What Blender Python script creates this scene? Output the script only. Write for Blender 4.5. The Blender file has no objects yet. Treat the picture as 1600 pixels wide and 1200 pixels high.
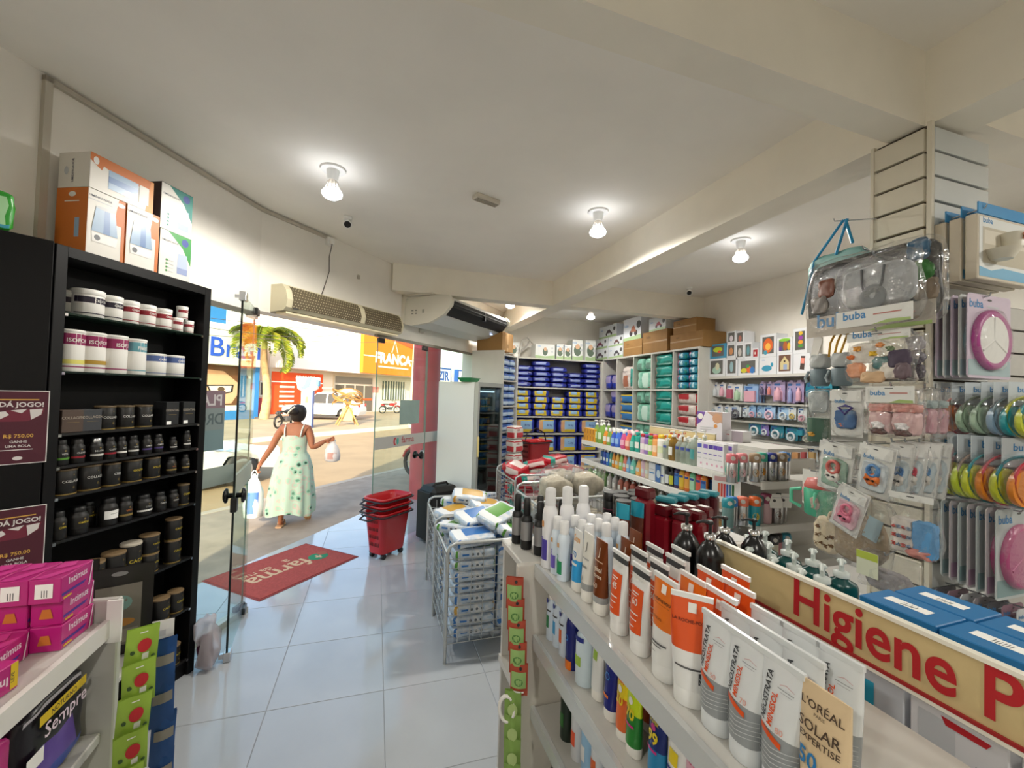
import bpy, math, random
from mathutils import Vector, Matrix
from functools import lru_cache
R = random.Random(7)
def memo(f):
    c = {}
    def g(*a, **k):
        q = repr((a, sorted(k.items())))
        if q not in c: c[q] = f(*a, **k)
        return c[q]
    return g
PI = math.pi
sc = bpy.context.scene
COL = sc.collection

# ---------------------------------------------------------------- camera, sky, sun, exposure
FPX, PITCH, ROLL, YAW, CH = 661.28, .02386, .0297, .3081, 1.727
_F = Vector((math.sin(YAW)*math.cos(PITCH), math.cos(YAW)*math.cos(PITCH), math.sin(PITCH)))
_r = Vector((math.cos(YAW), -math.sin(YAW), 0)); _u = _r.cross(_F)
_R = math.cos(ROLL)*_r + math.sin(ROLL)*_u
_U = -math.sin(ROLL)*_r + math.cos(ROLL)*_u
CAM = Vector((0, 0, CH))
cd = bpy.data.cameras.new('camera'); cam = bpy.data.objects.new('camera', cd); COL.objects.link(cam)
cd.sensor_width = 36; cd.sensor_fit = 'HORIZONTAL'; cd.lens = FPX/1600*36; cd.clip_start = .03; cd.clip_end = 400
mw = Matrix((( _R.x, _U.x, -_F.x, CAM.x), (_R.y, _U.y, -_F.y, CAM.y), (_R.z, _U.z, -_F.z, CAM.z), (0, 0, 0, 1)))
cam.matrix_world = mw
sc.camera = cam
sc.view_settings.view_transform = 'Standard'; sc.view_settings.look = 'None'
sc.view_settings.gamma = 1; sc.view_settings.use_curve_mapping = False
sc.view_settings.exposure = 0.88
sc.cycles.transparent_max_bounces = 24; sc.cycles.max_bounces = 10
sc.cycles.diffuse_bounces = 8; sc.cycles.glossy_bounces = 3; sc.cycles.transmission_bounces = 4
sc.cycles.caustics_reflective = False; sc.cycles.caustics_refractive = False
sc.cycles.sample_clamp_indirect = 6
SUN_AZ, SUN_EL = math.radians(14.5), math.radians(21)       # heading of the light's travel, height of the sun
w = bpy.data.worlds.new('sky'); sc.world = w; w.use_nodes = True
nt = w.node_tree; bg = nt.nodes['Background']
sky = nt.nodes.new('ShaderNodeTexSky'); sky.sky_type = 'NISHITA'; sky.sun_disc = False
sky.sun_elevation = SUN_EL; sky.sun_rotation = SUN_AZ+PI; sky.air_density = 1.2; sky.dust_density = 2.5
nt.links.new(sky.outputs[0], bg.inputs[0]); bg.inputs[1].default_value = .29
sl = bpy.data.lights.new('sun', 'SUN'); sl.energy = 4.5; sl.angle = .009; sl.color = (1, .86, .66)
so = bpy.data.objects.new('sun', sl); COL.objects.link(so); so.location = (-4, -10, 12)
sdir = Vector((math.sin(SUN_AZ)*math.cos(SUN_EL), math.cos(SUN_AZ)*math.cos(SUN_EL), -math.sin(SUN_EL)))
so.rotation_euler = sdir.to_track_quat('-Z', 'Y').to_euler()
BULB_W = 15

# ---------------------------------------------------------------- helpers: placing by sight line onto a real plane
def ray(x, y): return _F + _R*((x-800)/FPX) - _U*((y-600)/FPX)
def onz(x, y, z=0.):
    d = ray(x, y); return CAM + d*((z-CH)/d.z)
def onx(x, y, X):
    d = ray(x, y); return CAM + d*(X/d.x)
def ony(x, y, Y):
    d = ray(x, y); return CAM + d*(Y/d.y)
def onpl(x, y, p, ang):
    "upright plane through p whose run has local +X at angle ang"
    n = Vector((-math.sin(ang), math.cos(ang), 0)); d = ray(x, y)
    return CAM + d*((Vector((p[0], p[1], 0))-Vector((0, 0, 0))).dot(n)/d.dot(n))

# ---------------------------------------------------------------- helpers: materials
def lin(h):
    h = h.lstrip('#'); o = []
    for i in (0, 2, 4):
        c = int(h[i:i+2], 16)/255; o.append(c/12.92 if c <= .04045 else ((c+.055)/1.055)**2.4)
    return (*o, 1)
_M = {}
def M(h, r=.5, m=0., n=0., ns=30., bump=0., coat=0., em=0., h2=None, tr=0., a=1., spec=.5, sheen=0.):
    k = (h, r, m, n, ns, bump, coat, em, h2, tr, a, spec, sheen)
    if k in _M: return _M[k]
    mt = bpy.data.materials.new('mat_%s_%d' % (h.strip('#'), len(_M))); mt.use_nodes = True; t = mt.node_tree; b = t.nodes['Principled BSDF']
    b.inputs['Base Color'].default_value = lin(h); b.inputs['Roughness'].default_value = r; b.inputs['Metallic'].default_value = m
    b.inputs['Coat Weight'].default_value = coat; b.inputs['Coat Roughness'].default_value = .08
    b.inputs['Alpha'].default_value = a; b.inputs['Transmission Weight'].default_value = tr
    b.inputs['Specular IOR Level'].default_value = spec
    if sheen: b.inputs['Sheen Weight'].default_value = sheen
    if em:
        b.inputs['Emission Color'].default_value = lin(h); b.inputs['Emission Strength'].default_value = em
    if n or bump or h2:
        tc = t.nodes.new('ShaderNodeTexCoord'); no = t.nodes.new('ShaderNodeTexNoise'); no.inputs['Scale'].default_value = ns
        no.inputs['Detail'].default_value = 5
        t.links.new(tc.outputs['Object'], no.inputs['Vector'])
        if n or h2:
            rp = t.nodes.new('ShaderNodeValToRGB'); c = lin(h)
            c2 = lin(h2) if h2 else tuple(x*(1-n) for x in c[:3])+(1,)
            rp.color_ramp.elements[0].color = c2; rp.color_ramp.elements[1].color = c
            rp.color_ramp.elements[0].position = .38; rp.color_ramp.elements[1].position = .62
            t.links.new(no.outputs['Fac'], rp.inputs[0]); t.links.new(rp.outputs[0], b.inputs['Base Color'])
        if bump:
            bp = t.nodes.new('ShaderNodeBump'); bp.inputs['Strength'].default_value = bump; bp.inputs['Distance'].default_value = .01
            t.links.new(no.outputs['Fac'], bp.inputs['Height']); t.links.new(bp.outputs[0], b.inputs['Normal'])
    _M[k] = mt; return mt
def glassy(tint='#ffffff', ior=1.45, rough=.0, haze=0., hz='#ffffff', extra=0., bump=0.):
    k = ('g', tint, ior, rough, haze, hz, extra, bump)
    if k in _M: return _M[k]
    mt = bpy.data.materials.new('clear_%d' % len(_M)); mt.use_nodes = True; t = mt.node_tree
    t.nodes.remove(t.nodes['Principled BSDF']); out = t.nodes['Material Output']
    tp = t.nodes.new('ShaderNodeBsdfTransparent'); tp.inputs[0].default_value = lin(tint)
    gl = t.nodes.new('ShaderNodeBsdfGlossy'); gl.inputs['Roughness'].default_value = rough
    fr = t.nodes.new('ShaderNodeLayerWeight'); fr.inputs[0].default_value = .5
    pw = t.nodes.new('ShaderNodeMath'); pw.operation = 'POWER'; pw.inputs[1].default_value = 4.; t.links.new(fr.outputs['Facing'], pw.inputs[0])
    mx = t.nodes.new('ShaderNodeMixShader'); ad = t.nodes.new('ShaderNodeMath'); ad.operation = 'MULTIPLY_ADD'; ad.inputs[1].default_value = .32; ad.inputs[2].default_value = .03+extra
    t.links.new(pw.outputs[0], ad.inputs[0]); t.links.new(ad.outputs[0], mx.inputs[0]); t.links.new(tp.outputs[0], mx.inputs[1]); t.links.new(gl.outputs[0], mx.inputs[2])
    if bump:
        tc = t.nodes.new('ShaderNodeTexCoord'); no = t.nodes.new('ShaderNodeTexNoise'); no.inputs['Scale'].default_value = 28
        t.links.new(tc.outputs['Object'], no.inputs['Vector']); bp = t.nodes.new('ShaderNodeBump'); bp.inputs['Strength'].default_value = bump; bp.inputs['Distance'].default_value = .02
        t.links.new(no.outputs['Fac'], bp.inputs['Height']); t.links.new(bp.outputs[0], gl.inputs['Normal'])
    last = mx
    if haze:
        df = t.nodes.new('ShaderNodeBsdfDiffuse'); df.inputs[0].default_value = lin(hz); m2 = t.nodes.new('ShaderNodeMixShader')
        m2.inputs[0].default_value = haze; t.links.new(mx.outputs[0], m2.inputs[1]); t.links.new(df.outputs[0], m2.inputs[2]); last = m2
    t.links.new(last.outputs[0], out.inputs[0]); _M[k] = mt; return mt
GLASS = glassy('#f1f8f4', 1.4)
FILM = glassy('#fcfcfc', 1.45, .07, .02, '#ffffff', .06, .8)
WHITE = M('#e9e8e4', .5); BLACK = M('#0d0d0e', .45); STEEL = M('#c9cacc', .28, 1.); CHROME = M('#dadada', .15, 1.)
PAPER = M('#f2f1ed', .7); SHELFW = M('#c6c4bd', .42, n=.04, ns=6)

# ---------------------------------------------------------------- helpers: meshes
class MB:
    def __init__(s): s.v = []; s.f = []; s.m = []; s.s = []
    def add(s, vs, fs, mi=0, sm=False):
        o = len(s.v); s.v += [tuple(v) for v in vs]
        for k, f in enumerate(fs):
            s.f.append(tuple(i+o for i in f)); s.m.append(mi[k] if isinstance(mi, list) else mi); s.s.append(sm)
        return s
    def box(s, x0, x1, y0, y1, z0, z1, mi=0, bev=0.):
        if bev <= 0:
            return s.add([(x, y, z) for z in (z0, z1) for y in (y0, y1) for x in (x0, x1)],
                         [(0, 2, 3, 1), (4, 5, 7, 6), (0, 1, 5, 4), (2, 6, 7, 3), (0, 4, 6, 2), (1, 3, 7, 5)], mi)
        b = min(bev, (x1-x0)*.49, (y1-y0)*.49, (z1-z0)*.49); vs = []; ix = {}
        for sx in (0, 1):
            for sy in (0, 1):
                for sz in (0, 1):
                    c = ((x0, x1)[sx], (y0, y1)[sy], (z0, z1)[sz]); d = (b if not sx else -b, b if not sy else -b, b if not sz else -b)
                    for ax in range(3):
                        ix[sx, sy, sz, ax] = len(vs); vs.append(tuple(c[k]+(0 if k == ax else d[k]) for k in range(3)))
        fs = []
        def q(l, ctr):
            a, bb, cc = (Vector(vs[l[0]]), Vector(vs[l[1]]), Vector(vs[l[2]])); nn = (bb-a).cross(cc-a)
            if nn.dot((a+bb+cc)/3-ctr) < 0: l = l[::-1]
            fs.append(tuple(l))
        ctr = Vector(((x0+x1)/2, (y0+y1)/2, (z0+z1)/2))
        for ax in range(3):
            o1, o2 = [k for k in range(3) if k != ax]
            for sd in (0, 1):
                l = []
                for a1, a2 in ((0, 0), (1, 0), (1, 1), (0, 1)):
                    k = [0, 0, 0]; k[ax] = sd; k[o1] = a1; k[o2] = a2; l.append(ix[(*k, ax)])
                q(l, ctr)
            for a1 in (0, 1):
                for a2 in (0, 1):
                    k0 = [0, 0, 0]; k0[o1] = a1; k0[o2] = a2; k1 = list(k0); k1[ax] = 1
                    q([ix[(*k0, o1)], ix[(*k1, o1)], ix[(*k1, o2)], ix[(*k0, o2)]], ctr)
        for sx in (0, 1):
            for sy in (0, 1):
                for sz in (0, 1): q([ix[sx, sy, sz, 0], ix[sx, sy, sz, 1], ix[sx, sy, sz, 2]], ctr)
        return s.add(vs, fs, mi)
    def rings(s, rs, mi=0, sm=True, cap0=True, cap1=True, closed=True):
        n = len(rs[0]); vs = [p for r in rs for p in r]; fs = []; ms = []
        for i in range(len(rs)-1):
            for j in range(n if closed else n-1):
                k = (j+1) % n; fs.append((i*n+j, i*n+k, (i+1)*n+k, (i+1)*n+j)); ms.append(mi[i] if isinstance(mi, (list, tuple)) else mi)
        s.add(vs, fs, ms, sm)
        if cap0: s.add(rs[0], [tuple(range(n))[::-1]], mi[0] if isinstance(mi, (list, tuple)) else mi)
        if cap1: s.add(rs[-1], [tuple(range(n))], mi[-1] if isinstance(mi, (list, tuple)) else mi)
        return s
    def lathe(s, prof, n=14, mi=0, c=(0, 0, 0), sx=1., sy=1., sm=True, cap0=True, cap1=True):
        rs = [[(c[0]+r*sx*math.cos(2*PI*j/n), c[1]+r*sy*math.sin(2*PI*j/n), c[2]+z) for j in range(n)] for r, z in prof]
        return s.rings(rs, mi, sm, cap0, cap1)
    def tube(s, pts, r, n=6, mi=0, closed=False, sm=True):
        pts = [Vector(p) for p in pts]; N = len(pts); rs = []
        up = None
        for i, p in enumerate(pts):
            if closed: t = pts[(i+1) % N]-pts[i-1]
            else: t = pts[min(i+1, N-1)]-pts[max(i-1, 0)]
            t = t.normalized() if t.length > 0 else Vector((0, 0, 1))
            if up is None:
                up = Vector((0, 0, 1)) if abs(t.z) < .9 else Vector((1, 0, 0))
            a = (up-t*up.dot(t))
            if a.length < 1e-4: a = t.orthogonal()
            a.normalize(); b = t.cross(a); up = a
            rr = r[i] if isinstance(r, (list, tuple)) else r
            rs.append([tuple(p+(a*math.cos(2*PI*j/n)+b*math.sin(2*PI*j/n))*rr) for j in range(n)])
        if closed: rs.append(rs[0])
        return s.rings(rs, mi, sm, not closed, not closed)
    def prism(s, pts, h0, h1, mi=0, ax='z'):
        "closed outline of (a,b) extruded along ax"
        def V(a, b, h): return {'z': (a, b, h), 'y': (a, h, b), 'x': (h, a, b)}[ax]
        n = len(pts); vs = [V(a, b, h0) for a, b in pts]+[V(a, b, h1) for a, b in pts]
        fs = [tuple(range(n))[::-1], tuple(range(n, 2*n))]+[(j, (j+1) % n, n+(j+1) % n, n+j) for j in range(n)]
        ar = sum(pts[i][0]*pts[(i+1) % n][1]-pts[(i+1) % n][0]*pts[i][1] for i in range(n))
        flip = (ar < 0) != (ax == 'y')
        if h1 < h0: flip = not flip
        if flip: fs = [f[::-1] for f in fs]
        return s.add(vs, fs, mi)
    def surf(s, fn, nu, nv, mi=0, sm=True):
        vs = [fn(i/nu, j/nv) for j in range(nv+1) for i in range(nu+1)]
        fs = [(j*(nu+1)+i, j*(nu+1)+i+1, (j+1)*(nu+1)+i+1, (j+1)*(nu+1)+i) for j in range(nv) for i in range(nu)]
        return s.add(vs, fs, [mi(f[0] % (nu+1), f[0]//(nu+1)) for f in fs] if callable(mi) else mi, sm)
    def pack(s, w, d, h, e=5., n=5, mi=0, wob=.004, seed=1, sm=True):
        "soft bulging pack standing on z=0; mi may be a function(face letter, u, v)"
        rr = random.Random(seed); ph = [rr.uniform(0, 6) for _ in range(6)]
        for face in 'FBLRTD':
            vs = []; fs = []; ms = []
            for j in range(n+1):
                for i in range(n+1):
                    u = math.sin((-1+2*i/n)*PI/2*.86)/math.sin(PI/2*.86); v = math.sin((-1+2*j/n)*PI/2*.86)/math.sin(PI/2*.86)
                    p = {'F': (u, -1, v), 'B': (-u, 1, v), 'L': (-1, -u, v), 'R': (1, u, v), 'T': (u, v, 1), 'D': (u, -v, -1)}[face]
                    L = (abs(p[0])**e+abs(p[1])**e+abs(p[2])**e)**(1/e)
                    x, y, z = (c/L for c in p)
                    q = wob*(math.sin(5*x+ph[0])*math.sin(4*z+ph[1])+.6*math.sin(9*y+7*z+ph[2])+.6*math.sin(8*x-6*y+ph[3]))
                    vs.append((x*(w/2+q), y*(d/2+q), h/2+z*(h/2+min(q, wob*.3))))
            for j in range(n):
                for i in range(n):
                    a = j*(n+1)+i; fs.append((a, a+1, a+n+2, a+n+1)); ms.append(mi(face, (i+.5)/n, (j+.5)/n) if callable(mi) else mi)
            s.add(vs, fs, ms, sm)
        return s
    def mesh(s, name, mats):
        me = bpy.data.meshes.new(name); me.from_pydata(s.v, [], s.f)
        for m_ in mats: me.materials.append(m_)
        if len(mats) > 1: me.polygons.foreach_set('material_index', s.m)
        me.polygons.foreach_set('use_smooth', s.s); me.update(); return me
def lk(name, me, parent=None, loc=(0, 0, 0), rot=(0, 0, 0)):
    o = bpy.data.objects.new(name, me); COL.objects.link(o); o.location = loc; o.rotation_euler = rot
    if parent is not None: o.parent = parent
    return o
def obj(name, mb, mats, parent=None, loc=(0, 0, 0), rot=(0, 0, 0)):
    if not isinstance(mats, (list, tuple)): mats = [mats]
    return lk(name, mb.mesh(name, mats), parent, loc, rot)
def tag(o, label, cat, group=None, kind=None):
    o['label'] = label; o['category'] = cat
    if group: o['group'] = group
    if kind: o['kind'] = kind
    return o
def thing(name, label, cat, loc=(0, 0, 0), rz=0., group=None, rot=None):
    o = lk(name, None, None, loc, rot or (0, 0, rz)); return tag(o, label, cat, group)
def struct(name, mb, mats, parent=None, loc=(0, 0, 0), rot=(0, 0, 0), label=None, cat=None):
    o = obj(name, mb, mats, parent, loc, rot); o['kind'] = 'structure'
    if label: o['label'] = label
    if cat: o['category'] = cat
    return o
ORD = 'first second third fourth fifth sixth seventh eighth ninth tenth eleventh twelfth thirteenth fourteenth fifteenth sixteenth seventeenth eighteenth nineteenth twentieth twenty-first twenty-second twenty-third twenty-fourth twenty-fifth twenty-sixth twenty-seventh twenty-eighth twenty-ninth thirtieth'.split()
def nth(i): return ORD[min(i, 29)]

# ---- flat print: shapes and lettering laid on a face through a mapping S(u, v, e)
@lru_cache(None)
def glyphs(t, bold=0., shear=0., res=2):
    cu = bpy.data.curves.new('t', 'FONT'); cu.body = t; cu.resolution_u = res; cu.align_x = 'CENTER'; cu.offset = bold; cu.shear = shear
    o = bpy.data.objects.new('t', cu); me = bpy.data.meshes.new_from_object(o)
    vs = [(v.co.x, v.co.y) for v in me.vertices]; fs = [tuple(p.vertices) for p in me.polygons]
    bpy.data.objects.remove(o); bpy.data.meshes.remove(me); bpy.data.curves.remove(cu)
    if vs:
        cx = (min(v[0] for v in vs)+max(v[0] for v in vs))/2; vs = [(v[0]-cx, v[1]) for v in vs]
    return vs, fs
def face_map(w, d, h):
    "mapping for the faces of a box standing on z=0, centred in x and y, front towards -y"
    def mk(f):
        return {'F': lambda u, v, e: (u, -d/2-e, v), 'B': lambda u, v, e: (-u, d/2+e, v), 'R': lambda u, v, e: (w/2+e, u, v),
                'L': lambda u, v, e: (-w/2-e, -u, v), 'T': lambda u, v, e: (u, v, h+e)}[f]
    return mk
def cyl_map(Rd, sy=1.):
    def S(u, v, e):
        a = u/Rd; return ((Rd+e)*math.sin(a), -(Rd+e)*math.cos(a)*sy, v)
    return lambda f: S
def prints(lst, mk, e0=.0004, seg=1):
    """entries: (face,'r',u0,v0,u1,v1,mat) (face,'o',u,v,ru,rv,mat) (face,'p',pts,mat) (face,'t',text,u,v,size,mat[,deg[,bold]])"""
    mb = MB(); mats = []
    def mid(m):
        if m not in mats: mats.append(m)
        return mats.index(m)
    def strip(pts, S, e, mi):
        a, b = min(p[0] for p in pts), max(p[0] for p in pts); ns = 1 if seg == 1 else max(1, min(6, int((b-a)/.006)+1 if seg > 6 else 3))
        for i in range(ns):
            q = pts if ns == 1 else clip(clip(pts, (a+(b-a)*i/ns, 0), (1, 0)), (a+(b-a)*(i+1)/ns, 0), (-1, 0))
            if len(q) > 2: mb.add([S(x, y, e) for x, y in q], [tuple(range(len(q)))], mi)
    for k, en in enumerate(lst):
        S = mk(en[0]); e = e0*(1+k*.35)
        if en[1] == 'r':
            _, _, u0, v0, u1, v1, m = en
            nv = 4 if seg > 1 and abs(v1-v0) > .02 else 1
            mb.surf(lambda a, b: S(u0+(u1-u0)*a, v0+(v1-v0)*b, e), seg, nv, mid(m), seg > 1)
        elif en[1] == 'o':
            _, _, u, v, ru, rv, m = en; n = 14
            strip([(u+ru*math.cos(2*PI*j/n), v+rv*math.sin(2*PI*j/n)) for j in range(n)], S, e, mid(m))
        elif en[1] == 'p': strip(list(en[2]), S, e, mid(en[3]))
        elif en[1] == 't':
            t, u, v, sz, m = en[2:7]; dg = math.radians(en[7]) if len(en) > 7 else 0; bo = en[8] if len(en) > 8 else .01
            vs, fs = glyphs(t, bo, 0., 7 if sz > .06 else 2); c, s_ = math.cos(dg), math.sin(dg)
            mb.add([S(u+sz*(x*c-y*s_), v+sz*(x*s_+y*c), e) for x, y in vs], fs, mid(m))
    return mb, mats
class Proto:
    "one product: root mesh and the meshes of its parts; copies share the mesh data"
    def __init__(s, root): s.root = root.mesh('body', s_m(root)) if isinstance(root, MB) else root; s.parts = []
    def part(s, name, mb, mats, sub=None):
        if not mb.f: return s
        s.parts.append((name, mb.mesh(name, mats if isinstance(mats, (list, tuple)) else [mats]), sub)); return s
    def put(s, name, loc, rz, label, cat, group=None, rot=None, sc_=None):
        o = lk(name, s.root, None, loc, rot or (0, 0, rz)); tag(o, label, cat, group)
        if sc_: o.scale = (sc_,)*3 if not isinstance(sc_, tuple) else sc_
        made = []
        for nm, me, sub in s.parts: made.append(lk(nm, me, made[sub] if sub is not None else o))
        return o
def s_m(mb): return mb.mats
def proto(mb, mats):
    return Proto(mb.mesh('body', mats if isinstance(mats, (list, tuple)) else [mats]))
HALF = PI/2
# ================================================================ the shop shell
P0 = Vector((-.906, 3.734, 0)); A1 = math.radians(64.7); A2 = math.radians(47.7)
def fr(p, a, x, y, z): return Vector((p[0]+x*math.cos(a)-y*math.sin(a), p[1]+x*math.sin(a)+y*math.cos(a), z))
def w1(x, y, z): return fr(P0, A1, x, y, z)
def w2(x, y, z): return fr(P0, A2, x, y, z)
HC = 3.13
E1 = w1(-5.3, 0, 0)
MWALL = M('#efebe3', .75, n=.05, ns=3, bump=.03); MCEIL = M('#f6f2ea', .8, n=.04, ns=2, bump=.02)
MGROUT = M('#8d9194', .8)
slab = [(-3.17, -4), (4.25, -4), (4.25, 7.1), (.38, 7.1), (-1.446, 4.3), (-2.3, 3.0), (-2.75, 1.5), (-3.6, -1.06)]
fl = struct('floor', MB().prism(slab, -.12, -.002), MGROUT, label='large glossy pale porcelain floor tiles with thin grey joints', cat='floor')
def tile_mat():
    mt = M('#aeb2b6', .1, n=.06, ns=2.2, bump=0.); b = mt.node_tree.nodes['Principled BSDF']; b.inputs['Specular IOR Level'].default_value = .6
    return mt
MT = tile_mat()
def clip(poly, p, n):
    out = []
    for i in range(len(poly)):
        a, b = poly[i], poly[(i+1) % len(poly)]
        da = (a[0]-p[0])*n[0]+(a[1]-p[1])*n[1]; db = (b[0]-p[0])*n[0]+(b[1]-p[1])*n[1]
        if da >= 0: out.append(a)
        if da*db < 0: t = da/(da-db); out.append((a[0]+(b[0]-a[0])*t, a[1]+(b[1]-a[1])*t))
    return out
full = None
for i in range(-3, 8):
    for j in range(-7, 6):
        x0, y0 = .6*i-.503, .6*j+3.771; g = .0018
        if y0 > 7: continue
        pl = [(x0+g, y0+g), (x0+.6-g, y0+g), (x0+.6-g, y0+.6-g), (x0+g, y0+.6-g)]
        c = clip(pl, (-1.446, 4.3), (.838, -.546))
        if len(c) < 3: continue
        if len(c) == 4 and c == pl:
            if full is None: full = MB().box(-.3+g, .3-g, -.3+g, .3-g, -.008, 0, bev=.0012).mesh('tile', [MT])
            lk('tile', full, fl, (x0+.3, y0+.3, 0))
        else: obj('tile', MB().prism(c, -.008, 0), MT, fl)
cl = [(-3.17, -4), (4.25, -4), (4.25, 7.1), tuple(w2(4.55, 0, 0)[:2]), tuple(P0[:2]), tuple(E1[:2]), (-3.17, -1.06)]
struct('ceiling', MB().prism(cl, HC, HC+.25), MCEIL, label='plain warm white plastered ceiling', cat='ceiling')
ROOF = 4.4
b = MB().box(-5.3, -1.0, 0, .16, 0, ROOF).box(-1.0, 0, 0, .16, 2.3, ROOF)
struct('wall_left', b, MWALL, None, P0, (0, 0, A1), 'white street wall behind the tall black shelf', 'wall')
b = MB().box(0, 3.37, 0, .16, 2.32, ROOF).box(3.37, 4.7, 0, .16, 0, ROOF)
struct('wall_front', b, MWALL, None, P0, (0, 0, A2), 'white wall over the glass shop entrance', 'wall')
struct('wall_far', MB().box(2.0, 4.4, 7.1, 7.25, 0, ROOF), MWALL, label='white wall behind the diaper shelves', cat='wall')
struct('wall_right', MB().box(4.25, 4.4, -4.1, 7.1, 0, ROOF), MWALL, label='white wall above the toy shelf', cat='wall')
struct('wall_back', MB().box(-3.3, 4.25, -4.15, -4, 0, ROOF), MWALL, label='white wall at the back of the shop', cat='wall')
struct('wall_side', MB().box(-3.32, -3.17, -4, -1.06, 0, ROOF), MWALL, label='white side wall of the shop', cat='wall')
MBEAM = M('#f3eddf', .75, n=.04, ns=4, bump=.03)
struct('trim_1', MB().box(2.02, 2.22, -3.98, 7.1, 2.83, HC), MBEAM, label='long white ceiling beam running past the slatwall pillar', cat='beam')
struct('trim_2', MB().box(.12, 2.02, 4.8, 4.98, 2.83, HC).box(2.22, 4.25, 4.74, 4.92, 2.83, HC), MBEAM, label='white ceiling beam above the air conditioner', cat='beam')
struct('trim_3', MB().box(-3.1, 2.02, 0, .125, 2.83, HC), MBEAM, None, (.02, 1.04-.0, 0), (0, 0, .02), 'white ceiling beam crossing overhead to the slatwall pillar', 'beam')
struct('trim_5', MB().box(2.22, 4.25, 1.06, 1.2, 2.9, HC), MBEAM, label='white ceiling beam right of the slatwall pillar', cat='beam')

# slatwall pillar: every board is a piece
PX, PY = 2.0, 1.05
pil = struct('pillar', MB().box(PX+.022, PX+.36, PY+.022, PY+.2, 0, 2.83), M('#4a4036', .8), label='pillar clad in white slatwall boards with dark grooves', cat='pillar')
MSL = M('#d9d2c0', .5, n=.03, ns=5)
sl1 = MB().box(0, .02, .012, .188, 0, .089, bev=.002).mesh('slat', [MSL]); sl2 = MB().box(.012, .352, 0, .02, 0, .089, bev=.002).mesh('slat', [M('#d3d6d4', .5, n=.03, ns=5)])
for k in range(26):
    z = .25+k*.099
    lk('slat', sl1, pil, (PX, PY+.01, z)); lk('slat', sl2, pil, (PX+.01, PY, z))
obj('corner_trim', MB().box(-.004, .012, -.004, .012, .2, 2.83).box(-.004, .012, .196, .208, .2, 2.83), MSL, pil, (PX, PY, 0))

# ---------------------------------------------------------------- glass entrance
MFIT = M('#3b3a3a', .35, .8)
def knob(par, x, z, s=1):
    m_ = MB()
    for sg in (-1, 1):
        m_.rings([[(x+r*math.cos(a*PI/8), sg*y, z+r*math.sin(a*PI/8)) for a in range(16)] for r, y in ((.016, .006), (.016, .035), (.045, .04), (.048, .05), (.03, .062), (.002, .064))], 0)
    return obj('knob', m_, M('#151515', .25, .3), par)
def fitting(par, x, z): return obj('patch_fitting', MB().box(x-.05, x+.05, -.016, .016, z-.025, z+.025, bev=.005), MFIT, par)
GREYBAND = M('#a9aca8', .6)
def pane(name, label, p, a, x0, x1, z0, z1, cat='glass panel'):
    o = struct(name, MB().box(x0, x1, -.005, .005, z0, z1), GLASS, None, p, (0, 0, a), label, cat)
    obj('glass_edge', MB().box(x0-.001, x0+.004, -.0055, .0055, z0, z1).box(x1-.004, x1+.001, -.0055, .0055, z0, z1), M('#5d7f74', .2), o); return o
p_ = pane('window_1', 'fixed glass panel between black shelf and open glass door, with frosted band', P0, A1, -1.0, -.03, .04, 2.3)
obj('frosted_band', MB().box(-.98, -.05, -.0075, -.0056, 1.03, 1.16), GREYBAND, p_)
obj('bottom_channel', MB().box(-1.0, 0, -.03, .03, .0, .045), M('#b9b7ae', .4, .4), p_)
obj('head_channel', MB().box(-1.0, 0, -.02, .02, 2.27, 2.3), M('#77736b', .4, .5), p_)
fitting(p_, -.06, 2.27); fitting(p_, -.06, .06)
# notice stuck on the outside, its lettering mirrored from in here
def mirror_map(f): return lambda u, v, e: (u, -e, v)
nb, nm = prints([('F', 'r', -.57, 1.42, -.285, 1.57, M('#8a8f92', .7)), ('F', 'r', -.57, 1.57, -.285, 1.69, M('#8e6f7c', .7)), ('F', 'r', -.57, 1.28, -.285, 1.42, M('#7f9098', .7)), ('F', 't', 'PLA', .4, 1.59, .105, M('#d9c9cf', .7), 0, .02), ('F', 't', 'DRO', .41, 1.46, .105, M('#5e656b', .7), 0, .02)], mirror_map)
for i, v in enumerate(nb.v):
    if v[0] > 0: nb.v[i] = (-v[0], v[1], v[2])
obj('window_notice', nb, nm, p_, (0, -.0075, 0))
# the open leaf, turned into the shop
dv = Vector((-.835, 3.08, 0))-P0; AD = math.atan2(dv.y, dv.x); DL = dv.length
d_ = struct('door_1', MB().box(.02, DL, -.005, .005, .03, 2.31), GLASS, None, P0, (0, 0, AD), 'open glass door leaf with black round knob, swung into the shop', 'glass door')
obj('glass_edge', MB().box(DL-.001, DL+.002, -.006, .006, .03, 2.31), M('#101a18', .2), d_)
obj('frosted_band', MB().box(.03, DL-.01, -.0075, .0075, 1.03, 1.16), glassy('#d5dcd6', 1.3, .3, .35, '#cfd6cf'), d_)
knob(d_, DL-.035, 1.03); obj('lock_body', MB().box(DL-.055, DL+.004, -.018, .018, .93, 1.02, bev=.004), MFIT, d_)
for z in (.05, 2.3): fitting(d_, .06, z)
obj('lock_bolt', MB().box(DL-.06, DL+.006, -.02, .02, 2.27, 2.33, bev=.004).box(DL-.03, DL-.01, -.045, .02, 2.29, 2.31), STEEL, d_)
obj('lock_bolt', MB().box(DL-.06, DL+.006, -.02, .02, .0, .06, bev=.004).box(DL-.03, DL-.01, -.045, .02, .02, .05), STEEL, d_)
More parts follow.
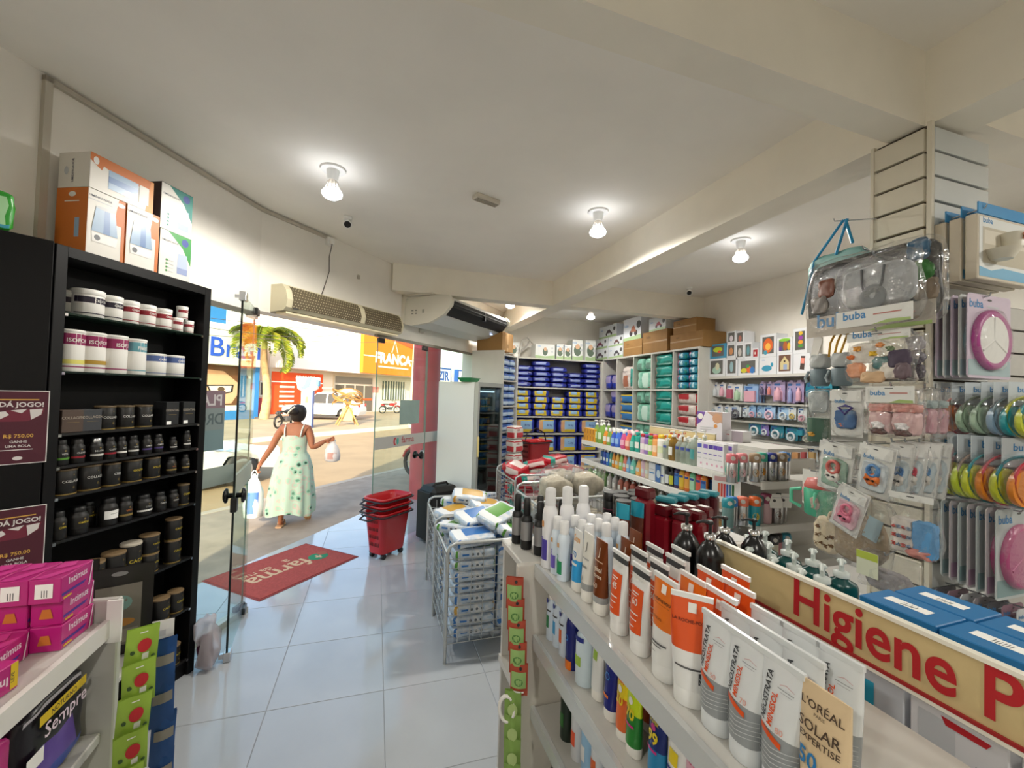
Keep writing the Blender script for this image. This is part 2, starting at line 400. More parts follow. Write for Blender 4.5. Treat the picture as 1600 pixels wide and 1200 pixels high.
# closed leaf and sidelight
d2_ = pane('door_2', 'closed glass door leaf with farma band and taped grey paper', P0, A2, 1.33, 2.2, .03, 2.25)
obj('frosted_band', MB().box(1.33, 2.2, -.0075, -.0056, 1.09, 1.22), M('#b4b4b0', .6), d2_)
fb, fm = prints([('F', 't', 'farma', 1.88, 1.13, .1, M('#a3202c', .5)), ('F', 'o', 1.655, 1.155, .028, .045, M('#b42a30', .5)), ('F', 'o', 1.7, 1.155, .02, .04, M('#4aa79b', .5)), ('F', 'o', 1.665, 1.153, .012, .03, M('#b4b4b0', .6))], lambda f: lambda u, v, e: (u, -.0078-e, v))
obj('lettering', fb, fm, d2_)
obj('taped_paper', MB().box(1.72, 2.08, -.0075, -.0056, 1.34, 1.62), M('#8fa5a0', .8, n=.1, ns=8), d2_)
knob(d2_, 2.1, .95); obj('lock_body', MB().box(2.15, 2.2, -.018, .018, .92, 1.0, bev=.004), STEEL, d2_)
fitting(d2_, 1.38, .04); fitting(d2_, 1.38, 2.26); fitting(d2_, 2.16, 2.26)
p2_ = pane('window_2', 'fixed glass panel behind the white refrigerator side', P0, A2, 2.22, 3.36, .03, 2.3)
obj('frosted_band', MB().box(2.22, 3.36, -.0075, -.0056, 1.09, 1.22), M('#b4b4b0', .6), p2_)
obj('head_channel', MB().box(1.3, 3.37, -.02, .02, 2.29, 2.32), M('#8c877d', .4, .4), p2_)
struct('trim_4', MB().box(3.33, 3.4, -.012, .17, 0, 2.32), WHITE, None, P0, (0, 0, A2), 'white door jamb beside the refrigerator', 'door jamb')

# ---------------------------------------------------------------- fixtures on ceiling and walls
MLENS = M('#f4f8ff', .4, em=9)
def bulb(x, y, label, power=1.):
    t = thing('ceiling_bulb', label, 'ceiling lamp', (x, y, HC), 0, 'bare bulbs on the ceiling')
    obj('base', MB().lathe([(.075, -.012), (.08, -.002), (.08, 0)][::1], 20), WHITE, t)
    obj('socket', MB().lathe([(.03, -.075), (.034, -.06), (.04, -.012)], 16), WHITE, t)
    rb = MB().lathe([(.03, -.11), (.026, -.075)], 12)
    for k in range(12):
        a = k*PI/6; rb.tube([(.03*math.cos(a), .03*math.sin(a), -.085), (.05*math.cos(a), .05*math.sin(a), -.145)], .004, 4)
    obj('heat_sink', rb, M('#e6e0d6', .4), t)
    obj('diffuser', MB().lathe([(.004, -.195), (.035, -.19), (.058, -.175), (.062, -.158), (.056, -.145)], 20), MLENS, t)
    l = bpy.data.lights.new('bulb_light', 'SPOT'); l.energy = BULB_W*4*power; l.color = (1, .96, .88); l.shadow_soft_size = .06; l.spot_size = math.radians(177); l.spot_blend = .34
    lo = bpy.data.objects.new('bulb_light', l); COL.objects.link(lo); lo.parent = t; lo.location = (0, 0, -.2)
for (px, py), lb in (((519, 305), 'bare ceiling bulb above the entrance, nearest the black shelf'), ((934, 365), 'bare ceiling bulb in the middle of the ceiling, left of the long beam'), ((1157, 405), 'bare ceiling bulb right of the long beam'), ((923, 497), 'bare ceiling bulb above the diaper shelves'), ((797, 479), 'bare ceiling bulb behind the air conditioner')):
    p = onz(px, py, 2.96); bulb(p.x, p.y, lb, {519: .8, 923: .55, 797: .6, 1157: .8}.get(px, 1.))
for x, y, lb in ((.2, -1.6, 'bare ceiling bulb behind the viewer'), (3.2, -.6, 'bare ceiling bulb to the right behind the viewer'), (-1.7, -.7, 'bare ceiling bulb to the left behind the viewer')): bulb(x, y, lb)  # out-of-view bulbs added behind the camera to light the interior
def camdome(px, py, label, s=1):
    p = onz(px, py, HC-.05); t = thing('security_camera', label, 'camera', (p.x, p.y, HC), math.atan2(-p.y, -p.x)+HALF)
    obj('bracket', MB().box(-.035, .035, -.035, .035, -.03, 0, bev=.008).tube([(0, 0, -.02), (0, -.02, -.06)], .014, 8), WHITE, t)
    obj('housing', MB().rings([[(r*math.cos(a*PI/7), y, -.065+y*.35+r*math.sin(a*PI/7)) for a in range(14)] for r, y in ((.025, .05), (.034, .045), (.036, -.05), (.03, -.056))]), WHITE, t)
    obj('lens', MB().rings([[(r*math.cos(a*PI/7), y, -.065+y*.35+r*math.sin(a*PI/7)) for a in range(14)] for r, y in ((.027, -.0565), (.02, -.062), (.004, -.066))]), BLACK, t)
camdome(543, 348, 'small white bullet security camera on the ceiling above the entrance')
camdome(1077, 455, 'small white bullet security camera on the beam near the toy shelf wall')
p = onz(760, 313, HC-.02); t = thing('emergency_light', 'small flat rectangular plate on the open ceiling', 'ceiling plate', (p.x, p.y, HC-.035), .32)
obj('plate', MB().box(-.1, .1, -.035, .035, 0, .035, bev=.006), M('#cfc7b8', .5), t)
for k in range(3): obj('louvre', MB().box(-.09, .09, -.026+k*.02, -.016+k*.02, -.004, 0), M('#a79f90', .5), t)
cn = MB(); q0 = w1(-1.36, -.012, 0)
cn.box(-1.40, 0, -.022, 0, HC-.035, HC-.012).box(-1.40, -1.37, -.022, 0, 1.9, HC-.012)
t = tag(obj('conduit', cn, M('#bdb6a8', .5), None, P0, (0, 0, A1)), 'thin white cable conduit along the top of the left wall', 'conduit')
t = tag(obj('conduit', MB().box(0, .62, -.022, 0, HC-.035, HC-.012), M('#bdb6a8', .5), None, P0, (0, 0, A2)), 'short cable conduit over the air curtain ending at a socket', 'conduit')
t = thing('wall_socket', 'small white socket box at the ceiling above the air curtain', 'socket', P0, 0, None, (0, 0, A2))
obj('box', MB().box(.6, .67, -.04, 0, HC-.09, HC-.02, bev=.004), WHITE, t); obj('plug', MB().box(.618, .652, -.07, -.04, HC-.08, HC-.04, bev=.004), PAPER, t)
cpts = [(.635, -.055, HC-.08), (.63, -.03, HC-.2), (.64, -.025, HC-.33), (.6, -.03, HC-.45), (.56, -.03, 2.56)]
tag(obj('power_cord', MB().tube(cpts, .004, 6), M('#4d4843', .6), None, P0, (0, 0, A2)), 'dark power cord hanging from the socket to the air curtain', 'cord')
tag(obj('adhesive_hook', MB().box(1.0, 1.03, -.02, 0, 2.83, 2.87, bev=.004), M('#b9b2a4', .6), None, P0, (0, 0, A2)), 'tiny hook on the white wall right of the power cord', 'hook')
tag(obj('wall_bracket', MB().box(2.02, 2.05, -.02, 0, 2.44, 2.56).box(2.05, 2.1, -.02, 0, 2.54, 2.56).box(2.05, 2.1, -.02, 0, 2.44, 2.46), M('#c9c4b8', .5), None, P0, (0, 0, A2)), 'small white bracket on the wall under the air conditioner', 'bracket')

# air curtain over the door
t = thing('air_curtain', 'beige air curtain with two perforated grilles over the entrance', 'air curtain', P0, 0, None, (0, 0, A2))
prof = [(-.0, 2.33), (-.155, 2.335), (-.185, 2.36), (-.2, 2.42), (-.175, 2.5), (-.13, 2.545), (0, 2.55)]
MAC = M('#cfc6a8', .45); x0, x1 = .1, 1.5
obj('housing', MB().prism([(y, z) for y, z in prof], x0, x1, 0, 'x'), MAC, t)
def curt(a, b):
    g = MB(); seg = [(-.158, 2.338), (-.187, 2.36), (-.2015, 2.42), (-.177, 2.498), (-.14, 2.535)]
    seg = seg[1:]
    g.surf(lambda u, v: (a+(b-a)*u, *[(seg[min(int(v*3), 2)][k]*(1-(v*3-min(int(v*3), 2)))+seg[min(int(v*3), 2)+1][k]*(v*3-min(int(v*3), 2)))-(.002 if k == 0 else 0) for k in (0, 1)]), 1, 3)
    return g
MGR = M('#4b4233', .6)
def holes(a, b):
    h = MB(); seg = [(-.187, 2.36), (-.2015, 2.42), (-.177, 2.498), (-.14, 2.535)]
    n = int((b-a)/.026)
    for r_ in range(9):
        v = .06+r_*.11; k = min(int(v*3), 2); f_ = v*3-k
        y = seg[k][0]*(1-f_)+seg[k+1][0]*f_; z = seg[k][1]*(1-f_)+seg[k+1][1]*f_
        dy, dz = seg[k+1][0]-seg[k][0], seg[k+1][1]-seg[k][1]; L = math.hypot(dy, dz); dy /= L; dz /= L
        for c in range(n):
            x = a+(c+.5+.5*(r_ % 2))*.026
            if x > b-.008: continue
            e = .0035
            h.add([(x+sx*.0062, y-e*dz+sv*.0042*dy*1.0, z+e*dy*1+sv*.0042*dz) for sx, sv in ((-1, 0), (0, -1), (1, 0), (0, 1))], [(0, 1, 2, 3)])
    return h
for a, b in ((x0+.05, x0+.78), (x0+.84, x1-.03)):
    g = obj('grille', curt(a, b), M('#5a4f3a', .6), t)
    obj('grille_pattern', holes(a, b), M('#c9bf9f', .5), g)['kind'] = 'stuff'
obj('outlet_lip', MB().box(x0+.03, x1-.03, -.15, -.03, 2.315, 2.33), M('#e8dcb8', .4), t)
obj('badge', MB().box(x0+.06, x0+.11, -.193, -.187, 2.352, 2.36), M('#333333', .4), t)

# split air conditioner on the front wall
t = thing('air_conditioner', 'white ceiling-mounted split air conditioner with a black outlet slot', 'air conditioner', w2(1.72, 0, 0), 0, None, (0, 0, A2))
L = 1.5; MACW = M('#dcd7c8', .35)
side = [(0, 2.78), (0, 2.5), (-.12, 2.47), (-.38, 2.5), (-.56, 2.58), (-.65, 2.68), (-.66, 2.74), (-.62, 2.79), (-.4, 2.8)]
obj('body', MB().prism([(y*.97, 2.475+(z-2.475)*.97) for y, z in side], .05, L-.05, 0, 'x'), M('#d3d5d2', .3), t)
for a in (0, L-.05): obj('side_cover', MB().prism(side, a, a+.05, 0, 'x'), MACW, t)
obj('air_slot', MB().prism([(-.555, 2.575), (-.632, 2.665), (-.646, 2.735), (-.625, 2.745), (-.6, 2.66), (-.535, 2.585)], .06, L-.06, 0, 'x'), M('#0b0b0c', .5), t)
obj('air_vane', MB().box(.07, L-.07, -.652, -.644, 2.69, 2.7), M('#3a3c3e', .3), t)
obj('vane_divider', MB().box(L*.52, L*.52+.02, -.652, -.61, 2.63, 2.735), M('#1b1b1c', .4), t)
obj('display', MB().box(L-.24, L-.21, -.5, -.47, 2.53, 2.54), M('#c8d6ff', .3, em=.8), t)
pr, pm = prints([('L', 'r', .12+.05*i, 2.6+.035*j, .12+.05*i+.03, 2.615+.035*j, M('#8c8a80', .5)) for i in range(2) for j in range(2)]+[('L', 'r', .27, 2.61, .30, 2.65, M('#a9a698', .5))], lambda f: lambda u, v, e: (-e, -u, v))
obj('control_print', pr, pm, t)
obj('mounting_bracket', MB().box(-.03, .0, -.04, 0, 2.5, 2.83).box(-.03, .0, -.42, 0, 2.805, 2.825), M('#d8d2c2', .4), t)
# ================================================================ outdoors (same run as the shop front)
def st(name, mb, mats, label, cat): return struct(name, mb, mats, None, P0, (0, 0, A2), label, cat)
MSIDE = M('#a59684', .9, n=.18, ns=3.5, bump=.15); MROAD = M('#ab9370', .95, n=.12, ns=1.2, bump=.2)
st('sidewalk', MB().box(-30, 45, -6.5, 3.3, -.4, -.125), MSIDE, 'brown grey cement sidewalk outside the entrance', 'sidewalk')
st('kerb', MB().box(-30, 45, 3.3, 3.45, -.4, -.12), M('#b8ac9a', .9, n=.1, ns=4), 'low concrete kerb along the sidewalk', 'kerb')
st('street', MB().box(-45, 80, 3.45, 11.2, -.5, -.25), MROAD, 'dusty sunlit street', 'street')
st('far_kerb', MB().box(-45, 80, 11.2, 11.45, -.4, -.1), M('#cfc7b6', .9), 'pale kerb across the street', 'kerb')
st('far_sidewalk', MB().box(-45, 80, 11.45, 34, -.4, -.13), M('#b3a184', .95, n=.15, ns=1, bump=.2), 'sandy forecourt across the street', 'forecourt')
FO = 22.
DD = Vector((math.cos(A2), math.sin(A2), 0)); OO = Vector((-math.sin(A2), math.cos(A2), 0))
def fac(px, py, o=FO):
    p = onpl(px, py, w2(0, o, 0), A2); return (p-P0).dot(DD), p.z
def T(px, o=FO): return fac(px, 600, o)[0]
def fmap(o): return lambda f: lambda u, v, e: (u, o-e*8, v)
def part(par, name, mb, mats): return obj(name, mb, mats, par)
def bld(name, label): return thing(name, label, 'building', P0, 0, None, (0, 0, A2))
MFW = M('#e9e6de', .8, n=.05, ns=.6); MDARK = M('#4c4a46', .3); MBL = M('#2f78b8', .6); MORG = M('#e2541d', .6)
# optician on the left
bo = bld('optician_building', 'pale shop building with blue Brasil lettering and glasses poster')
tl, tr_ = T(180), T(398)
part(bo, 'wall', MB().box(tl, tr_, FO, FO+7, -.13, 3.0), MFW)
part(bo, 'sign_band', MB().box(tl, tr_-.2, FO-.7, FO, 2.9, 4.9), M('#dfe3d4', .7))
part(bo, 'roof_panel', MB().box(tl, tr_-1.5, FO+.6, FO+1, 4.9, 6.6), MBL)
part(bo, 'parapet', MB().box(tl, tr_, FO+.2, FO+.6, 4.9, 5.3), MFW)
q = T(352, FO-.7); lb, lm = prints([('F', 't', 'n Brasil', q+.1, 3.35, 1.5, M('#2a55c4', .5), 0, .01)], fmap(FO-.72))
part(bo, 'lettering', lb, lm)
u0, u1 = T(300), T(371); SK = M('#d9a987', .7); HR = M('#6d4526', .7)
pl, pm = prints([('F', 'r', u0, .6, u1, 2.88, M('#cfd9dc', .7)), ('F', 'p', [(u0, 2.88), (u0+2.7, 2.88), (u0+3.4, 1.6), (u0+3.2, .6), (u0, .6)], HR),
 ('F', 'p', [(u0, 2.65), (u0+1.6, 2.55), (u0+2.45, 1.9), (u0+2.5, 1.3), (u0+2.1, .7), (u0, .6)], SK), ('F', 'p', [(u0+.7, 1.75), (u0+2.2, 1.8), (u0+2.15, 1.35), (u0+1.5, 1.2), (u0+.9, 1.3)], M('#2a2320', .4)),
 ('F', 'p', [(u0+.82, 1.68), (u0+2.08, 1.72), (u0+2.03, 1.4), (u0+1.5, 1.28), (u0+.98, 1.36)], M('#f0d9cc', .5)), ('F', 'o', u0+1.5, 1.52, .2, .13, M('#5b4636', .4)), ('F', 'p', [(u0+.3, .95), (u0+.9, 1.0), (u0+1.2, .85), (u0+.9, .75), (u0+.3, .78)], M('#c0655c', .5))], fmap(FO-.03))
part(bo, 'glasses_poster', pl, pm)
part(bo, 'blue_pier', MB().box(T(371), T(383), FO-.1, FO, -.13, 2.9), MBL); part(bo, 'blue_pier', MB().box(T(393), T(400), FO-.3, FO, -.13, 2.9), MBL)
part(bo, 'door', MB().box(T(383), T(393), FO-.04, FO, -.1, 2.2), M('#8fa3ad', .2))
part(bo, 'blue_plinth', MB().box(T(300), T(372), FO-1.6, FO-1.2, -.13, .35), MBL)
# low pink house between
bp_ = bld('pink_house', 'small pinkish house with a red base band behind the palm')
part(bp_, 'wall', MB().box(T(400), T(433), FO+.8, FO+6, -.13, 4.4), M('#dcc4b4', .8, n=.08, ns=1))
part(bp_, 'base_band', MB().box(T(400), T(433), FO+.74, FO+.8, -.13, 1.0), M('#b8434b', .7))
wd = part(bp_, 'window', MB().box(T(418), T(428), FO+.72, FO+.8, 1.1, 2.1), MFW); part(wd, 'pane', MB().box(T(419.5), T(426.5), FO+.7, FO+.72, 1.2, 2.0), MDARK)
# the white and orange store
bf = bld('orange_store_building', 'long white store building with an orange FRANÇA sign')
tA, tB = T(433), T(662)
part(bf, 'wall', MB().box(tA, tB, FO+.6, FO+7, -.13, 3.05), M('#d5cfc6', .8, n=.05, ns=1))
part(bf, 'upper_wall', MB().box(tA, tB, FO-.6, FO+6, 3.0, 7.4), M('#efece6', .8, n=.06, ns=.7))
z0, z1 = 3.05, 6.6; a, b = T(561, FO-.6), T(645, FO-.6)
part(bf, 'sign_box', MB().box(a, b, FO-.95, FO-.6, z0, z1), M('#ee7a17', .5)); ms = M('#f9f5ea', .5)
c = (a+b)/2+.25
sg, sm_ = prints([('F', 'p', [(a, z1), (b, z1), (b, z1-1.2), (a+.8, z1-.2)], M('#e2501c', .5)), ('F', 'r', a, 4.4, c-1.9, 4.47, ms), ('F', 'r', c+1.9, 4.4, b, 4.47, ms), ('F', 't', 'FRANÇA', c, 4.0, 1.15, ms, 0, .05), ('F', 'r', c-1.9, 3.6, c+1.9, 3.72, ms),
  ('F', 'p', [(c-.42, 4.95), (c-.3, 4.95), (c-.02, 5.75), (c+.02, 6.2), (c+.06, 5.75), (c+.35, 4.95), (c+.47, 4.95), (c+.13, 5.7), (c+.03, 6.3), (c-.1, 5.7)], ms)], fmap(FO-.96))
part(bf, 'sign_print', sg, sm_)
a, b = T(433), T(513)
og, om = prints([('F', 'r', a, -.05, b, 2.75, MORG), ('F', 'r', a, 2.05, b, 2.13, ms), ('F', 't', 'FRANÇA', (a+b)/2+.6, 2.3, .42, ms)]+[('F', 'r', a+.6+(k % 2)*3.4, 1.7-.32*(k//2), a+.6+(k % 2)*3.4+1.1, 1.83-.32*(k//2), ms) for k in range(10)], fmap(FO+.56))
part(bf, 'orange_mural', og, om)
ga, gb = T(529), T(589)
part(bf, 'shop_front_frame', MB().box(ga, gb, FO+.45, FO+.6, -.13, 2.8), M('#b9b3a8', .6))
for k in range(4): part(bf, 'shop_front_pane', MB().box(ga+.12+(gb-ga)*k/4, ga+(gb-ga)*(k+1)/4-.05, FO+.42, FO+.45, -.05, 2.05), M('#5f5b54', .15))
part(bf, 'transom', MB().box(ga+.1, gb-.1, FO+.42, FO+.45, 2.2, 2.7), M('#77736c', .3)); part(bf, 'orange_stripe', MB().box(ga+.1, gb-.1, FO+.4, FO+.42, .85, 1.0), MORG)
wa, wb = T(606), T(640); w_ = part(bf, 'window', MB().box(wa, wb, FO+.5, FO+.6, .9, 2.55), M('#5a625c', .25))
for k in range(9): part(w_, 'window_bar', MB().box(wa+.1+k*(wb-wa-.2)/8, wa+.14+k*(wb-wa-.2)/8, FO+.44, FO+.5, .9, 2.55), M('#dcd8cf', .5))
part(bf, 'red_notice', MB().box(T(591), T(600), FO+.57, FO+.6, 1.5, 2.0), M('#d98a80', .6))
# next store with blue sign
bz = bld('blue_sign_store', 'white store farther along with a blue and white sign')
part(bz, 'wall', MB().box(T(664), T(760), FO+.6, FO+7, -.13, 3.4), MFW)
a, b = T(683, FO), T(706, FO); bm = M('#20509c', .5)
part(bz, 'sign_box', MB().box(a, b, FO+.1, FO+.6, 2.6, 4.3), bm)
zz, zm = prints([('F', 'r', a+.2, 2.75, b-.2, 4.12, ms), ('F', 't', 'ZIR', (a+b)/2-.1, 3.0, 1.3, bm, 0, .05)], fmap(FO+.09)); part(bz, 'sign_print', zz, zm)
a, b = T(716, FO), T(734, FO); part(bz, 'sign_box', MB().box(a, b, FO+.1, FO+.6, 2.6, 4.3), bm); zz, zm = prints([('F', 'r', a+.2, 2.75, b-.2, 4.12, ms), ('F', 't', 'C', a+1.2, 3.0, 1.3, bm, 0, .05)], fmap(FO+.09)); part(bz, 'sign_print', zz, zm)

# palm
def palm(px, py, H, label):
    p = onz(px, py, -.13); t = thing('palm_tree', label, 'palm tree', p)
    tk = MB(); n = 16
    tk.tube([(.12*math.sin(i*.3), 0, H*i/n) for i in range(n+1)], [.26-.11*i/n+.012*(i % 2) for i in range(n+1)], 10); obj('trunk', tk, M('#b79a72', .9, n=.2, ns=5), t)
    top = Vector((.12*math.sin(n*.3), 0, H)); obj('crown_shaft', MB().lathe([(.16, 0), (.17, .3), (.1, .8), (.03, 1.0)], 10), M('#a8b45a', .6), t, top)
    for k in range(20):
        az = k*2.399; el = .1+1.1*((k*7) % 20)/20; L = 3.1+R.uniform(-.3, .3); m_ = MB(); pts = []
        d = Vector((math.cos(az), math.sin(az), 0)); lf = d.dot(Vector((-.95, .3, 0)))
        if lf > .2: el = 1.3; L *= .75
        s_ = Vector((-d.y, d.x, 0)); q = Vector((0, 0, .7)); ang = el
        for i in range(15):
            pts.append(q.copy()); q = q+(d*math.cos(ang)+Vector((0, 0, math.sin(ang))))*L/14; ang -= .19
        m_.tube(pts, [.035*(1-i/16) for i in range(15)], 5)
        for i in range(1, 15):
            for j in range(5):
                a_ = pts[i-1].lerp(pts[i], j/5); w_ = (.15+.55*math.sin(PI*min(1, (i+j/5)/15)**.7))
                for sg in (-1, 1):
                    tip = a_+s_*sg*w_*.8+d*.22+Vector((0, 0, -.35*w_+R.uniform(-.1, .05)))
                    mp_ = a_.lerp(tip, .55)+Vector((0, 0, .05)); m_.add([a_+d*.02, a_-d*.02, mp_-d*.035, tip, mp_+d*.035], [(0, 1, 2, 3, 4)], (i+j) % 2)
        obj('frond', m_, [M('#5f7a24', .5), M('#8f942e', .5)], t, top)
    return t
palm(412, 655, 4.0, 'tall feathery palm tree in front of the stores across the street')
for px, py, s in ((352, 652, .7), (366, 650, .55), (376, 653, .45)):
    p = onz(px, py, -.13); t = thing('shrub', 'yellow green spiky shrub on the blue plinth by the optician, %s' % {.7: 'largest', .55: 'middle one', .45: 'rightmost'}[s], 'shrub', p, 0, 'shrubs by the optician')
    m_ = MB()
    for k in range(60):
        a = R.uniform(0, 6.28); el = R.uniform(.4, 1.4); r = s*R.uniform(.7, 1.2); d = Vector((math.cos(a)*math.cos(el), math.sin(a)*math.cos(el), math.sin(el))); sd = Vector((-d.y, d.x, 0))*.05
        m_.add([-sd, sd, d*r*.6+sd, d*r, d*r*.6-sd], [(0, 1, 2, 3, 4)], k % 2)
    obj('foliage', m_, [M('#8fa13a', .6), M('#c2b53c', .6)], t); obj('stem', MB().lathe([(.05, 0), (.03, .3*s)], 6), M('#6d5a3c', .9), t)

# cars
def car(name, label, loc, rz, col='#e8e8e6', L=4.4, W=1.78, H=1.65, suv=True):
    t = thing(name, label, 'car', loc, rz); mb = M(col, .25, 0, coat=.6); dk = M('#17191b', .12); tr = M('#2a2a2a', .6)
    hw = W/2; bel = H*.56; wr = .33; fx, rx = L*.31, -L*.3
    def arch(cx, r): return [(cx+r*math.cos(a), wr+r*math.sin(a)) for a in [PI-i*PI/8 for i in range(9)]]
    out = [(-L/2+.03, .3)]+[p for p in arch(rx, wr+.07) if p[1] >= .3]+[p for p in arch(fx, wr+.07) if p[1] >= .3]+[(L/2-.1, .28), (L/2, .45), (L/2-.02, .68), (L/2-.25, bel-.12 if suv else bel-.2), (L*.22, bel), (-L/2+.12, bel+.03), (-L/2, bel-.2), (-L/2-.02, .5)]
    n = len(out); m_ = MB(); lay = [(-hw, .93), (-hw*.97, 1), (hw*.97, 1), (hw, .93)]
    lay = [(-hw*1.0, .0), (-hw*.985, .02), (hw*.985, .02), (hw, 0)]
    m_.prism(out, -hw, hw, 0, 'y'); obj('body', m_, mb, t)
    cab = [(L*.24, bel-.01), (L*.06, H-.05), (-L*.1, H), (-L*.36, H-.04), (-L*.47, bel)] if suv else [(L*.2, bel-.01), (L*.04, H-.04), (-L*.1, H), (-L*.22, H-.04), (-L*.4, bel)]
    k = .8; vs = [(x, -hw*(k+(1-k)*(1-(z-bel)/(H-bel)))*.985, z) for x, z in cab]+[(x, hw*(k+(1-k)*(1-(z-bel)/(H-bel)))*.985, z) for x, z in cab]
    m = len(cab); obj('cabin', MB().add(vs, [tuple(range(m)), tuple(range(m, 2*m))[::-1]]+[(i, m+i, m+(i+1) % m, (i+1) % m) for i in range(m)]), mb, t)
    def yy(z): return hw*(k+(1-k)*(1-(z-bel)/(H-bel)))*.985+.004
    def win(pts):
        for s in (-1, 1): obj('side_window', MB().add([(x, s*yy(z), z) for x, z in pts], [tuple(range(len(pts)))]), dk, t)
    zt, zb = H-.1, bel+.05
    win([(L*.19, zb), (L*.075, zt-.02), (-.06*L, zt), (-.06*L, zb)]); win([(-.08*L, zb), (-.08*L, zt), (-L*(.27 if suv else .2), zt), (-L*(.29 if suv else .3), zb)])
    if suv: win([(-L*.31, zb), (-L*.29, zt), (-L*.35, zt-.02), (-L*.4, zb+.08)])
    def cross(name, i, j, a0, a1):
        (xa, za), (xb, zb_) = cab[i], cab[j]; pts = []
        for f, s in ((a0, -1), (a0, 1), (a1, 1), (a1, -1)):
            x = xa+(xb-xa)*f; z = za+(zb_-za)*f; pts.append((x+(.012 if xa > 0 else -.012), s*(yy(z)-.06), z+.012))
        obj(name, MB().add(pts, [(0, 1, 2, 3)]), dk, t)
    cross('windscreen', 0, 1, .08, .93); cross('rear_window', 4, 3, .2, .9)
    for cx in (fx, rx):
        for s in (-1, 1):
            o = obj('wheel', MB().rings([[(cx+r*math.cos(a*PI/10), s*y, wr+r*math.sin(a*PI/10)) for a in range(20)] for r, y in ((wr*.6, hw-.2), (wr, hw-.18), (wr, hw-.01), (wr*.7, hw))]), tr, t)
            obj('hubcap', MB().rings([[(cx+r*math.cos(a*PI/10), s*y, wr+r*math.sin(a*PI/10)) for a in range(20)] for r, y in ((wr*.66, hw+.002), (wr*.5, hw+.012), (.04, hw+.008))]), M('#c9c9c9', .3, .8), o)
    for s in (-1, 1):
        obj('headlight', MB().box(L/2-.22, L/2-.01, s*hw-.28 if s > 0 else -hw+.02, s*hw-.02 if s > 0 else -hw+.28, .6, .72, bev=.02), M('#dfe6ea', .1), t)
        obj('tail_light', MB().box(-L/2-.025, -L/2+.05, s*hw-.22 if s > 0 else -hw+.02, s*hw-.02 if s > 0 else -hw+.22, .8, .98, bev=.01), M('#a31f1c', .2), t)
        obj('mirror', MB().box(L*.16, L*.19, s*(hw+.02)-.08, s*(hw+.02)+.08, bel+.05, bel+.18, bev=.02), mb, t)
        for x in (-.02*L, -.2*L): obj('door_handle', MB().box(x, x+.16, s*hw-.012, s*hw+.012, bel-.12, bel-.09), M('#bcbcbc', .3), t)
    obj('sill', MB().box(-L*.2, L*.2, -hw-.01, hw+.01, .2, .3), tr, t); obj('bumper', MB().box(L/2-.08, L/2+.03, -hw*.9, hw*.9, .28, .46, bev=.03), tr if suv else mb, t)
    return t
p = onz(516, 655, -.13); car('white_suv', 'white SUV parked before the orange store across the street', (p.x-.3, p.y+.3, -.13), math.radians(168))
ft, fz = fac(440, 738, 5.1); car('white_sedan', 'white sedan parked at the kerb just outside the shop glass', w2(ft-2.2, 5.95, -.25), A2, '#dfe0de', 4.3, 1.7, 1.32, False)

# motorcycles
def moto(label, loc, rz, col):
    t = thing('motorcycle', label, 'motorcycle', loc, rz, 'motorcycles parked along the street'); bk = M('#161616', .5); cm = M(col, .3, coat=.5)
    for x in (-.62, .62):
        wv = obj('wheel', MB().tube([(x+.27*math.cos(a*PI/9), 0, .3+.27*math.sin(a*PI/9)) for a in range(18)], .045, 6, closed=True), bk, t)
        sp = MB()
        for a in range(6): sp.tube([(x, 0, .3), (x+.25*math.cos(a*PI/3), 0, .3+.25*math.sin(a*PI/3))], .008, 4)
        obj('spokes', sp, STEEL, wv)
    obj('frame', MB().tube([(-.62, 0, .3), (-.2, 0, .38), (.1, 0, .35), (.42, 0, .75)], .035).tube([(-.5, 0, .65), (-.2, 0, .38)], .03), bk, t)
    obj('engine', MB().box(-.18, .16, -.13, .13, .28, .52, bev=.04), M('#6b6b6b', .4, .7), t)
    obj('tank', MB().pack(.5, .26, .22, 3.), cm, t, (.16, 0, .62)); obj('seat', MB().pack(.62, .24, .1, 4.), bk, t, (-.34, 0, .7)); obj('tail_cowl', MB().pack(.34, .18, .14, 3.), cm, t, (-.62, 0, .62))
    obj('fork', MB().tube([(.62, .06, .3), (.4, .06, .95)], .022).tube([(.62, -.06, .3), (.4, -.06, .95)], .022), STEEL, t)
    obj('fender', MB().tube([(.62+.33*math.cos(a), 0, .3+.33*math.sin(a)) for a in (.3, .8, 1.3, 1.8, 2.3)], .05, 6), cm, t)
    obj('handlebar', MB().tube([(.28, -.36, 1.02), (.38, -.15, .98), (.38, .15, .98), (.28, .36, 1.02)], .015), bk, t); obj('headlamp', MB().lathe([(.03, -.06), (.09, 0), (.09, .06), (.02, .08)], 12), cm, t, (.47, 0, .82), (0, HALF, 0))
    for s in (-1, 1): obj('mirror', MB().tube([(.34, s*.3, 1.0), (.32, s*.34, 1.14)], .006, 4).lathe([(.05, 0), (.05, .012)], 10, c=(.32, s*.34, 1.16)), bk, t)
    return t
for px, py, rz, col, lb in ((447, 668, 1.2, '#2a2a2c', 'dark motorcycle parked beyond the woman near the orange mural'), (609, 646, .4, '#b01f22', 'red motorcycle under the barred store window'), (690, 641, .5, '#b3262a', 'red motorcycle far behind the red column')):
    p = onz(px, py, -.13); moto(lb, (p.x, p.y, -.13), rz, col)
p = onz(655, 764, -.125); moto('dark red motorcycle parked behind the red column on the sidewalk', (p.x+.35, p.y+.75, -.125), 2.2, '#8d1a1f')

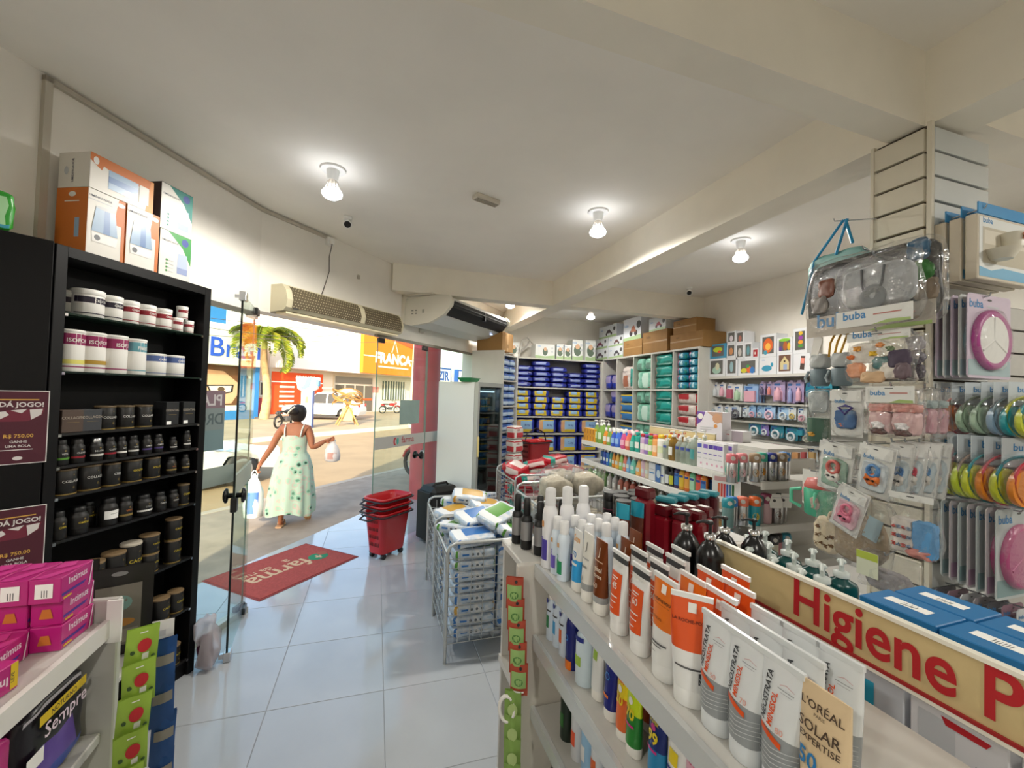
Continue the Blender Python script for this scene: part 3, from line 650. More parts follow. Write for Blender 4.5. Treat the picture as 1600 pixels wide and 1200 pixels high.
# totem, stand, pole, column, wires
p = onz(479, 668, -.12); t = thing('street_totem', 'white advertising totem with flared top and blue edges', 'totem', (p.x, p.y, -.12), A2-.9)
obj('column', MB().prism([(-.24, -.2), (.24, -.2), (.24, .2), (-.24, .2)], 0, 1.75), M('#f2f2f0', .5), t)
obj('edge_strip', MB().box(.22, .25, -.21, .21, 0, 1.75), M('#3f62a8', .5), t)
obj('flared_top', MB().rings([[(sx*w_, sy*.22, z) for sx, sy in ((-1, -1), (1, -1), (1, 1), (-1, 1))] for w_, z in ((.24, 1.72), (.4, 1.8), (.5, 2.3), (.46, 2.36))], 0, False), M('#f2f2f0', .5), t)
obj('blue_ribbon', MB().prism([(-.1, 1.78), (.1, 1.9), (.2, 2.36), (-.02, 2.36), (-.12, 2.0), (-.3, 1.84)], -.235, -.221, 0, 'y').box(.36, .48, -.23, .23, 1.95, 2.25), M('#4f96c8', .5), t)
obj('plaque', MB().box(-.06, .06, -.215, -.2, 1.15, 1.45), M('#8d7a55', .5), t)
p = onz(542, 664, -.12); t = thing('wicker_stand', 'wooden crossed-leg stand holding a wicker tangle across the street', 'stand', (p.x, p.y, -.12), .3); wm = M('#b08a52', .8)
for sx in (-1, 1):
    for sy in (-1, 1): obj('leg', MB().tube([(sx*.5, sy*.25, 0), (-sx*.15*1, sy*.15, 1.3)], .04, 6), wm, t)
for k in range(14):
    a0 = R.uniform(0, 6.28); obj('wicker_twig', MB().tube([(.75*math.cos(a0+i*.5), .5*math.sin(a0+i*.5), 1.25+.5*math.sin(i*.7+k)*.5+k*.03) for i in range(7)], .03, 5), M('#9b7440', .9), t)
obj('bundle', MB().pack(1.0, .7, .5, 3., wob=.05), M('#d8cfc0', .8, n=.2), t, (0, 0, 1.35))
obj('trunk_block', MB().box(-.25, .25, -.15, .15, .2, .9, bev=.03), M('#d2b27e', .8), t)
p = onz(643, 668, -.12); t = thing('utility_pole', 'slightly leaning pale concrete utility pole across the street', 'pole', (p.x, p.y, -.12)); obj('pole', MB().tube([(0, 0, 0), (.25, .1, 9)], [.2, .14], 10), M('#d6c9a8', .8, n=.1), t)
obj('insulator_clamp', MB().tube([(.13+.25*math.cos(a), .25*math.sin(a), 4.6) for a in [i*PI/6 for i in range(12)]], .03, 5, closed=True).box(-.2, .2, -.2, .2, 4.3, 4.5), M('#8a867c', .6), t)
p = onz(656, 790, -.12); t = thing('red_column', 'round dusty red painted column standing outside the glass', 'column', (p.x+.05, p.y+.1, -.12)); obj('shaft', MB().lathe([(.235, 0), (.235, .05), (.225, .06), (.22, 4.6)], 24), M('#a5434a', .6, n=.15, ns=6), t)
for k, (a, b) in enumerate((((300, 522), (700, 528)), ((300, 508), (560, 520)), ((330, 497), (640, 512)))):
    A, B = fac(a[0], a[1], 13), fac(b[0], b[1], 13); pts = [(A[0]+(B[0]-A[0])*i/12, 13, A[1]+(B[1]-A[1])*i/12-.3*math.sin(PI*i/12)) for i in range(13)]
    tag(obj('overhead_wire', MB().tube(pts, .012, 5), M('#55514c', .6), None, P0, (0, 0, A2)), '%s overhead wire crossing in front of the stores' % ('lowest', 'middle', 'highest')[k], 'wire', 'overhead wires')

# ---------------------------------------------------------------- the woman walking away
WP = onz(440, 824, -.125)
t = thing('person', 'person seen from behind walking away in a mint floral dress, carrying two plastic bags', 'person', WP, math.radians(-4))
V = []; Ed = []; Rd = []
def jv(p, r, par=None):
    V.append(p); Rd.append(r)
    if par is not None: Ed.append((par, len(V)-1))
    return len(V)-1
pel = jv((.1, .08, .9), .13); w0 = jv((.1, .08, 1.02), .11, pel); ch = jv((.1, .08, 1.17), .125, w0); ub = jv((.1, .085, 1.29), .1, ch)
nk = jv((.11, .09, 1.37), .048, ub); hd0 = jv((.125, .1, 1.43), .06, nk); hd1 = jv((.135, .1, 1.5), .085, hd0); hd2 = jv((.135, .1, 1.57), .07, hd1)
nose = jv((.205, .165, 1.475), .012, hd1)
def hand(w, d, side):
    "palm and five bent fingers from the wrist"
    d = Vector(d).normalized(); s = Vector(side).normalized(); w_ = Vector(V[w]); pm_ = jv(tuple(w_+d*.045), .026, w); kn = w_+d*.085; nn = d.cross(s)
    for k, (off, ln) in enumerate(((-.026, .055), (-.009, .062), (.009, .058), (.025, .045))):
        a = jv(tuple(kn+s*off), .0105, pm_); b = jv(tuple(kn+s*off+d*ln*.5+nn*.012), .0095, a); jv(tuple(kn+s*off+d*ln*.7+nn*.042), .0085, b)
    a = jv(tuple(w_+d*.03-s*.035+nn*.01), .011, pm_); jv(tuple(w_+d*.07-s*.045+nn*.03), .0095, a)
sL = jv((-.055, .08, 1.3), .062, ub); eL = jv((-.17, .06, 1.06), .045, jv((-.12, .07, 1.19), .05, sL)); wL = jv((-.295, .04, .84), .027, jv((-.235, .05, .95), .04, eL)); hand(wL, (-.35, 0, -.94), (.1, 1, 0))
sR = jv((.255, .08, 1.3), .062, ub); eR = jv((.325, .03, 1.05), .045, jv((.3, .06, 1.18), .052, sR)); wR = jv((.47, .1, 1.13), .027, jv((.4, .06, 1.08), .04, eR)); hand(wR, (.85, .2, .2), (0, .3, 1))
hL = jv((.02, .07, .82), .1, pel); kL = jv((.0, .07, .46), .06, hL); cL = jv((-.01, .02, .28), .052, kL); aL = jv((-.02, 0, .085), .033, cL); jv((-.03, .15, .03), .026, jv((-.025, .06, .04), .034, aL))
hR_ = jv((.18, .1, .82), .1, pel); kR = jv((.2, .22, .48), .06, hR_); cR = jv((.21, .22, .34), .052, kR); aR = jv((.22, .2, .17), .033, cR); jv((.26, .36, .06), .026, jv((.24, .27, .12), .034, aR))
me = bpy.data.meshes.new('body'); me.from_pydata(V, Ed, []); me.materials.append(M('#a4684a', .55, n=.08, ns=12))
body = lk('body', me, t); bpy.context.view_layer.objects.active = body
md = body.modifiers.new('skin', 'SKIN'); md.use_smooth_shade = True
for i, sv in enumerate(me.skin_vertices[0].data): sv.radius = (Rd[i], Rd[i]); sv.use_root = i == 0
body.modifiers.new('sub', 'SUBSURF').render_levels = 2
cp = [(1.215, .1, .085, .148, .112), (1.17, .1, .08, .158, .125), (1.08, .1, .08, .15, .12), (.99, .1, .08, .15, .12), (.93, .1, .08, .19, .15), (.8, .09, .08, .235, .18), (.6, .08, .09, .26, .2), (.4, .075, .1, .285, .22), (.24, .07, .1, .295, .235), (.17, .07, .1, .29, .235)]
rs = []
for z, cx, cy, ax, ay in cp:
    amp = .0 if z > .95 else .055*min(1, (.97-z)/.5)
    rs.append([(cx+ax*(1+amp*math.sin(11*a)+amp*.6*math.sin(5*a+1))*math.cos(a), cy+ay*(1+amp*math.sin(11*a))*math.sin(a), z+(.03*math.sin(3*a) if z < .3 else 0)) for a in [2*PI*j/66 for j in range(66)]])
md_ = M('#b8d2c3', .8); tt = md_.node_tree; tc = tt.nodes.new('ShaderNodeTexCoord'); vo = tt.nodes.new('ShaderNodeTexVoronoi'); vo.inputs['Scale'].default_value = 10; n2 = tt.nodes.new('ShaderNodeTexNoise'); n2.inputs['Scale'].default_value = 9
rp = tt.nodes.new('ShaderNodeValToRGB'); rp.color_ramp.interpolation = 'CONSTANT'; els = rp.color_ramp.elements
els[0].color = lin('#27463a'); els[1].position = .25; els[1].color = lin('#6fa48c')
for ps, c in ((.34, '#a3c9b6'), (.5, '#c4bdb4'), (.6, '#b4d0c0')): e_ = els.new(ps); e_.color = lin(c)
ad = tt.nodes.new('ShaderNodeMath'); ad.operation = 'MULTIPLY_ADD'; ad.inputs[1].default_value = .55
tt.links.new(tc.outputs['Object'], vo.inputs['Vector']); tt.links.new(tc.outputs['Object'], n2.inputs['Vector']); tt.links.new(vo.outputs['Distance'], ad.inputs[0]); 
ad.inputs[1].default_value = 1.0; m3 = tt.nodes.new('ShaderNodeMath'); m3.operation = 'SUBTRACT'; m3.inputs[1].default_value = .38; tt.links.new(n2.outputs['Fac'], m3.inputs[0]); tt.links.new(m3.outputs[0], ad.inputs[2])
tt.links.new(ad.outputs[0], rp.inputs[0]); tt.links.new(rp.outputs[0], tt.nodes['Principled BSDF'].inputs['Base Color'])
dr = obj('dress', MB().rings(rs, 0, True, False, False), md_, t)
obj('shoulder_strap', MB().tube([(.0, -.035, 1.2), (-.005, -.02, 1.3), (-.01, .06, 1.365)], .009, 5), M('#dfeae0', .8), dr); obj('shoulder_strap', MB().tube([(.19, -.035, 1.2), (.205, -.02, 1.3), (.215, .06, 1.365)], .009, 5), M('#dfeae0', .8), dr)
obj('waist_seam', MB().rings([[(.1+.155*math.cos(a), .08+.126*math.sin(a), z) for a in [2*PI*j/40 for j in range(40)]] for z in (.965, .99)], 0, True, False, False), M('#b7d9c6', .8), dr)
hr = M('#1c1512', .5, n=.2, ns=60); obj('hair', MB().rings([[(.125+r*math.cos(a), .085+r*1.02*math.sin(a), z) for a in [2*PI*j/18 for j in range(18)]] for r, z in ((.05, 1.395), (.082, 1.42), (.1, 1.47), (.106, 1.53), (.096, 1.58), (.065, 1.615), (.01, 1.628))]), hr, t)
bn = obj('hair_bun', MB().lathe([(.01, -.05), (.05, -.04), (.068, 0), (.05, .045), (.01, .055)], 12), hr, t, (.09, -.02, 1.53)); obj('hair_clip', MB().tube([(.035, -.08, 1.5), (.06, -.1, 1.54), (.09, -.1, 1.57), (.12, -.085, 1.6)], .012, 5), M('#d8d0c4', .3), t)
for (x, y, z, rx) in ((-.028, .06, .0, 0.), (.245, .28, .06, -.6)):
    sd = obj('sandal', MB().prism([(-.04, -.1), (.035, -.1), (.045, .06), (.03, .13), (-.03, .13), (-.05, .06)], 0, .018), M('#c9a27c', .7), t, (x, y, z), (rx, 0, 0)); obj('sandal_strap', MB().tube([(-.045, .04, .015), (-.03, .05, .07), (0, .055, .082), (.03, .05, .07), (.045, .04, .015)], .011, 5), M('#d6b08a', .6), sd)
def bag(name, label, loc, w, h, col, pc, pr=None):
    b = thing(name, label, 'plastic bag', loc); f = M(col, .35, n=.06)
    rs = [[(w*k*.5*math.cos(a)*(1+.06*math.sin(5*a+z*20)), w*k*.3*math.sin(a)*(1+.08*math.sin(4*a)), z) for a in [2*PI*j/24 for j in range(24)]] for k, z in ((.5, 0), (.95, .02), (1, h*.3), (.9, h*.6), (.55, h*.82), (.22, h*.94), (.1, h))]
    o = obj('bag_body', MB().rings(rs), f, b)
    for s in (-1, 1): obj('bag_handle', MB().tube([(s*.03, 0, h*.9), (s*.035, 0, h*1.0), (s*.008, 0, h*1.08)], .009, 5), f, b)
    if pc: obj('bag_print', MB().surf(lambda u, v: (w*.36*(u-.5)*2*.8, -w*.305*math.sqrt(max(0, 1-(.8*(u-.5)*2*.75)**2)), h*(pr[0]+(pr[1]-pr[0])*v)), 8, 2), M(pc, .5), b)
    return b
hl = Vector((V[wL][0]-.045, V[wL][1], V[wL][2]-.13)); hrp = Vector((V[wR][0]+.1, V[wR][1]+.02, V[wR][2]))
rotz = Matrix.Rotation(math.radians(-4), 4, 'Z')
bag('shopping_bag', 'tall white plastic bag with a blue print in the left hand of the walking person', WP+rotz@(hl-Vector((.02, 0, .585))), .24, .58, '#e6e8ec', '#4d78c0', (.12, .6))
bag('shopping_bag', 'small white plastic bag with reddish print held up in the right hand', WP+rotz@(hrp-Vector((-.0, 0, .29))), .2, .29, '#e0dce0', '#c89a92', (.15, .45))
# ================================================================ product shapes used all over the shop
@memo
def can(r, h, body, lid, bands=(), texts=(), lidh=.14, lr=1.0, n=18, base=None):
    hb = h*(1-lidh); p = proto(MB().lathe([(r*.96, 0), (r, h*.02), (r, hb*.98), (r*.97, hb)], n), body)
    p.part('lid', MB().lathe([(r*lr*1.01, hb), (r*lr*1.03, hb+.002), (r*lr*1.03, h*.985), (r*lr*.97, h)], n), lid)
    if base: p.part('base_rim', MB().lathe([(r*1.01, 0), (r*1.015, h*.035)], n), base)
    if bands: p.part('label', *prints([('F', 'r', -r*1.45, a*h, r*1.45, b*h, m) for a, b, m in bands], cyl_map(r), seg=10))
    if texts: p.part('lettering', *prints([('F', 't', t, u*r, v*h, s*h, m) for t, u, v, s, m in texts], cyl_map(r+.0012)))
    return p
BOTTLE = {'round': [(.9, 0), (1, .02), (1, .6), (.96, .68), (.6, .78), (.36, .82), (.36, .86)],
 'jar': [(.92, 0), (1, .03), (1, .62), (.93, .7), (.75, .76), (.72, .8)],
 'spray': [(.95, 0), (1, .02), (1, .66), (.9, .73), (.62, .78), (.6, .8)],
 'drop': [(.8, 0), (.95, .03), (1, .2), (.9, .45), (.62, .68), (.38, .78), (.36, .82)],
 'flat': [(.95, 0), (1, .03), (1, .74), (.9, .8), (.45, .84), (.42, .87)],
 'hips': [(.82, 0), (.9, .04), (.78, .3), (.86, .55), (.7, .7), (.4, .78), (.38, .82)],
 'straight': [(.97, 0), (1, .02), (1, .78), (.98, .8), (.98, .81)]}
@memo
def bottle(kind, r, h, body, cap, ck='cap', prn=(), sy=1., n=14, capm2=None):
    pf = [(a*r, b*h) for a, b in BOTTLE[kind]]; zn = pf[-1][1]; rn = pf[-1][0]
    p = proto(MB().lathe(pf, n, sy=sy), body)
    k = sy if kind in ('straight', 'spray') else max(sy, .8)
    if ck == 'cap': p.part('cap', MB().lathe([(rn*1.1, zn-h*.01), (rn*1.12, zn), (rn*1.08, h*.985), (rn*.9, h)], n, sy=k), cap)
    elif ck == 'wide': p.part('cap', MB().lathe([(r*.7, zn-h*.02), (r*.72, zn), (r*.7, h*.965), (r*.62, h*.99), (r*.4, h)], n, sy=k), cap)
    elif ck == 'pump':
        p.part('collar', MB().lathe([(rn*1.2, zn-h*.005), (rn*1.2, zn+h*.055), (rn*.6, zn+h*.065)], 12), capm2 or cap)
        hz = zn+h*.17; m_ = MB().lathe([(rn*.35, zn+h*.06), (rn*.35, hz)], 8).lathe([(rn*.6, hz), (rn*.75, hz+h*.02), (rn*.5, hz+h*.045)], 10); m_.tube([(0, 0, hz+h*.025), (0, -r*.6, hz+h*.03), (0, -r*1.0, hz+h*.008)], [rn*.38, rn*.3, rn*.22], 7)
        p.part('pump', m_, cap)
    elif ck == 'trigger':
        p.part('trigger_head', MB().lathe([(rn*1.1, zn), (rn*1.1, zn+h*.05)], 10).box(-r*.3, r*.3, -r*.9, r*.5, zn+h*.05, h, bev=r*.15), cap)
    if prn: p.part('label', *prints([('F',)+tuple(x) for x in prn], cyl_map(r, sy), seg=8))
    return p
@memo
def box_(w, d, h, body, prn=(), bev=.0015):
    p = proto(MB().box(-w/2, w/2, -d/2, d/2, 0, h, bev=bev), body)
    if prn: p.part('print', *prints(list(prn), face_map(w, d, h)))
    return p
@memo
def tube_(w, h, zones, cap, prn=(), caph=.15, crimp=None, dep=.62, cw=.8):
    """squeeze tube standing on its cap; zones = ((v0, v1, mat), ...) up the body"""
    n = 20; z0 = h*caph
    def ring(v):
        z = z0+(h-z0)*v; a = w/2*(cw+(1-cw)*min(1, v*1.6)); b = w/2*dep*(1-v**1.25)*.95+.0012
        e = 1 if v < .6 else 1-.0*(v-.6)
        return a, b, z
    vs = sorted({0., .04, .15, .3, .45, .6, .75, .86, .95, 1.}|{a for a, _, _ in zones}|{b for _, b, _ in zones})
    rs = []; ms = []; mats = []
    for v in vs:
        a, b, z = ring(v); rs.append([(a*math.cos(2*PI*j/n), b*math.sin(2*PI*j/n), z) for j in range(n)])
    for i in range(len(vs)-1):
        m = next((m for a, b, m in zones if a-1e-6 <= (vs[i]+vs[i+1])/2 <= b+1e-6), zones[-1][2])
        if m not in mats: mats.append(m)
        ms.append(mats.index(m))
    p = proto(MB().rings(rs, ms), mats)
    rc = w/2*cw; p.part('cap', MB().lathe([(rc*.95, 0), (rc*.99, h*.01), (rc*.99, z0*.97), (rc*.96, z0*1.01)], n, sy=dep*.95/cw*.98+.02), cap)
    if crimp: p.part('crimp', MB().box(-w/2, w/2, -.0024, .0024, h*.955, h*1.002), crimp)
    def S(u, v, e):
        f_ = max(0., min(1., (v-z0)/(h-z0))); a, b, z = ring(f_); q = max(-.98, min(.98, u/a)); return (u, -b*math.sqrt(1-q*q)-e-.0006, v)
    if prn: p.part('print', *prints([('F',)+tuple(x) for x in prn], lambda f: S, e0=.0004, seg=8))
    return p
@memo
def pack_(w, d, h, zones, seed=1, n=5, e=5., wob=.004, prn=()):
    """soft pack; zones = (base, ((faces,u0,u1,v0,v1,mat),...))"""
    base, zs = zones; mats = [base]+[z[5] for z in zs]
    def mi(f, u, v):
        r = 0
        for k, z in enumerate(zs):
            if f in z[0] and z[1] <= u <= z[2] and z[3] <= v <= z[4]: r = k+1
        return r
    p = proto(MB().pack(w, d, h, e, n, mi, wob, seed), mats)
    if prn: p.part('print', *prints([x for x in prn], face_map(w*.99+.006, d*.99+.012, h)))
    return p
def row(pr, name, pts, rz, lab, cat, group, where, jit=0., order='from the left'):
    "a counted row of like products"
    n = len(pts)
    for i, p in enumerate(pts):
        q = pr[i % len(pr)] if isinstance(pr, (list, tuple)) else pr
        pos = 'only one' if n == 1 else nth(i)+' '+order
        q.put(name, p, rz+R.uniform(-jit, jit), '%s, %s %s' % (lab, pos, where) if n > 1 else '%s %s' % (lab, where), cat, group)

# ================================================================ tall black supplement shelf
S_ = onz(303, 1047); dS = Vector((math.cos(A1), math.sin(A1), 0)); SL = S_-dS*.80
def shx(px, py, y=0.):
    q = sh(0, y, 0); return max(.0, (onpl(px, py, q, A1)-q).dot(dS))
def sh(x, y, z): return fr(SL, A1, x, y, z)
MBK = M('#070607', .5, n=.1, ns=8, spec=.25)
t = thing('tall_shelf', 'tall black bookcase-like shelf filled with supplement jars', 'shelf', SL, 0, None, (0, 0, A1))
SD = .2; SH = 2.32
obj('side_panel', MB().box(0, .045, 0, SD, 0, SH, bev=.002), MBK, t); obj('side_panel', MB().box(.755, .80, 0, SD, 0, SH, bev=.002), MBK, t)
obj('back_panel', MB().box(.045, .755, SD-.012, SD, .08, SH-.03), M('#050505', .6, spec=.2), t); obj('top_panel', MB().box(.045, .755, 0, SD, SH-.045, SH), MBK, t)
obj('plinth', MB().box(.045, .755, .02, .05, 0, .1), MBK, t)
TZ = [2.03, 1.77, 1.495, 1.35, 1.215, 1.02, .70, .40, .1]
for k, z in enumerate(TZ):
    if k < 2: obj('glass_shelf', MB().box(.046, .754, .004, SD-.014, z-.008, z), glassy('#9fb8ac', 1.4, .05, .25, '#41564c'), t)
    else: obj('shelf_board', MB().box(.046, .754, .004, SD-.014, z-.012, z), M('#111010', .4), t)
    for x in (.05, .75): obj('shelf_pin', MB().box(x-.006, x+.006, .0, .012, z-.016, z-.004), CHROME, t)
W_ = M('#e4e2dc', .5); NAVY = M('#231a2e', .5); RED = M('#8a1022', .5); MAG = M('#8c1453', .5); TEAL = M('#5f9aa5', .5); BLU = M('#4a5f93', .5); GOLD = M('#8a743c', .5)
def pl_(pr, nm, px, py, z, lb, ct, g, y=None, r=.05, dz=0., turn=0.):
    yy = (r+.008) if y is None else y
    pr.put(nm, sh(min(.753-r, max(.048+r, shx(px, py, yy-r*.4))), yy, z+dz+.0005), A1+turn, lb, ct, g)
G1 = 'white tubs on the top glass shelf'
def tubw(r, h, c, tx='CREATINE'): return can(r, h, W_, M('#e9e8e2', .4), ((.5, .72, c), (.1, .14, c)), ((tx, .35, .56, .12, W_), ('o', .7, .72, .1, RED)), .2)
for px, r, h, c, lb in ((110, .045, .115, NAVY, 'white tub with dark band at the left end, half behind a bigger tub'), (142, .06, .128, NAVY, 'largest white tub with dark band on the top glass shelf'), (177, .045, .12, NAVY, 'white tub with dark band right of the largest tub'), (205, .041, .115, RED, 'first white tub with red band, next to the dark-banded tub'), (232, .041, .113, RED, 'second white tub with red band on the top glass shelf'), (258, .041, .112, RED, 'third white tub with red band on the top glass shelf')):
    pl_(tubw(r, h, c), 'supplement_tub', px, 500, TZ[0], lb+'' if len(lb.split()) > 9 else lb+' of black shelf', 'tub', G1, None if px != 110 else .12, r)
sm = tubw(.028, .075, RED, 'CREA')
for px, dz, y, lb in ((279, 0, .035, 'small white red-banded tub at the shelf end, left of the pair'), (296, 0, .06, 'small white red-banded tub at the far right end of top glass shelf'), (286, .0755, .05, 'small white red-banded tub stacked above two others')): pl_(sm, 'supplement_tub', px, 515, TZ[0], lb, 'tub', G1, y, .028, dz)
def canw(r, h, c, tx, extra=()): return can(r, h, W_, W_, ((.64, .9, c), (.1, .13, c))+extra, ((tx, .15, .7, .13, W_), ('o', .3, .86, .1, RED)), .07)
G2 = 'cans on the second glass shelf'
for px, r, h, c, tx, lb, ex in ((111, .054, .19, MAG, 'ISOFORT', 'white protein can with magenta band, leftmost on second glass shelf', ((.18, .28, M('#d8cf6a', .6)),)), (146, .053, .19, MAG, 'ISOFORT', 'white protein can with magenta band and yellow fruit print, second from left', ((.2, .3, M('#a8862c', .6)),)), (181, .055, .19, MAG, 'ISOFORT', 'white protein can with magenta band, third from left, turned aside', ()), (213, .05, .185, TEAL, 'FIBER', 'white can with teal band between the magenta and blue cans', ()), (245, .054, .12, BLU, 'CARBO', 'low white can with blue band, left of the pair', ()), (275, .052, .12, BLU, 'CARBO', 'low white can with blue band at the right end', ())):
    pl_(canw(r, h, c, tx, ex), 'supplement_can', px, 582, TZ[1], lb, 'can', G2, None, r, turn=.25 if px == 181 else 0)
KB = M('#171513', .45); KL = M('#5e4d33', .5); YL = M('#c2ab2e', .5); WT = M('#c9c7c2', .5); GR = M('#4f8a2a', .5)
def kcan(r, h, tx, tc=None, lid=KL): return can(r, h, KB, lid, ((.02, .05, GOLD),), ((tx, .15, .48, .13, tc or WT), ('o', .2, .74, .1, GOLD), ('|||', .2, .25, .1, GOLD)), .07, base=GOLD)
G3 = 'dark boxes and cans on the third shelf'
def kbox(w, h, c, tx, tag_=False):
    return box_(w, .08, h, M(c, .6), (('F', 't', tx, 0, h*.6, .017, M('#9a8f80', .6)), ('F', 'r', -w*.3, h*.45, w*.3, h*.46, GOLD))+((('F', 'r', -w*.45, .004, -w*.1, .022, PAPER),) if tag_ else ()))
pl_(kbox(.085, .1, '#4a3a30', 'COLLAGEN'), 'supplement_box', 106, 676, TZ[2], 'brown box at the left end of the third shelf', 'box', G3, .05, .04)
pl_(kbox(.08, .1, '#34363a', 'COLLAGEN'), 'supplement_box', 137, 674, TZ[2], 'charcoal box beside the brown box on the third shelf', 'box', G3, .05, .04)
for px, lb in ((167, 'first'), (197, 'second'), (226, 'third')): pl_(kcan(.04, .115, 'COLLAGEN'), 'supplement_can', px, 672, TZ[2], lb+' black collagen can from the left on the third shelf', 'can', G3, None, .04)
for px, lb in ((263, 'black box with white price tag, left of the pair on third shelf'), (289, 'black box with white price tag at the right end of third shelf')): pl_(kbox(.078, .13, '#17181a', 'ESSENTIAL', True), 'supplement_box', px, 668, TZ[2], lb, 'box', G3, .05, .04)
def kbot(r, h, band, tx, kind='jar', cap=BLACK, tc=WT): return bottle(kind, r, h, KB, cap, 'wide', (('r', -r*1.3, h*.22, r*1.3, h*.3, band), ('t', tx, .0, h*.4, h*.1, tc), ('o', 0, h*.56, h*.03, h*.03, GOLD)))
G4 = 'small dark bottles on the fourth shelf'
for k, (px, r, h, bd, cp) in enumerate(((97, .03, .115, GR, BLACK), (123, .028, .112, RED, M('#2b2927', .4)), (152, .028, .11, WT, STEEL), (173, .027, .108, RED, BLACK), (191, .024, .105, W_, BLACK), (209, .026, .105, WT, BLACK), (230, .026, .1, M('#4b3a78', .5), BLACK), (248, .025, .1, M('#4b3a78', .5), BLACK), (271, .02, .075, WT, BLACK), (292, .022, .105, WT, BLACK))):
    pl_(kbot(r, h, bd, ('VITA', 'CLEAN', 'MAGNE', 'CLEAN', 'VIT', 'VITA', 'OMEGA', 'OMEGA', 'ZINC', 'VITA')[k], cap=cp), 'supplement_bottle', px, 710, TZ[3], 'small dark supplement bottle, %s from the left on the fourth shelf' % nth(k), 'bottle', G4, None, r)
G5 = 'dark cans on the fifth shelf'
for k, (px, r, h, tx, tc) in enumerate(((103, .046, .115, 'COLLAGEN', WT), (141, .048, .118, 'COLLAGEN', WT), (176, .037, .112, 'CREA', WT), (208, .044, .112, 'GOLDEN', YL), (239, .038, .11, 'XYLITOL', YL))): pl_(kcan(r, h, tx, tc), 'supplement_can', px, 760, TZ[4], 'black can with %s lettering, %s from the left on the fifth shelf' % ('yellow' if tc is YL else 'white', nth(k)), 'can', G5, None, r)
for px, r, tc, lb in ((268, .03, M('#c06a2a', .5), 'dark bottle with orange lettering at the right of the fifth shelf'), (290, .024, WT, 'slim dark bottle at the far right end of the fifth shelf')): pl_(kbot(r, .1, GOLD, 'VITA', 'jar', BLACK, tc), 'supplement_bottle', px, 740, TZ[4], lb, 'bottle', G5, None, r)
G6 = 'dark bottles on the sixth shelf'
for k, (px, r, h, tx, tc, bd, y) in enumerate(((94, .03, .125, 'CHIA', YL, KB, None), (126, .038, .125, 'OMEGA', YL, KB, None), (140, .03, .12, 'OMEGA', YL, KB, .12), (172, .038, .135, '', WT, W_, None), (197, .032, .125, 'VIT C', M('#d0752a', .5), GOLD, None), (226, .04, .11, 'COCO', WT, W_, None), (251, .03, .105, 'OMEGA', WT, KB, None), (271, .028, .1, 'OMEGA', WT, KB, None))):
    q = kbot(r, h, bd, tx or 'III', 'jar', BLACK, tc) if k != 3 else bottle('jar', r, h, KB, BLACK, 'wide', (('r', -r, h*.25, r, h*.55, PAPER), ('t', '=====', 0, h*.4, h*.08, M('#666666', .6))))
    pl_(q, 'supplement_bottle', px, 815, TZ[5], 'dark glossy supplement bottle, %s from the left on the sixth shelf' % nth(k), 'bottle', G6, y, r)
pl_(kcan(.03, .12, 'COFFEE', YL), 'supplement_can', 288, 790, TZ[5], 'black can with yellow print at the right end of the sixth shelf', 'can', G6, None, .03)
G7 = 'kraft-lidded cans on the lower shelves'
for k, (px, r, h, z, dz) in enumerate(((150, .045, .16, TZ[6], 0), (182, .048, .17, TZ[6], 0), (208, .045, .19, TZ[6], 0), (236, .045, .1, TZ[6], 0), (236, .045, .1, TZ[6], .1005), (272, .04, .13, TZ[6], 0), (272, .04, .12, TZ[6], .1305), (225, .045, .11, TZ[7], 0), (258, .043, .12, TZ[7], 0), (280, .04, .12, TZ[7], 0), (250, .043, .11, TZ[8], 0), (278, .043, .11, TZ[8], 0))):
    lb = 'black can with kraft lid %s' % ('leftmost on the seventh shelf', 'second on the seventh shelf', 'with pale lid, third on the seventh shelf', 'bottom of the left stack on the seventh shelf', 'atop the left stack on the seventh shelf', 'bottom of the right stack on the seventh shelf', 'atop the right stack on the seventh shelf', 'leftmost on the eighth shelf', 'middle one on the eighth shelf', 'right end of the eighth shelf', 'left one on the bottom shelf', 'right one on the bottom shelf')[k]
    pl_(kcan(r, h, 'CACAO', YL, M('#b9b0a0', .6) if k == 2 else M('#7d6647', .6)), 'supplement_can', px, 880, z, lb, 'can', G7, None, r, dz)

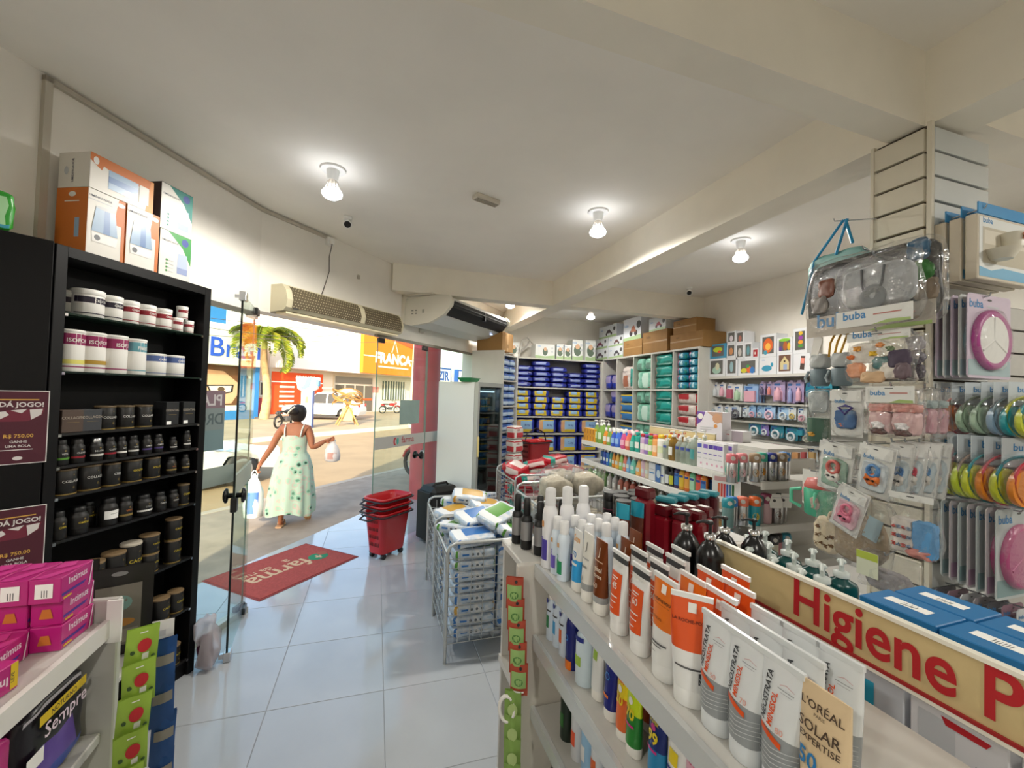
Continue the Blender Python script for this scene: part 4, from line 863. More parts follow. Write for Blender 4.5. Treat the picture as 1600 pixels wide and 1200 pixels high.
# black panel at the left with two posters
AP = math.radians(39); PLen = .42; PO = Vector((-1.341, 2.32, 0))-Vector((math.cos(AP), math.sin(AP), 0))*PLen
t = tag(obj('black_cabinet', MB().box(0, PLen, 0, .03, 0, 2.325, bev=.003), MBK, None, PO, (0, 0, AP)), 'tall black cabinet side left of the supplement shelf', 'cabinet')
def pnx(px, py): p = onpl(px, py, PO, AP); return (p-PO).dot(Vector((math.cos(AP), math.sin(AP), 0))), p.z
MAR = M('#4c1426', .6); MAR2 = M('#6e2034', .6)
def poster(px, y0, y1, lb, curl=False):
    u1, zt = pnx(px, y0); _, zb = pnx(px, y1); w_ = .17; u0 = u1-w_; h = zt-zb; uc = u0+w_*.52; GO = M('#d2a24a', .5); WH = M('#d8d2d0', .6)
    def S(f): return lambda u, v, e: (u, -.004-e-(.02*max(0, (uc-u)/w_)**2*(v-zb)/h if curl else 0), v)
    base = MB().surf(lambda a, b: S(0)(u0+w_*a, zb+h*b, -.0006), 6, 1)
    o = obj('poster', base, PAPER, None, PO, (0, 0, AP)); tag(o, lb, 'poster', 'maroon football promotion posters')
    b, m = prints([('F', 'r', u0+.002, zb+.003, u1-.003, zt-.003, MAR), ('F', 'p', [(u0+.01, zt-h*.42), (u0+w_*.3, zt-h*.27), (u1-.012, zt-h*.24), (u1-.02, zt-h*.34), (u1-.06, zt-h*.42)], MAR2),
        ('F', 'p', [(u1-.055, zt-h*.26), (u1-.018, zt-h*.25), (u1-.022, zt-h*.33), (u1-.05, zt-h*.4)], WH), ('F', 'p', [(u0+.015, zt-h*.3), (u0+.05, zt-h*.28), (u0+.06, zt-h*.33), (u0+.03, zt-h*.4)], WH), ('F', 'p', [(uc-.025, zt-h*.27), (uc+.02, zt-h*.25), (uc+.005, zt-h*.31)], WH),
        ('F', 't', 'DÁ JOGO!', uc+.005, zt-h*.22, .027, WH, 0, .03), ('F', 'r', u0+.03, zt-h*.13, u1-.03, zt-h*.115, GO), ('F', 't', 'R$ 750,00', uc, zt-h*.64, .02, GO, 0, .02), ('F', 't', 'GANHE', uc, zt-h*.71, .014, WH, 0, .02), ('F', 't', 'UMA BOLA', uc, zt-h*.77, .014, WH, 0, .02), ('F', 'r', u0+.04, zt-h*.81, u1-.04, zt-h*.8, WH), ('F', 'o', uc, zt-h*.92, .014, .008, WH)], S, e0=.0005 if curl else .0002, seg=8)
    obj('print', b, m, o)
poster(78, 611, 721, 'upper maroon poster on the black cabinet side, flat'); poster(73, 787, 897, 'lower maroon poster on the black cabinet side, curling and partly hidden', True)

# boxes on top of the shelf
def onshelf(pr, nm, px, y, lb, g, z=SH, turn=0.): pr.put(nm, sh(shx(px, 390) if px is not None else y[0], y if px is not None else y[1], z+.001), A1+turn, lb, 'box', g)
WB = M('#dcd8d0', .45); OR = M('#c96d22', .5); SLV = M('#8fa9c4', .3); GY = M('#b9bcc0', .4)
def humid(w, h, u=0.): # humidifier picture
    return (('F', 'p', [(u-.055, h*.2), (u+.05, h*.2), (u+.055, h*.34), (u-.06, h*.34)], M('#e6e4e0', .4)), ('F', 'p', [(u-.06, h*.36), (u+.055, h*.36), (u+.04, h*.74), (u-.045, h*.74)], SLV), ('F', 'p', [(u-.01, h*.36), (u+.02, h*.36), (u+.016, h*.74), (u-.008, h*.74)], M('#5f7fae', .3)), ('F', 'o', u-.003, h*.75, .043, .008, GY), ('F', 'o', u-.035, h*.27, .013, .013, M('#5a5c60', .4)))
hb = lambda: box_(.168, .17, .3, WB, (('L', 'r', -.085, 0, .085, .3, OR), ('F', 'p', [(.03, .17), (.084, .17), (.084, .3), (.05, .3)], OR), ('F', 'p', [(.066, 0), (.084, 0), (.084, .2), (.066, .2)], OR), ('F', 'o', .06, .275, .019, .011, W_), ('L', 'o', .0, .27, .02, .012, W_), ('L', 'r', -.04, .235, .04, .24, W_), ('L', 'r', .02, .07, .045, .16, SLV), ('F', 't', 'UMIDIFICADOR', -.03, .265, .014, M('#444a60', .5)), ('F', 'r', -.085, .25, .02, .254, GY))+humid(.19, .3, -.005))
GB = 'humidifier boxes on top of the black shelf'
xa = shx(133, 392)
hb().put('humidifier_box', sh(xa+.088, .09, SH+.001), A1, 'orange and white humidifier box, left one on top of the black shelf', 'box', GB)
hb().put('humidifier_box', sh(xa+.257, .085, SH+.001), A1, 'orange and white humidifier box, right one under the lying box', 'box', GB)
lyb = box_(.3, .17, .165, WB, (('F', 'p', [(-.15, .165), (.15, .165), (.15, .11), (-.04, .11), (-.15, .14)], OR), ('F', 'p', [(-.15, .165), (-.08, .165), (-.1, .1), (-.15, .13)], OR), ('F', 'p', [(.11, 0), (.15, 0), (.15, .165), (.135, .165)], M('#d98b3a', .5)), ('F', 'o', -.125, .135, .012, .018, W_), ('F', 'p', [(-.07, .03), (.07, .03), (.07, .12), (-.07, .12)], SLV), ('F', 'p', [(-.07, .06), (.07, .06), (.07, .09), (-.07, .09)], M('#5f7fae', .3)), ('F', 'p', [(.075, .03), (.125, .03), (.125, .12), (.075, .12)], W_), ('L', 't', 'UMIDIFICADOR', .0, .08, .016, M('#444a60', .5), 90), ('L', 'o', -.04, .08, .012, .02, GY)))
lyb.put('humidifier_box', sh(xa+.155, .09, SH+.303), A1, 'white and orange humidifier box lying on top of two upright ones', 'box', GB)
def gbox(c): return box_(.19, .16, .25, WB, (('F', 'p', [(-.05, .25), (.095, .25), (.095, .09), (.04, .18)], c), ('F', 'o', .055, .215, .022, .022, M('#2d3f8c', .5)), ('F', 't', 'UMIDIFICADOR', -.035, .19, .014, M('#35404a', .5)), ('F', 'p', [(.01, .03), (.075, .03), (.075, .065), (.01, .065)], M('#8f9cc0', .4)), ('F', 'p', [(.01, .065), (.075, .065), (.07, .145), (.015, .145)], M('#b4c0dc', .3)), ('L', 'r', -.08, 0, .08, .25, M('#3a211e', .5)), ('T', 'r', -.095, -.08, .095, .08, c))+tuple(('F', 'o', -.052, .03+.02*k, .006, .006, c) for k in range(4))+tuple(('F', 'r', -.044, .028+.02*k, -.012, .031+.02*k, GY) for k in range(4)))
xg = shx(247, 430)
gbox(M('#2c8a3a', .5)).put('humidifier_box', sh(xg+.1, .085, SH+.001), A1, 'white box with green corner, under the teal-cornered one', 'box', GB)
gbox(M('#1f7a70', .5)).put('humidifier_box', sh(xg+.096, .085, SH+.252), A1, 'white box with teal corner on top of the green-cornered box', 'box', GB)
# green pack standing on the black cabinet, left edge
u_, z_ = pnx(12, 362); pk = pack_(.16, .06, .165, (M('#2f9a30', .35), (('F', 0, 1, .0, .25, M('#3f9fb4', .35)), ('F', 0, .8, .25, .75, M('#a9d8a6', .35)))), 3)
pk.put('green_pack', fr(PO, AP, pnx(30, 240)[0]-.08, .045, 2.3255), AP, 'green and blue glossy pack at the left edge above the black cabinet', 'pack')

# ================================================================ white gondola at the lower left with pink boxes
GX = -.6; t = thing('gondola_shelf', 'white display gondola holding pink boxes at lower left', 'gondola', (GX, 0, 0))
MS = M('#c8c6c0', .4, n=.04, ns=6)
obj('shelf_board', MB().box(-.42, 0, .2, 1.275, 1.125, 1.15, bev=.003), MS, t); obj('price_rail', MB().box(-.004, .008, .2, 1.275, 1.112, 1.155), M('#dedcd6', .3), t)
obj('shelf_board', MB().box(-.42, 0, .2, 1.275, .865, .89, bev=.003), MS, t); obj('shelf_board', MB().box(-.42, 0, .2, 1.275, .5, .525, bev=.003), MS, t)
obj('end_panel', MB().box(-.45, .02, 1.28, 1.3, 0, 1.2, bev=.003), MS, t); obj('back_panel', MB().box(-.46, -.44, .2, 1.28, 0, 1.2), MS, t)
obj('ticket', MB().box(.0, .03, 1.272, 1.278, 1.1, 1.2), PAPER, t); obj('base', MB().box(-.45, 0, .2, 1.28, 0, .12), MS, t)
obj('end_ledge', MB().box(-.42, -.02, 1.302, 1.62, .935, .95, bev=.002), MS, t)
PK = M('#b81a78', .35, coat=.3); PK2 = M('#d23a92', .35, coat=.3); YS = M('#d8b91e', .5); PW = M('#ead6e2', .4)
def tampon(bar=True): return box_(.054, .105, .052, PK, (('R', 't', 'Intimus', .0, .03, .021, PW, 0, .02), ('R', 'p', [(-.05, .012), (.02, .012), (.03, .018), (-.05, .018)], M('#4a2f8c', .5)), ('R', 'p', [(-.045, .004), (-.02, .004), (-.02, .008), (-.045, .008)], YS), ('R', 'p', [(.035, .0), (.04, 0), (.05, .05), (.047, .05)], PW), ('T', 'p', [(-.027, -.05), (.0, -.05), (.027, .0), (.027, .03)], PK2), ('T', 'p', [(-.02, .0), (.01, .02), (.0, .05), (-.02, .04)], PK2))
    +((('F', 'r', -.016, .012, .014, .042, PAPER), ('F', 't', '|||', 0, .018, .016, M('#555555', .6))) if bar else (('F', 'p', [(-.012, .015), (.012, .015), (.007, .035), (-.007, .035)], M('#c8742c', .5)),)))
GP = 'pink boxes stacked on the lower left gondola'
for lay in range(3):
    for c in range(5):
        for dp in range(1 if lay < 2 else 1):
            tampon(lay == 2 and c < 2).put('tampon_box', (GX-.05-c*.0565-(.004 if lay == 1 else .0), 1.215+(-.004, .003, -.008)[lay]+R.uniform(-.003, .003), 1.151+lay*.0525), R.uniform(-.02, .02), 'pink Intimus box in the %s layer, %s from the aisle edge' % (('bottom', 'middle', 'top')[lay], nth(c)), 'box', GP)
for c in range(4):
    tampon(c % 2 == 0).put('tampon_box', (GX-.1-c*.0565, 1.104, 1.151+(.0 if c < 1 else 0)), R.uniform(-.03, .03), 'pink Intimus box in the nearer row, %s from the aisle edge' % nth(c), 'box', GP)
lyt = box_(.105, .06, .05, PK, (('F', 't', 'Intimus', .0, .03, .022, PW, 180, .02), ('F', 'p', [(-.05, .034), (.01, .034), (.01, .04), (-.05, .04)], M('#4a2f8c', .5)), ('F', 'r', .036, .004, .05, .05, YS), ('F', 't', 'LEVE', .043, .025, .009, M('#333333', .5), 90), ('F', 'p', [(-.04, .005), (-.034, .005), (-.028, .025), (-.034, .025)], PW), ('F', 'o', -.022, .018, .007, .007, M('#6f9fd8', .4)), ('T', 'r', -.04, -.02, 0, .01, PAPER)))
lyt.put('tampon_box', (GX-.06, 1.0, 1.151), HALF-.15, 'pink Intimus box turned sideways with a yellow strip, in front of the stack', 'box', GP)
lyt.put('tampon_box', (GX-.055, .87, 1.151), HALF-.1, 'pink Intimus box turned sideways at the lower left corner', 'box', GP)
bp = pack_(.2, .075, .19, (M('#17131a', .3), (('F', 0, 1, 0, .2, M('#1c3f9a', .3)), ('F', .3, .8, .25, .5, M('#5a3a98', .3)), ('F', .0, 1, .86, 1, M('#bdbac0', .3)))), 4, 8, prn=(('F', 't', 'Sempre', .02, .115, .042, PW, 0, .01), ('F', 'r', -.06, .148, .08, .168, YS), ('F', 't', 'NOTURNO', .01, .152, .015, M('#222222', .5)), ('F', 'r', -.09, .075, -.045, .105, PAPER)))
for k in range(3): bp.put('pad_pack', (GX-.055-k*.085, 1.15, .891), HALF, 'black and blue pad pack with white lettering, %s from the aisle under the pink boxes' % nth(k), 'pack', 'black pad packs')
pp = pack_(.2, .075, .2, (PK, (('F', 0, 1, 0, .18, PK2), ('F', .2, .7, .5, .85, M('#d58fc0', .35)))), 6, 8, prn=(('F', 't', 'intimus', -.01, .06, .045, PW, 0, .02), ('F', 'r', -.1, .105, .09, .12, YS), ('F', 't', 'intimus', -.03, .145, .02, PW)))
for k in range(3): pp.put('pad_pack', (GX-.05-k*.085, .935, .891), HALF, 'pink pad pack with white lettering, %s from the aisle at the left edge' % nth(k), 'pack', 'pink pad packs')
# strips of packets hanging on the gondola end
def sachet(w, h, c, seed, prn):
    q = proto(MB().surf(lambda u, v: ((u-.5)*w, -.004-.008*math.sin(PI*u)*math.sin(PI*v)+.002*math.sin(9*u+seed+5*v), v*h), 6, 8), c); q.part('backing', MB().surf(lambda u, v: ((u-.5)*w, .002, v*h), 1, 1), c)
    q.part('print', *prints(prn, lambda f: lambda u, v, e: (u*w, -.0065-.008*math.sin(PI*(u+.5))*math.sin(PI*v)-e, v*h), seg=6)); return q
GN = M('#9cbf45', .4); DG = M('#3d5a2c', .5)
gs = sachet(.062, .11, GN, 0, [('F', 'o', .05, .62, .22, .15, M('#c22a30', .5)), ('F', 'r', .0, .3, .2, .45, M('#e4e6d8', .5)), ('F', 'o', -.3, .5, .07, .05, DG), ('F', 'o', .35, .3, .07, .05, DG), ('F', 'r', -.12, .9, .12, .92, PAPER)])
for k in range(6):
    gs.put('green_sachet', (-.535+.006*(k % 2), 1.285-.012*k, 1.02-.075*k), .55, 'lime green sachet, %s from the top of the strip on the gondola end' % nth(k), 'sachet', 'lime green sachets', (.12, .03*(-1)**k, .55))
bs = sachet(.055, .14, M('#1c4a86', .35), 2, [('F', 'r', -.4, .5, .4, .7, M('#8f8a80', .5))])
for k in range(4): bs.put('blue_sachet', (-.55, 1.45+.01*k, .87-.11*k), .4, 'dark blue sachet, %s from the top behind the green strip' % nth(k), 'sachet', 'dark blue sachets', (.05, .02*(-1)**k, .5))
po = lambda s: sachet(.15, .25, M('#1a1614', .35), s, [('F', 'r', -.33, .12, .33, .8, M('#6f6a60', .5)), ('F', 'o', .0, .6, .2, .09, M('#6d8f88', .5)), ('F', 'o', .0, .38, .25, .05, M('#b27a34', .5)), ('F', 'r', -.3, .15, .3, .3, M('#8d887c', .5)), ('F', 'o', .0, .93, .12, .025, M('#777777', .5))])
po(1).put('black_pouch', (-.68, 1.5, .951), .35, 'black standing pouch with a food picture, right one before the dark shelf', 'pouch', 'black pouches')
po(4).put('black_pouch', (-.84, 1.56, .951), .25, 'black standing pouch with a food picture, left one beside the pink boxes', 'pouch', 'black pouches')
pw_ = sachet(.09, .06, PAPER, 1, [('F', 'r', -.3, .3, .3, .6, M('#cccccc', .6))]); pw_.put('paper_slip', (-.61, 1.55, .951), .2, 'white paper slip sticking out beside the black pouch', 'paper')
# loose bag on the floor beside the shelf
p = onz(322, 1045); b = thing('floor_bag', 'crumpled clear bag with a purple packet beside the black shelf base', 'bag', (p.x, p.y, 0))
obj('bag_film', MB().pack(.1, .1, .33, 3., wob=.02, seed=9), glassy('#f4f0f2', 1.4, .15, .35, '#e8e0e4', .02, .5), b); obj('purple_packet', MB().pack(.07, .06, .19, 4., wob=.008, seed=2), M('#4a2238', .4), b, (-.01, 0, .015))
# ================================================================ entrance mat, baskets, speaker
t = thing('door_mat', 'red entrance mat with cream farma lettering, read from outside', 'door mat', (-.765, 4.535, 0), A2)
MW, MD = .535, .385
obj('pile', MB().box(-MW+.02, MW-.02, -MD+.02, MD-.02, .0, .009), M('#a5453b', .95, n=.2, ns=60, bump=.4), t); obj('edge', MB().prism([(-MW, -MD), (MW, -MD), (MW, MD), (-MW, MD)], 0, .005), M('#84332d', .8), t)
CR = M('#c7a884', .95); b, m = prints([('F', 't', 'farma', -.08, .06, .27, CR, 180, .015), ('F', 't', 'a', .1, .17, .14, CR, 180), ('F', 't', 'da rua', -.22, -.12+.27, .12, CR, 180), ('F', 'o', .33, -.04, .1, .09, M('#1f7d54', .95)), ('F', 'r', .3, -.06, .36, -.03, CR), ('F', 'r', .32, -.09, .34, 0, CR), ('F', 'o', .41, -.0, .05, .05, M('#a0543f', .95))], lambda f: lambda u, v, e: (u, v, .0095+e)); obj('lettering', b, m, t)
RD = M('#b3121b', .35, coat=.2)
def rrect(a, b, r, n=4): return [(sx*(a-r)+r*math.cos(q), sy*(b-r)+r*math.sin(q)) for sx, sy, q0 in ((1, 1, 0), (-1, 1, HALF), (-1, -1, PI), (1, -1, 3*HALF)) for q in [q0+k*HALF/n for k in range(n+1)]]
def basket(loc, rz, label, wheels=True, name='shopping_basket'):
    t = thing(name, label, 'basket', loc, rz, 'stacked red rolling baskets' if wheels else None); H = .42
    prof = [(.16, .10, .05, 0), (.165, .105, .05, .01), (.205, .14, .06, H*.93), (.22, .155, .06, H*.95), (.22, .155, .06, H)]
    rs = [[(x, y, z) for x, y in rrect(a, b, r)] for a, b, r, z in prof]; inn = [[(x, y, z) for x, y in rrect(a-.008, b-.008, r)] for a, b, r, z in ((.22, .155, .06, H), (.2, .135, .055, H*.9), (.158, .098, .05, .012))]
    obj('bucket', MB().rings(rs+inn), RD, t)
    sl = MB(); dk = M('#3d0609', .7)
    for zz in (.10, .18, .26, .34):
        f = zz/(H*.93); a, bb = .165+.04*f, .105+.035*f
        for k in range(7):
            for sg in (-1, 1):
                y = -.06+k*.02; sl.box(min(sg*(a+.001), sg*(a-.002)), max(sg*(a+.001), sg*(a-.002)), y-.005, y+.005, zz-.022, zz+.022)
    obj('slot_pattern', sl, dk, t)['kind'] = 'stuff'
    obj('rim_handle', MB().tube([(x, y, H*.93) for x, y in rrect(.235, .165, .06)], .009, 6, closed=True), M('#1b1517', .4), t)
    obj('pull_handle', MB().tube([(-.22, -.1, H*.93), (-.32, -.06, H*.9), (-.32, .06, H*.9), (-.22, .1, H*.93)], .009, 6), M('#1b1517', .4), t)
    if wheels:
        for sx in (-1, 1):
            for sy in (-1, 1): obj('wheel', MB().rings([[(sx*.12+.028*math.cos(q*PI/6), sy*.08+yy, -.028+.028*math.sin(q*PI/6)) for q in range(12)] for yy in (-.014, .014)]), M('#161616', .5), t)
    return t
bz_ = onz(604, 872); bx, by = bz_.x, bz_.y+.1
for k, lb in enumerate(('bottom red rolling basket with black wheels', 'middle red rolling basket nested in the stack', 'top red rolling basket of the stack by the glass')): basket((bx, by, .058+.075*k), .75, lb, k == 0)
p = onz(662, 850); t = thing('speaker', 'black loudspeaker box standing on the floor beside the baskets', 'speaker', (p.x+.19, p.y+.13, 0), .45)
obj('cabinet', MB().box(-.19, .19, -.13, .2, .0, .63, bev=.05), M('#101112', .55, bump=.1, ns=90), t); obj('front_grille', MB().box(-.215, -.19, -.1, .17, .03, .58, bev=.012), M('#1c1d1e', .7), t)
obj('handle', MB().box(-.05, .05, -.14, -.129, .32, .48, bev=.01), M('#050505', .4), t); obj('top_handle', MB().tube([(-.1, 0, .63), (-.08, 0, .655), (.08, 0, .655), (.1, 0, .63)], .014, 6), M('#1a1a1a', .5), t)

# ================================================================ refrigerator and tall unit along the front wall
FQ = Vector((1.152, 5.03, 0)); t = thing('refrigerator', 'white upright refrigerator with a glass door', 'refrigerator', FQ, A2)
RW, RDp, RH = .70, .55, 1.86; WF = M('#dfe1de', .4)
obj('cabinet', MB().box(0, .03, .03, RDp, .06, RH).box(RW-.03, RW, .03, RDp, .06, RH).box(.03, RW-.03, RDp-.03, RDp, .06, RH).box(.03, RW-.03, .03, RDp-.03, RH-.08, RH).box(.03, RW-.03, .03, RDp-.03, .06, .3), WF, t)
obj('kick_plate', MB().box(.02, RW-.02, .06, .1, 0, .06), M('#555555', .5), t)
dr_ = obj('door', MB().box(0, .045, -.025, .025, .3, RH).box(RW-.045, RW, -.025, .025, .3, RH).box(.045, RW-.045, -.025, .025, .3, .36).box(.045, RW-.045, -.025, .025, RH-.05, RH), M('#a9aca8', .35, .2), t)
obj('door_glass', MB().box(.045, RW-.045, -.006, .006, .36, RH-.05), glassy('#a9b4b4', 1.45, 0, 0, extra=.05), dr_); obj('door_handle', MB().box(.0, .03, -.045, -.025, .95, 1.2, bev=.006), M('#d9c98a', .4), dr_)
for k in range(5): obj('shelf', MB().box(.04, RW-.04, .06, RDp-.05, .5+.25*k, .507+.25*k), M('#8f989a', .3, .5), t)
obj('inner_lamp', MB().box(.1, RW-.1, .06, .1, RH-.12, RH-.1), M('#e8f4ff', .4, em=3), t); obj('thermostat', MB().box(.35, .5, .035, .05, RH-.3, RH-.18), W_, t)
for k in range(5):
    for j in range(6):
        c = ('#6f8f9c', '#3d7a5c', '#b9a58c', '#7c8fb0', '#c9c4bc', '#8c4a4a')[(k*2+j) % 6]; q = box_(.075, .06, .12+.02*((k+j) % 3), M(c, .6))
        q.put('medicine_box', fr(FQ, A2, .1+j*.1, .2, .508+.25*k), A2, 'small box inside the refrigerator, %s shelf from the bottom, %s from the left' % (nth(k), nth(j)), 'box', 'boxes inside the refrigerator')
q = proto(MB().rings([[(x, y, z) for x, y in rrect(a, b_, .02)] for a, b_, z in ((.1, .07, 0), (.13, .1, .05), (.122, .092, .05), (.095, .065, .008))], 0, False), M('#1c7a44', .4)); q.put('green_tray', fr(FQ, A2, .05, .14, RH+.001), A2, 'green plastic tray on top of the refrigerator', 'tray')
t = thing('tall_unit', 'tall white shelf unit of wipes beside the refrigerator', 'shelf', fr(FQ, A2, .73, 0, 0), A2)
UH = 2.33; UW = .5
obj('side_panel', MB().box(0, .02, 0, .5, 0, UH), SHELFW, t); obj('side_panel', MB().box(UW-.02, UW, 0, .5, 0, UH), SHELFW, t); obj('back_panel', MB().box(.02, UW-.02, .48, .5, 0, UH), SHELFW, t)
for k in range(7): obj('shelf_board', MB().box(.02, UW-.02, .01, .48, .1+k*.36, .12+k*.36), SHELFW, t)
wp = [pack_(.2, .2, .1, (M('#4a74b8', .35), (('FL', .1, .9, .2, .6, M('#c3d6ea', .35)), ('F', .3, .7, .6, .95, M('#2b4f9a', .35)))), s) for s in (1, 2)]
for k in range(6):
    for l in range(3):
        for j in range(2): wp[(k+l) % 2].put('wipes_pack', fr(FQ, A2, .73+.14+.215*j, .115, .121+k*.36+l*.102), A2+R.uniform(-.05, .05), 'blue wipes pack, %s shelf from below, %s in its stack, %s side' % (nth(k), nth(l), ('near', 'far')[j]), 'pack', 'blue wipes packs')
bx1 = box_(.36, .4, .26, M('#a8804f', .8, n=.08, ns=9), (('F', 'r', -.02, 0, .02, .26, M('#b8935f', .5)), ('F', 'r', -.04, .05, .04, .1, M('#93703f', .7)), ('L', 'r', -.2, .0, .2, .26, M('#9a7443', .8))))
bx1.put('cardboard_box', fr(FQ, A2, .73+.22, .25, UH+.001), A2, 'cardboard box on top of the tall unit behind the air conditioner', 'box', 'cardboard boxes')
rp_ = pack_(.2, .17, .18, (M('#e0dcd6', .4), (('FL', 0, 1, .7, .9, M('#b3202a', .4)), ('FL', .2, .9, .15, .45, M('#c8444a', .4)))), 2, 8, prn=(('F', 't', 'DES', -.03, .115, .035, M('#b3202a', .4)),))
for k in range(7): rp_.put('red_white_pack', fr(FQ, A2, .82, -.16, .001+.186*k), A2-.35+R.uniform(-.1, .1), 'red and white pack, %s from the floor in the stack by the refrigerator' % nth(k), 'pack', 'red and white packs by the refrigerator')

# ================================================================ wire bins of diapers
MWIRE = M('#b9bbb9', .35, .6)
def bin_(x0, x1, y0, y1, zt, label, zb=.12):
    t = thing('wire_bin', label, 'wire bin', ((x0+x1)/2, (y0+y1)/2, 0)); a, b = (x1-x0)/2, (y1-y0)/2
    for sx in (-1, 1):
        for sy in (-1, 1): obj('leg', MB().tube([(sx*a, sy*b, 0), (sx*a, sy*b, zt-.05)], .011, 8), MWIRE, t)
    for sy in (-1, 1): obj('end_hoop', MB().tube([(-a, sy*b, zt-.06), (-a+.01, sy*b, zt-.02), (-a+.05, sy*b, zt), (a-.05, sy*b, zt), (a-.01, sy*b, zt-.02), (a, sy*b, zt-.06)], .011, 8), MWIRE, t)
    for sx in (-1, 1): obj('side_rail', MB().tube([(sx*a, -b, zt-.06), (sx*a, b, zt-.06)], .009, 6), MWIRE, t)
    for nm, f in (('near', -b), ('far', b)):
        w_ = MB()
        for k in range(9): x = -a+2*a*k/8; w_.tube([(x, f, zb), (x, f, zt-.03)], .0025, 4)
        for k in range(10): z = zb+(zt-.1-zb)*k/9; w_.tube([(-a, f, z), (a, f, z)], .0025, 4)
        obj('end_mesh', w_, MWIRE, t)['kind'] = 'stuff'
    for f in (-a, a):
        w_ = MB()
        for k in range(9): y = -b+2*b*k/8; w_.tube([(f, y, zb), (f, y, zt-.06)], .0025, 4)
        for k in range(8): z = zb+(zt-.1-zb)*k/7; w_.tube([(f, -b, z), (f, b, z)], .0025, 4)
        obj('side_mesh', w_, MWIRE, t)['kind'] = 'stuff'
    w_ = MB()
    for k in range(9): x = -a+2*a*k/8; w_.tube([(x, -b, zb), (x, b, zb)], .003, 4)
    for k in range(9): y = -b+2*b*k/8; w_.tube([(-a, y, zb), (a, y, zb)], .003, 4)
    obj('floor_mesh', w_, MWIRE, t)['kind'] = 'stuff'
    return t
bin_(.47, 1.1, 2.72, 3.32, .755, 'wire bin of diapers, nearest to the viewer'); bin_(.49, 1.1, 3.35, 3.97, .755, 'wire bin of diapers, behind the nearest one')
DW = M('#d2d4d6', .35, h2='#a9bccf', ns=26); DB = M('#2f6fb4', .35); DG2 = M('#4f8f2e', .35); DY = M('#c79a3a', .35); DS = M('#8f9aa6', .4)
def dp(c, s, w=.3, d=.2, h=.068): return pack_(w, d, h, (DW, (('FBLR', .0, .22, 0, 1, c), ('F', .45, 1, .0, .3, DS), ('T', .25, .85, .3, .9, c), ('T', 0, .25, 0, 1, M('#e3e6e8', .35)))), s, 6, 6., .004, prn=tuple(('F', 'o', -.02+.035*k, h*.6, .009, .009, M('#5d646c', .5)) for k in range(3))+(('F', 'r', -.09, h*.5, -.045, h*.68, DB), ('F', 'r', -.08, h*.2, .06, h*.27, DS)))
dps = [dp(DB, 1), dp(DB, 2), dp(DY, 3), dp(DB, 4)]; dgs = [dp(DG2, 5), dp(DG2, 6)]
GD = 'diaper packs in the wire bins'
for bi, (y0, lb) in enumerate(((2.735, 'near'), (3.365, 'second'))):
    for l in range(8):
        for j in range(2):
            q = (dgs if l >= 6 and j == 0 else dps)[(l+j) % (2 if l >= 6 and j == 0 else 4)]
            q.put('diaper_pack', (.66, y0+.115+j*.26, .124+l*.0715), R.uniform(-.04, .04), 'white and blue diaper pack, %s layer, %s row, %s bin' % (nth(l), ('front', 'back')[j], lb), 'pack', GD)
    up = dp(DB, 8, .56, .1, .068)
    for k in range(2): up.put('diaper_pack', (.9+.075*k, y0+.12, .405), 0, 'diaper pack standing on end, %s of the pair in the %s bin' % (('left', 'right')[k], lb), 'pack', GD, (0, -HALF, 0))
    for j in range(3): up.put('diaper_pack', (.86+.085*j, y0+.38, .405), 0, 'diaper pack standing on end in the back row, %s, %s bin' % (nth(j), lb), 'pack', GD, (0, -HALF, 0))
    if bi == 0: spots = ((.66, .12, .71, .1, -.05, .1), (.6, .36, .70, -.2, .06, -.5), (.74, .4, .76, .3, -.1, .35), (.94, .12, .73, .25, .6, .15), (.98, .33, .76, -.3, .4, -.3), (.86, .22, .82, .35, -.25, .6))
    else: spots = ((.64, .15, .70, .1, -.1, .5), (.72, .38, .72, -.15, .1, -.3), (.92, .2, .73, .3, .25, .2), (.95, .42, .75, -.2, .3, .9), (.8, .3, .79, .3, .2, -.2))
    for k, (x, y, z, rx, ry, rz) in enumerate(spots):
        (dps+dgs)[(k*3+bi+1) % 6].put('diaper_pack', (x, y0+y, z), 0, 'diaper pack tossed on the heap, %s from the left edge, %s bin' % (nth(k), lb), 'pack', GD, (rx*.7, ry*.6, rz))
# bin of red and teal packs, and bin with clear bags, behind
bin_(1.32, 2.12, 3.95, 4.6, .93, 'wire bin of red and teal packs near the diaper shelves'); bin_(1.12, 1.7, 2.75, 3.3, 1.0, 'wire bin of bagged cotton behind the spray bottles', .22)
r1 = pack_(.3, .2, .1, (M('#b81d2c', .35), (('FT', .0, .3, 0, 1, M('#2f9a8c', .35)), ('F', .4, .9, .4, .7, M('#e0d2cc', .35)))), 11, 6, 4., .008); r2 = pack_(.26, .2, .12, (M('#b3222e', .35), (('FT', .3, .8, .3, .8, M('#d8c9c2', .35)), ('T', .0, .2, 0, 1, M('#38a394', .35)))), 12, 6, 4., .008)
for k in range(16):
    l = k//4; (r1, r2)[k % 2].put('red_pack', (1.52+.38*(k % 2), 4.13+.3*((k//2) % 2), .125+l*.17), R.uniform(-.2, .2), 'red and teal pack inside the bin, %s layer, %s' % (nth(l), ('near left', 'near right', 'far left', 'far right')[k % 4]), 'pack', 'red and teal packs')
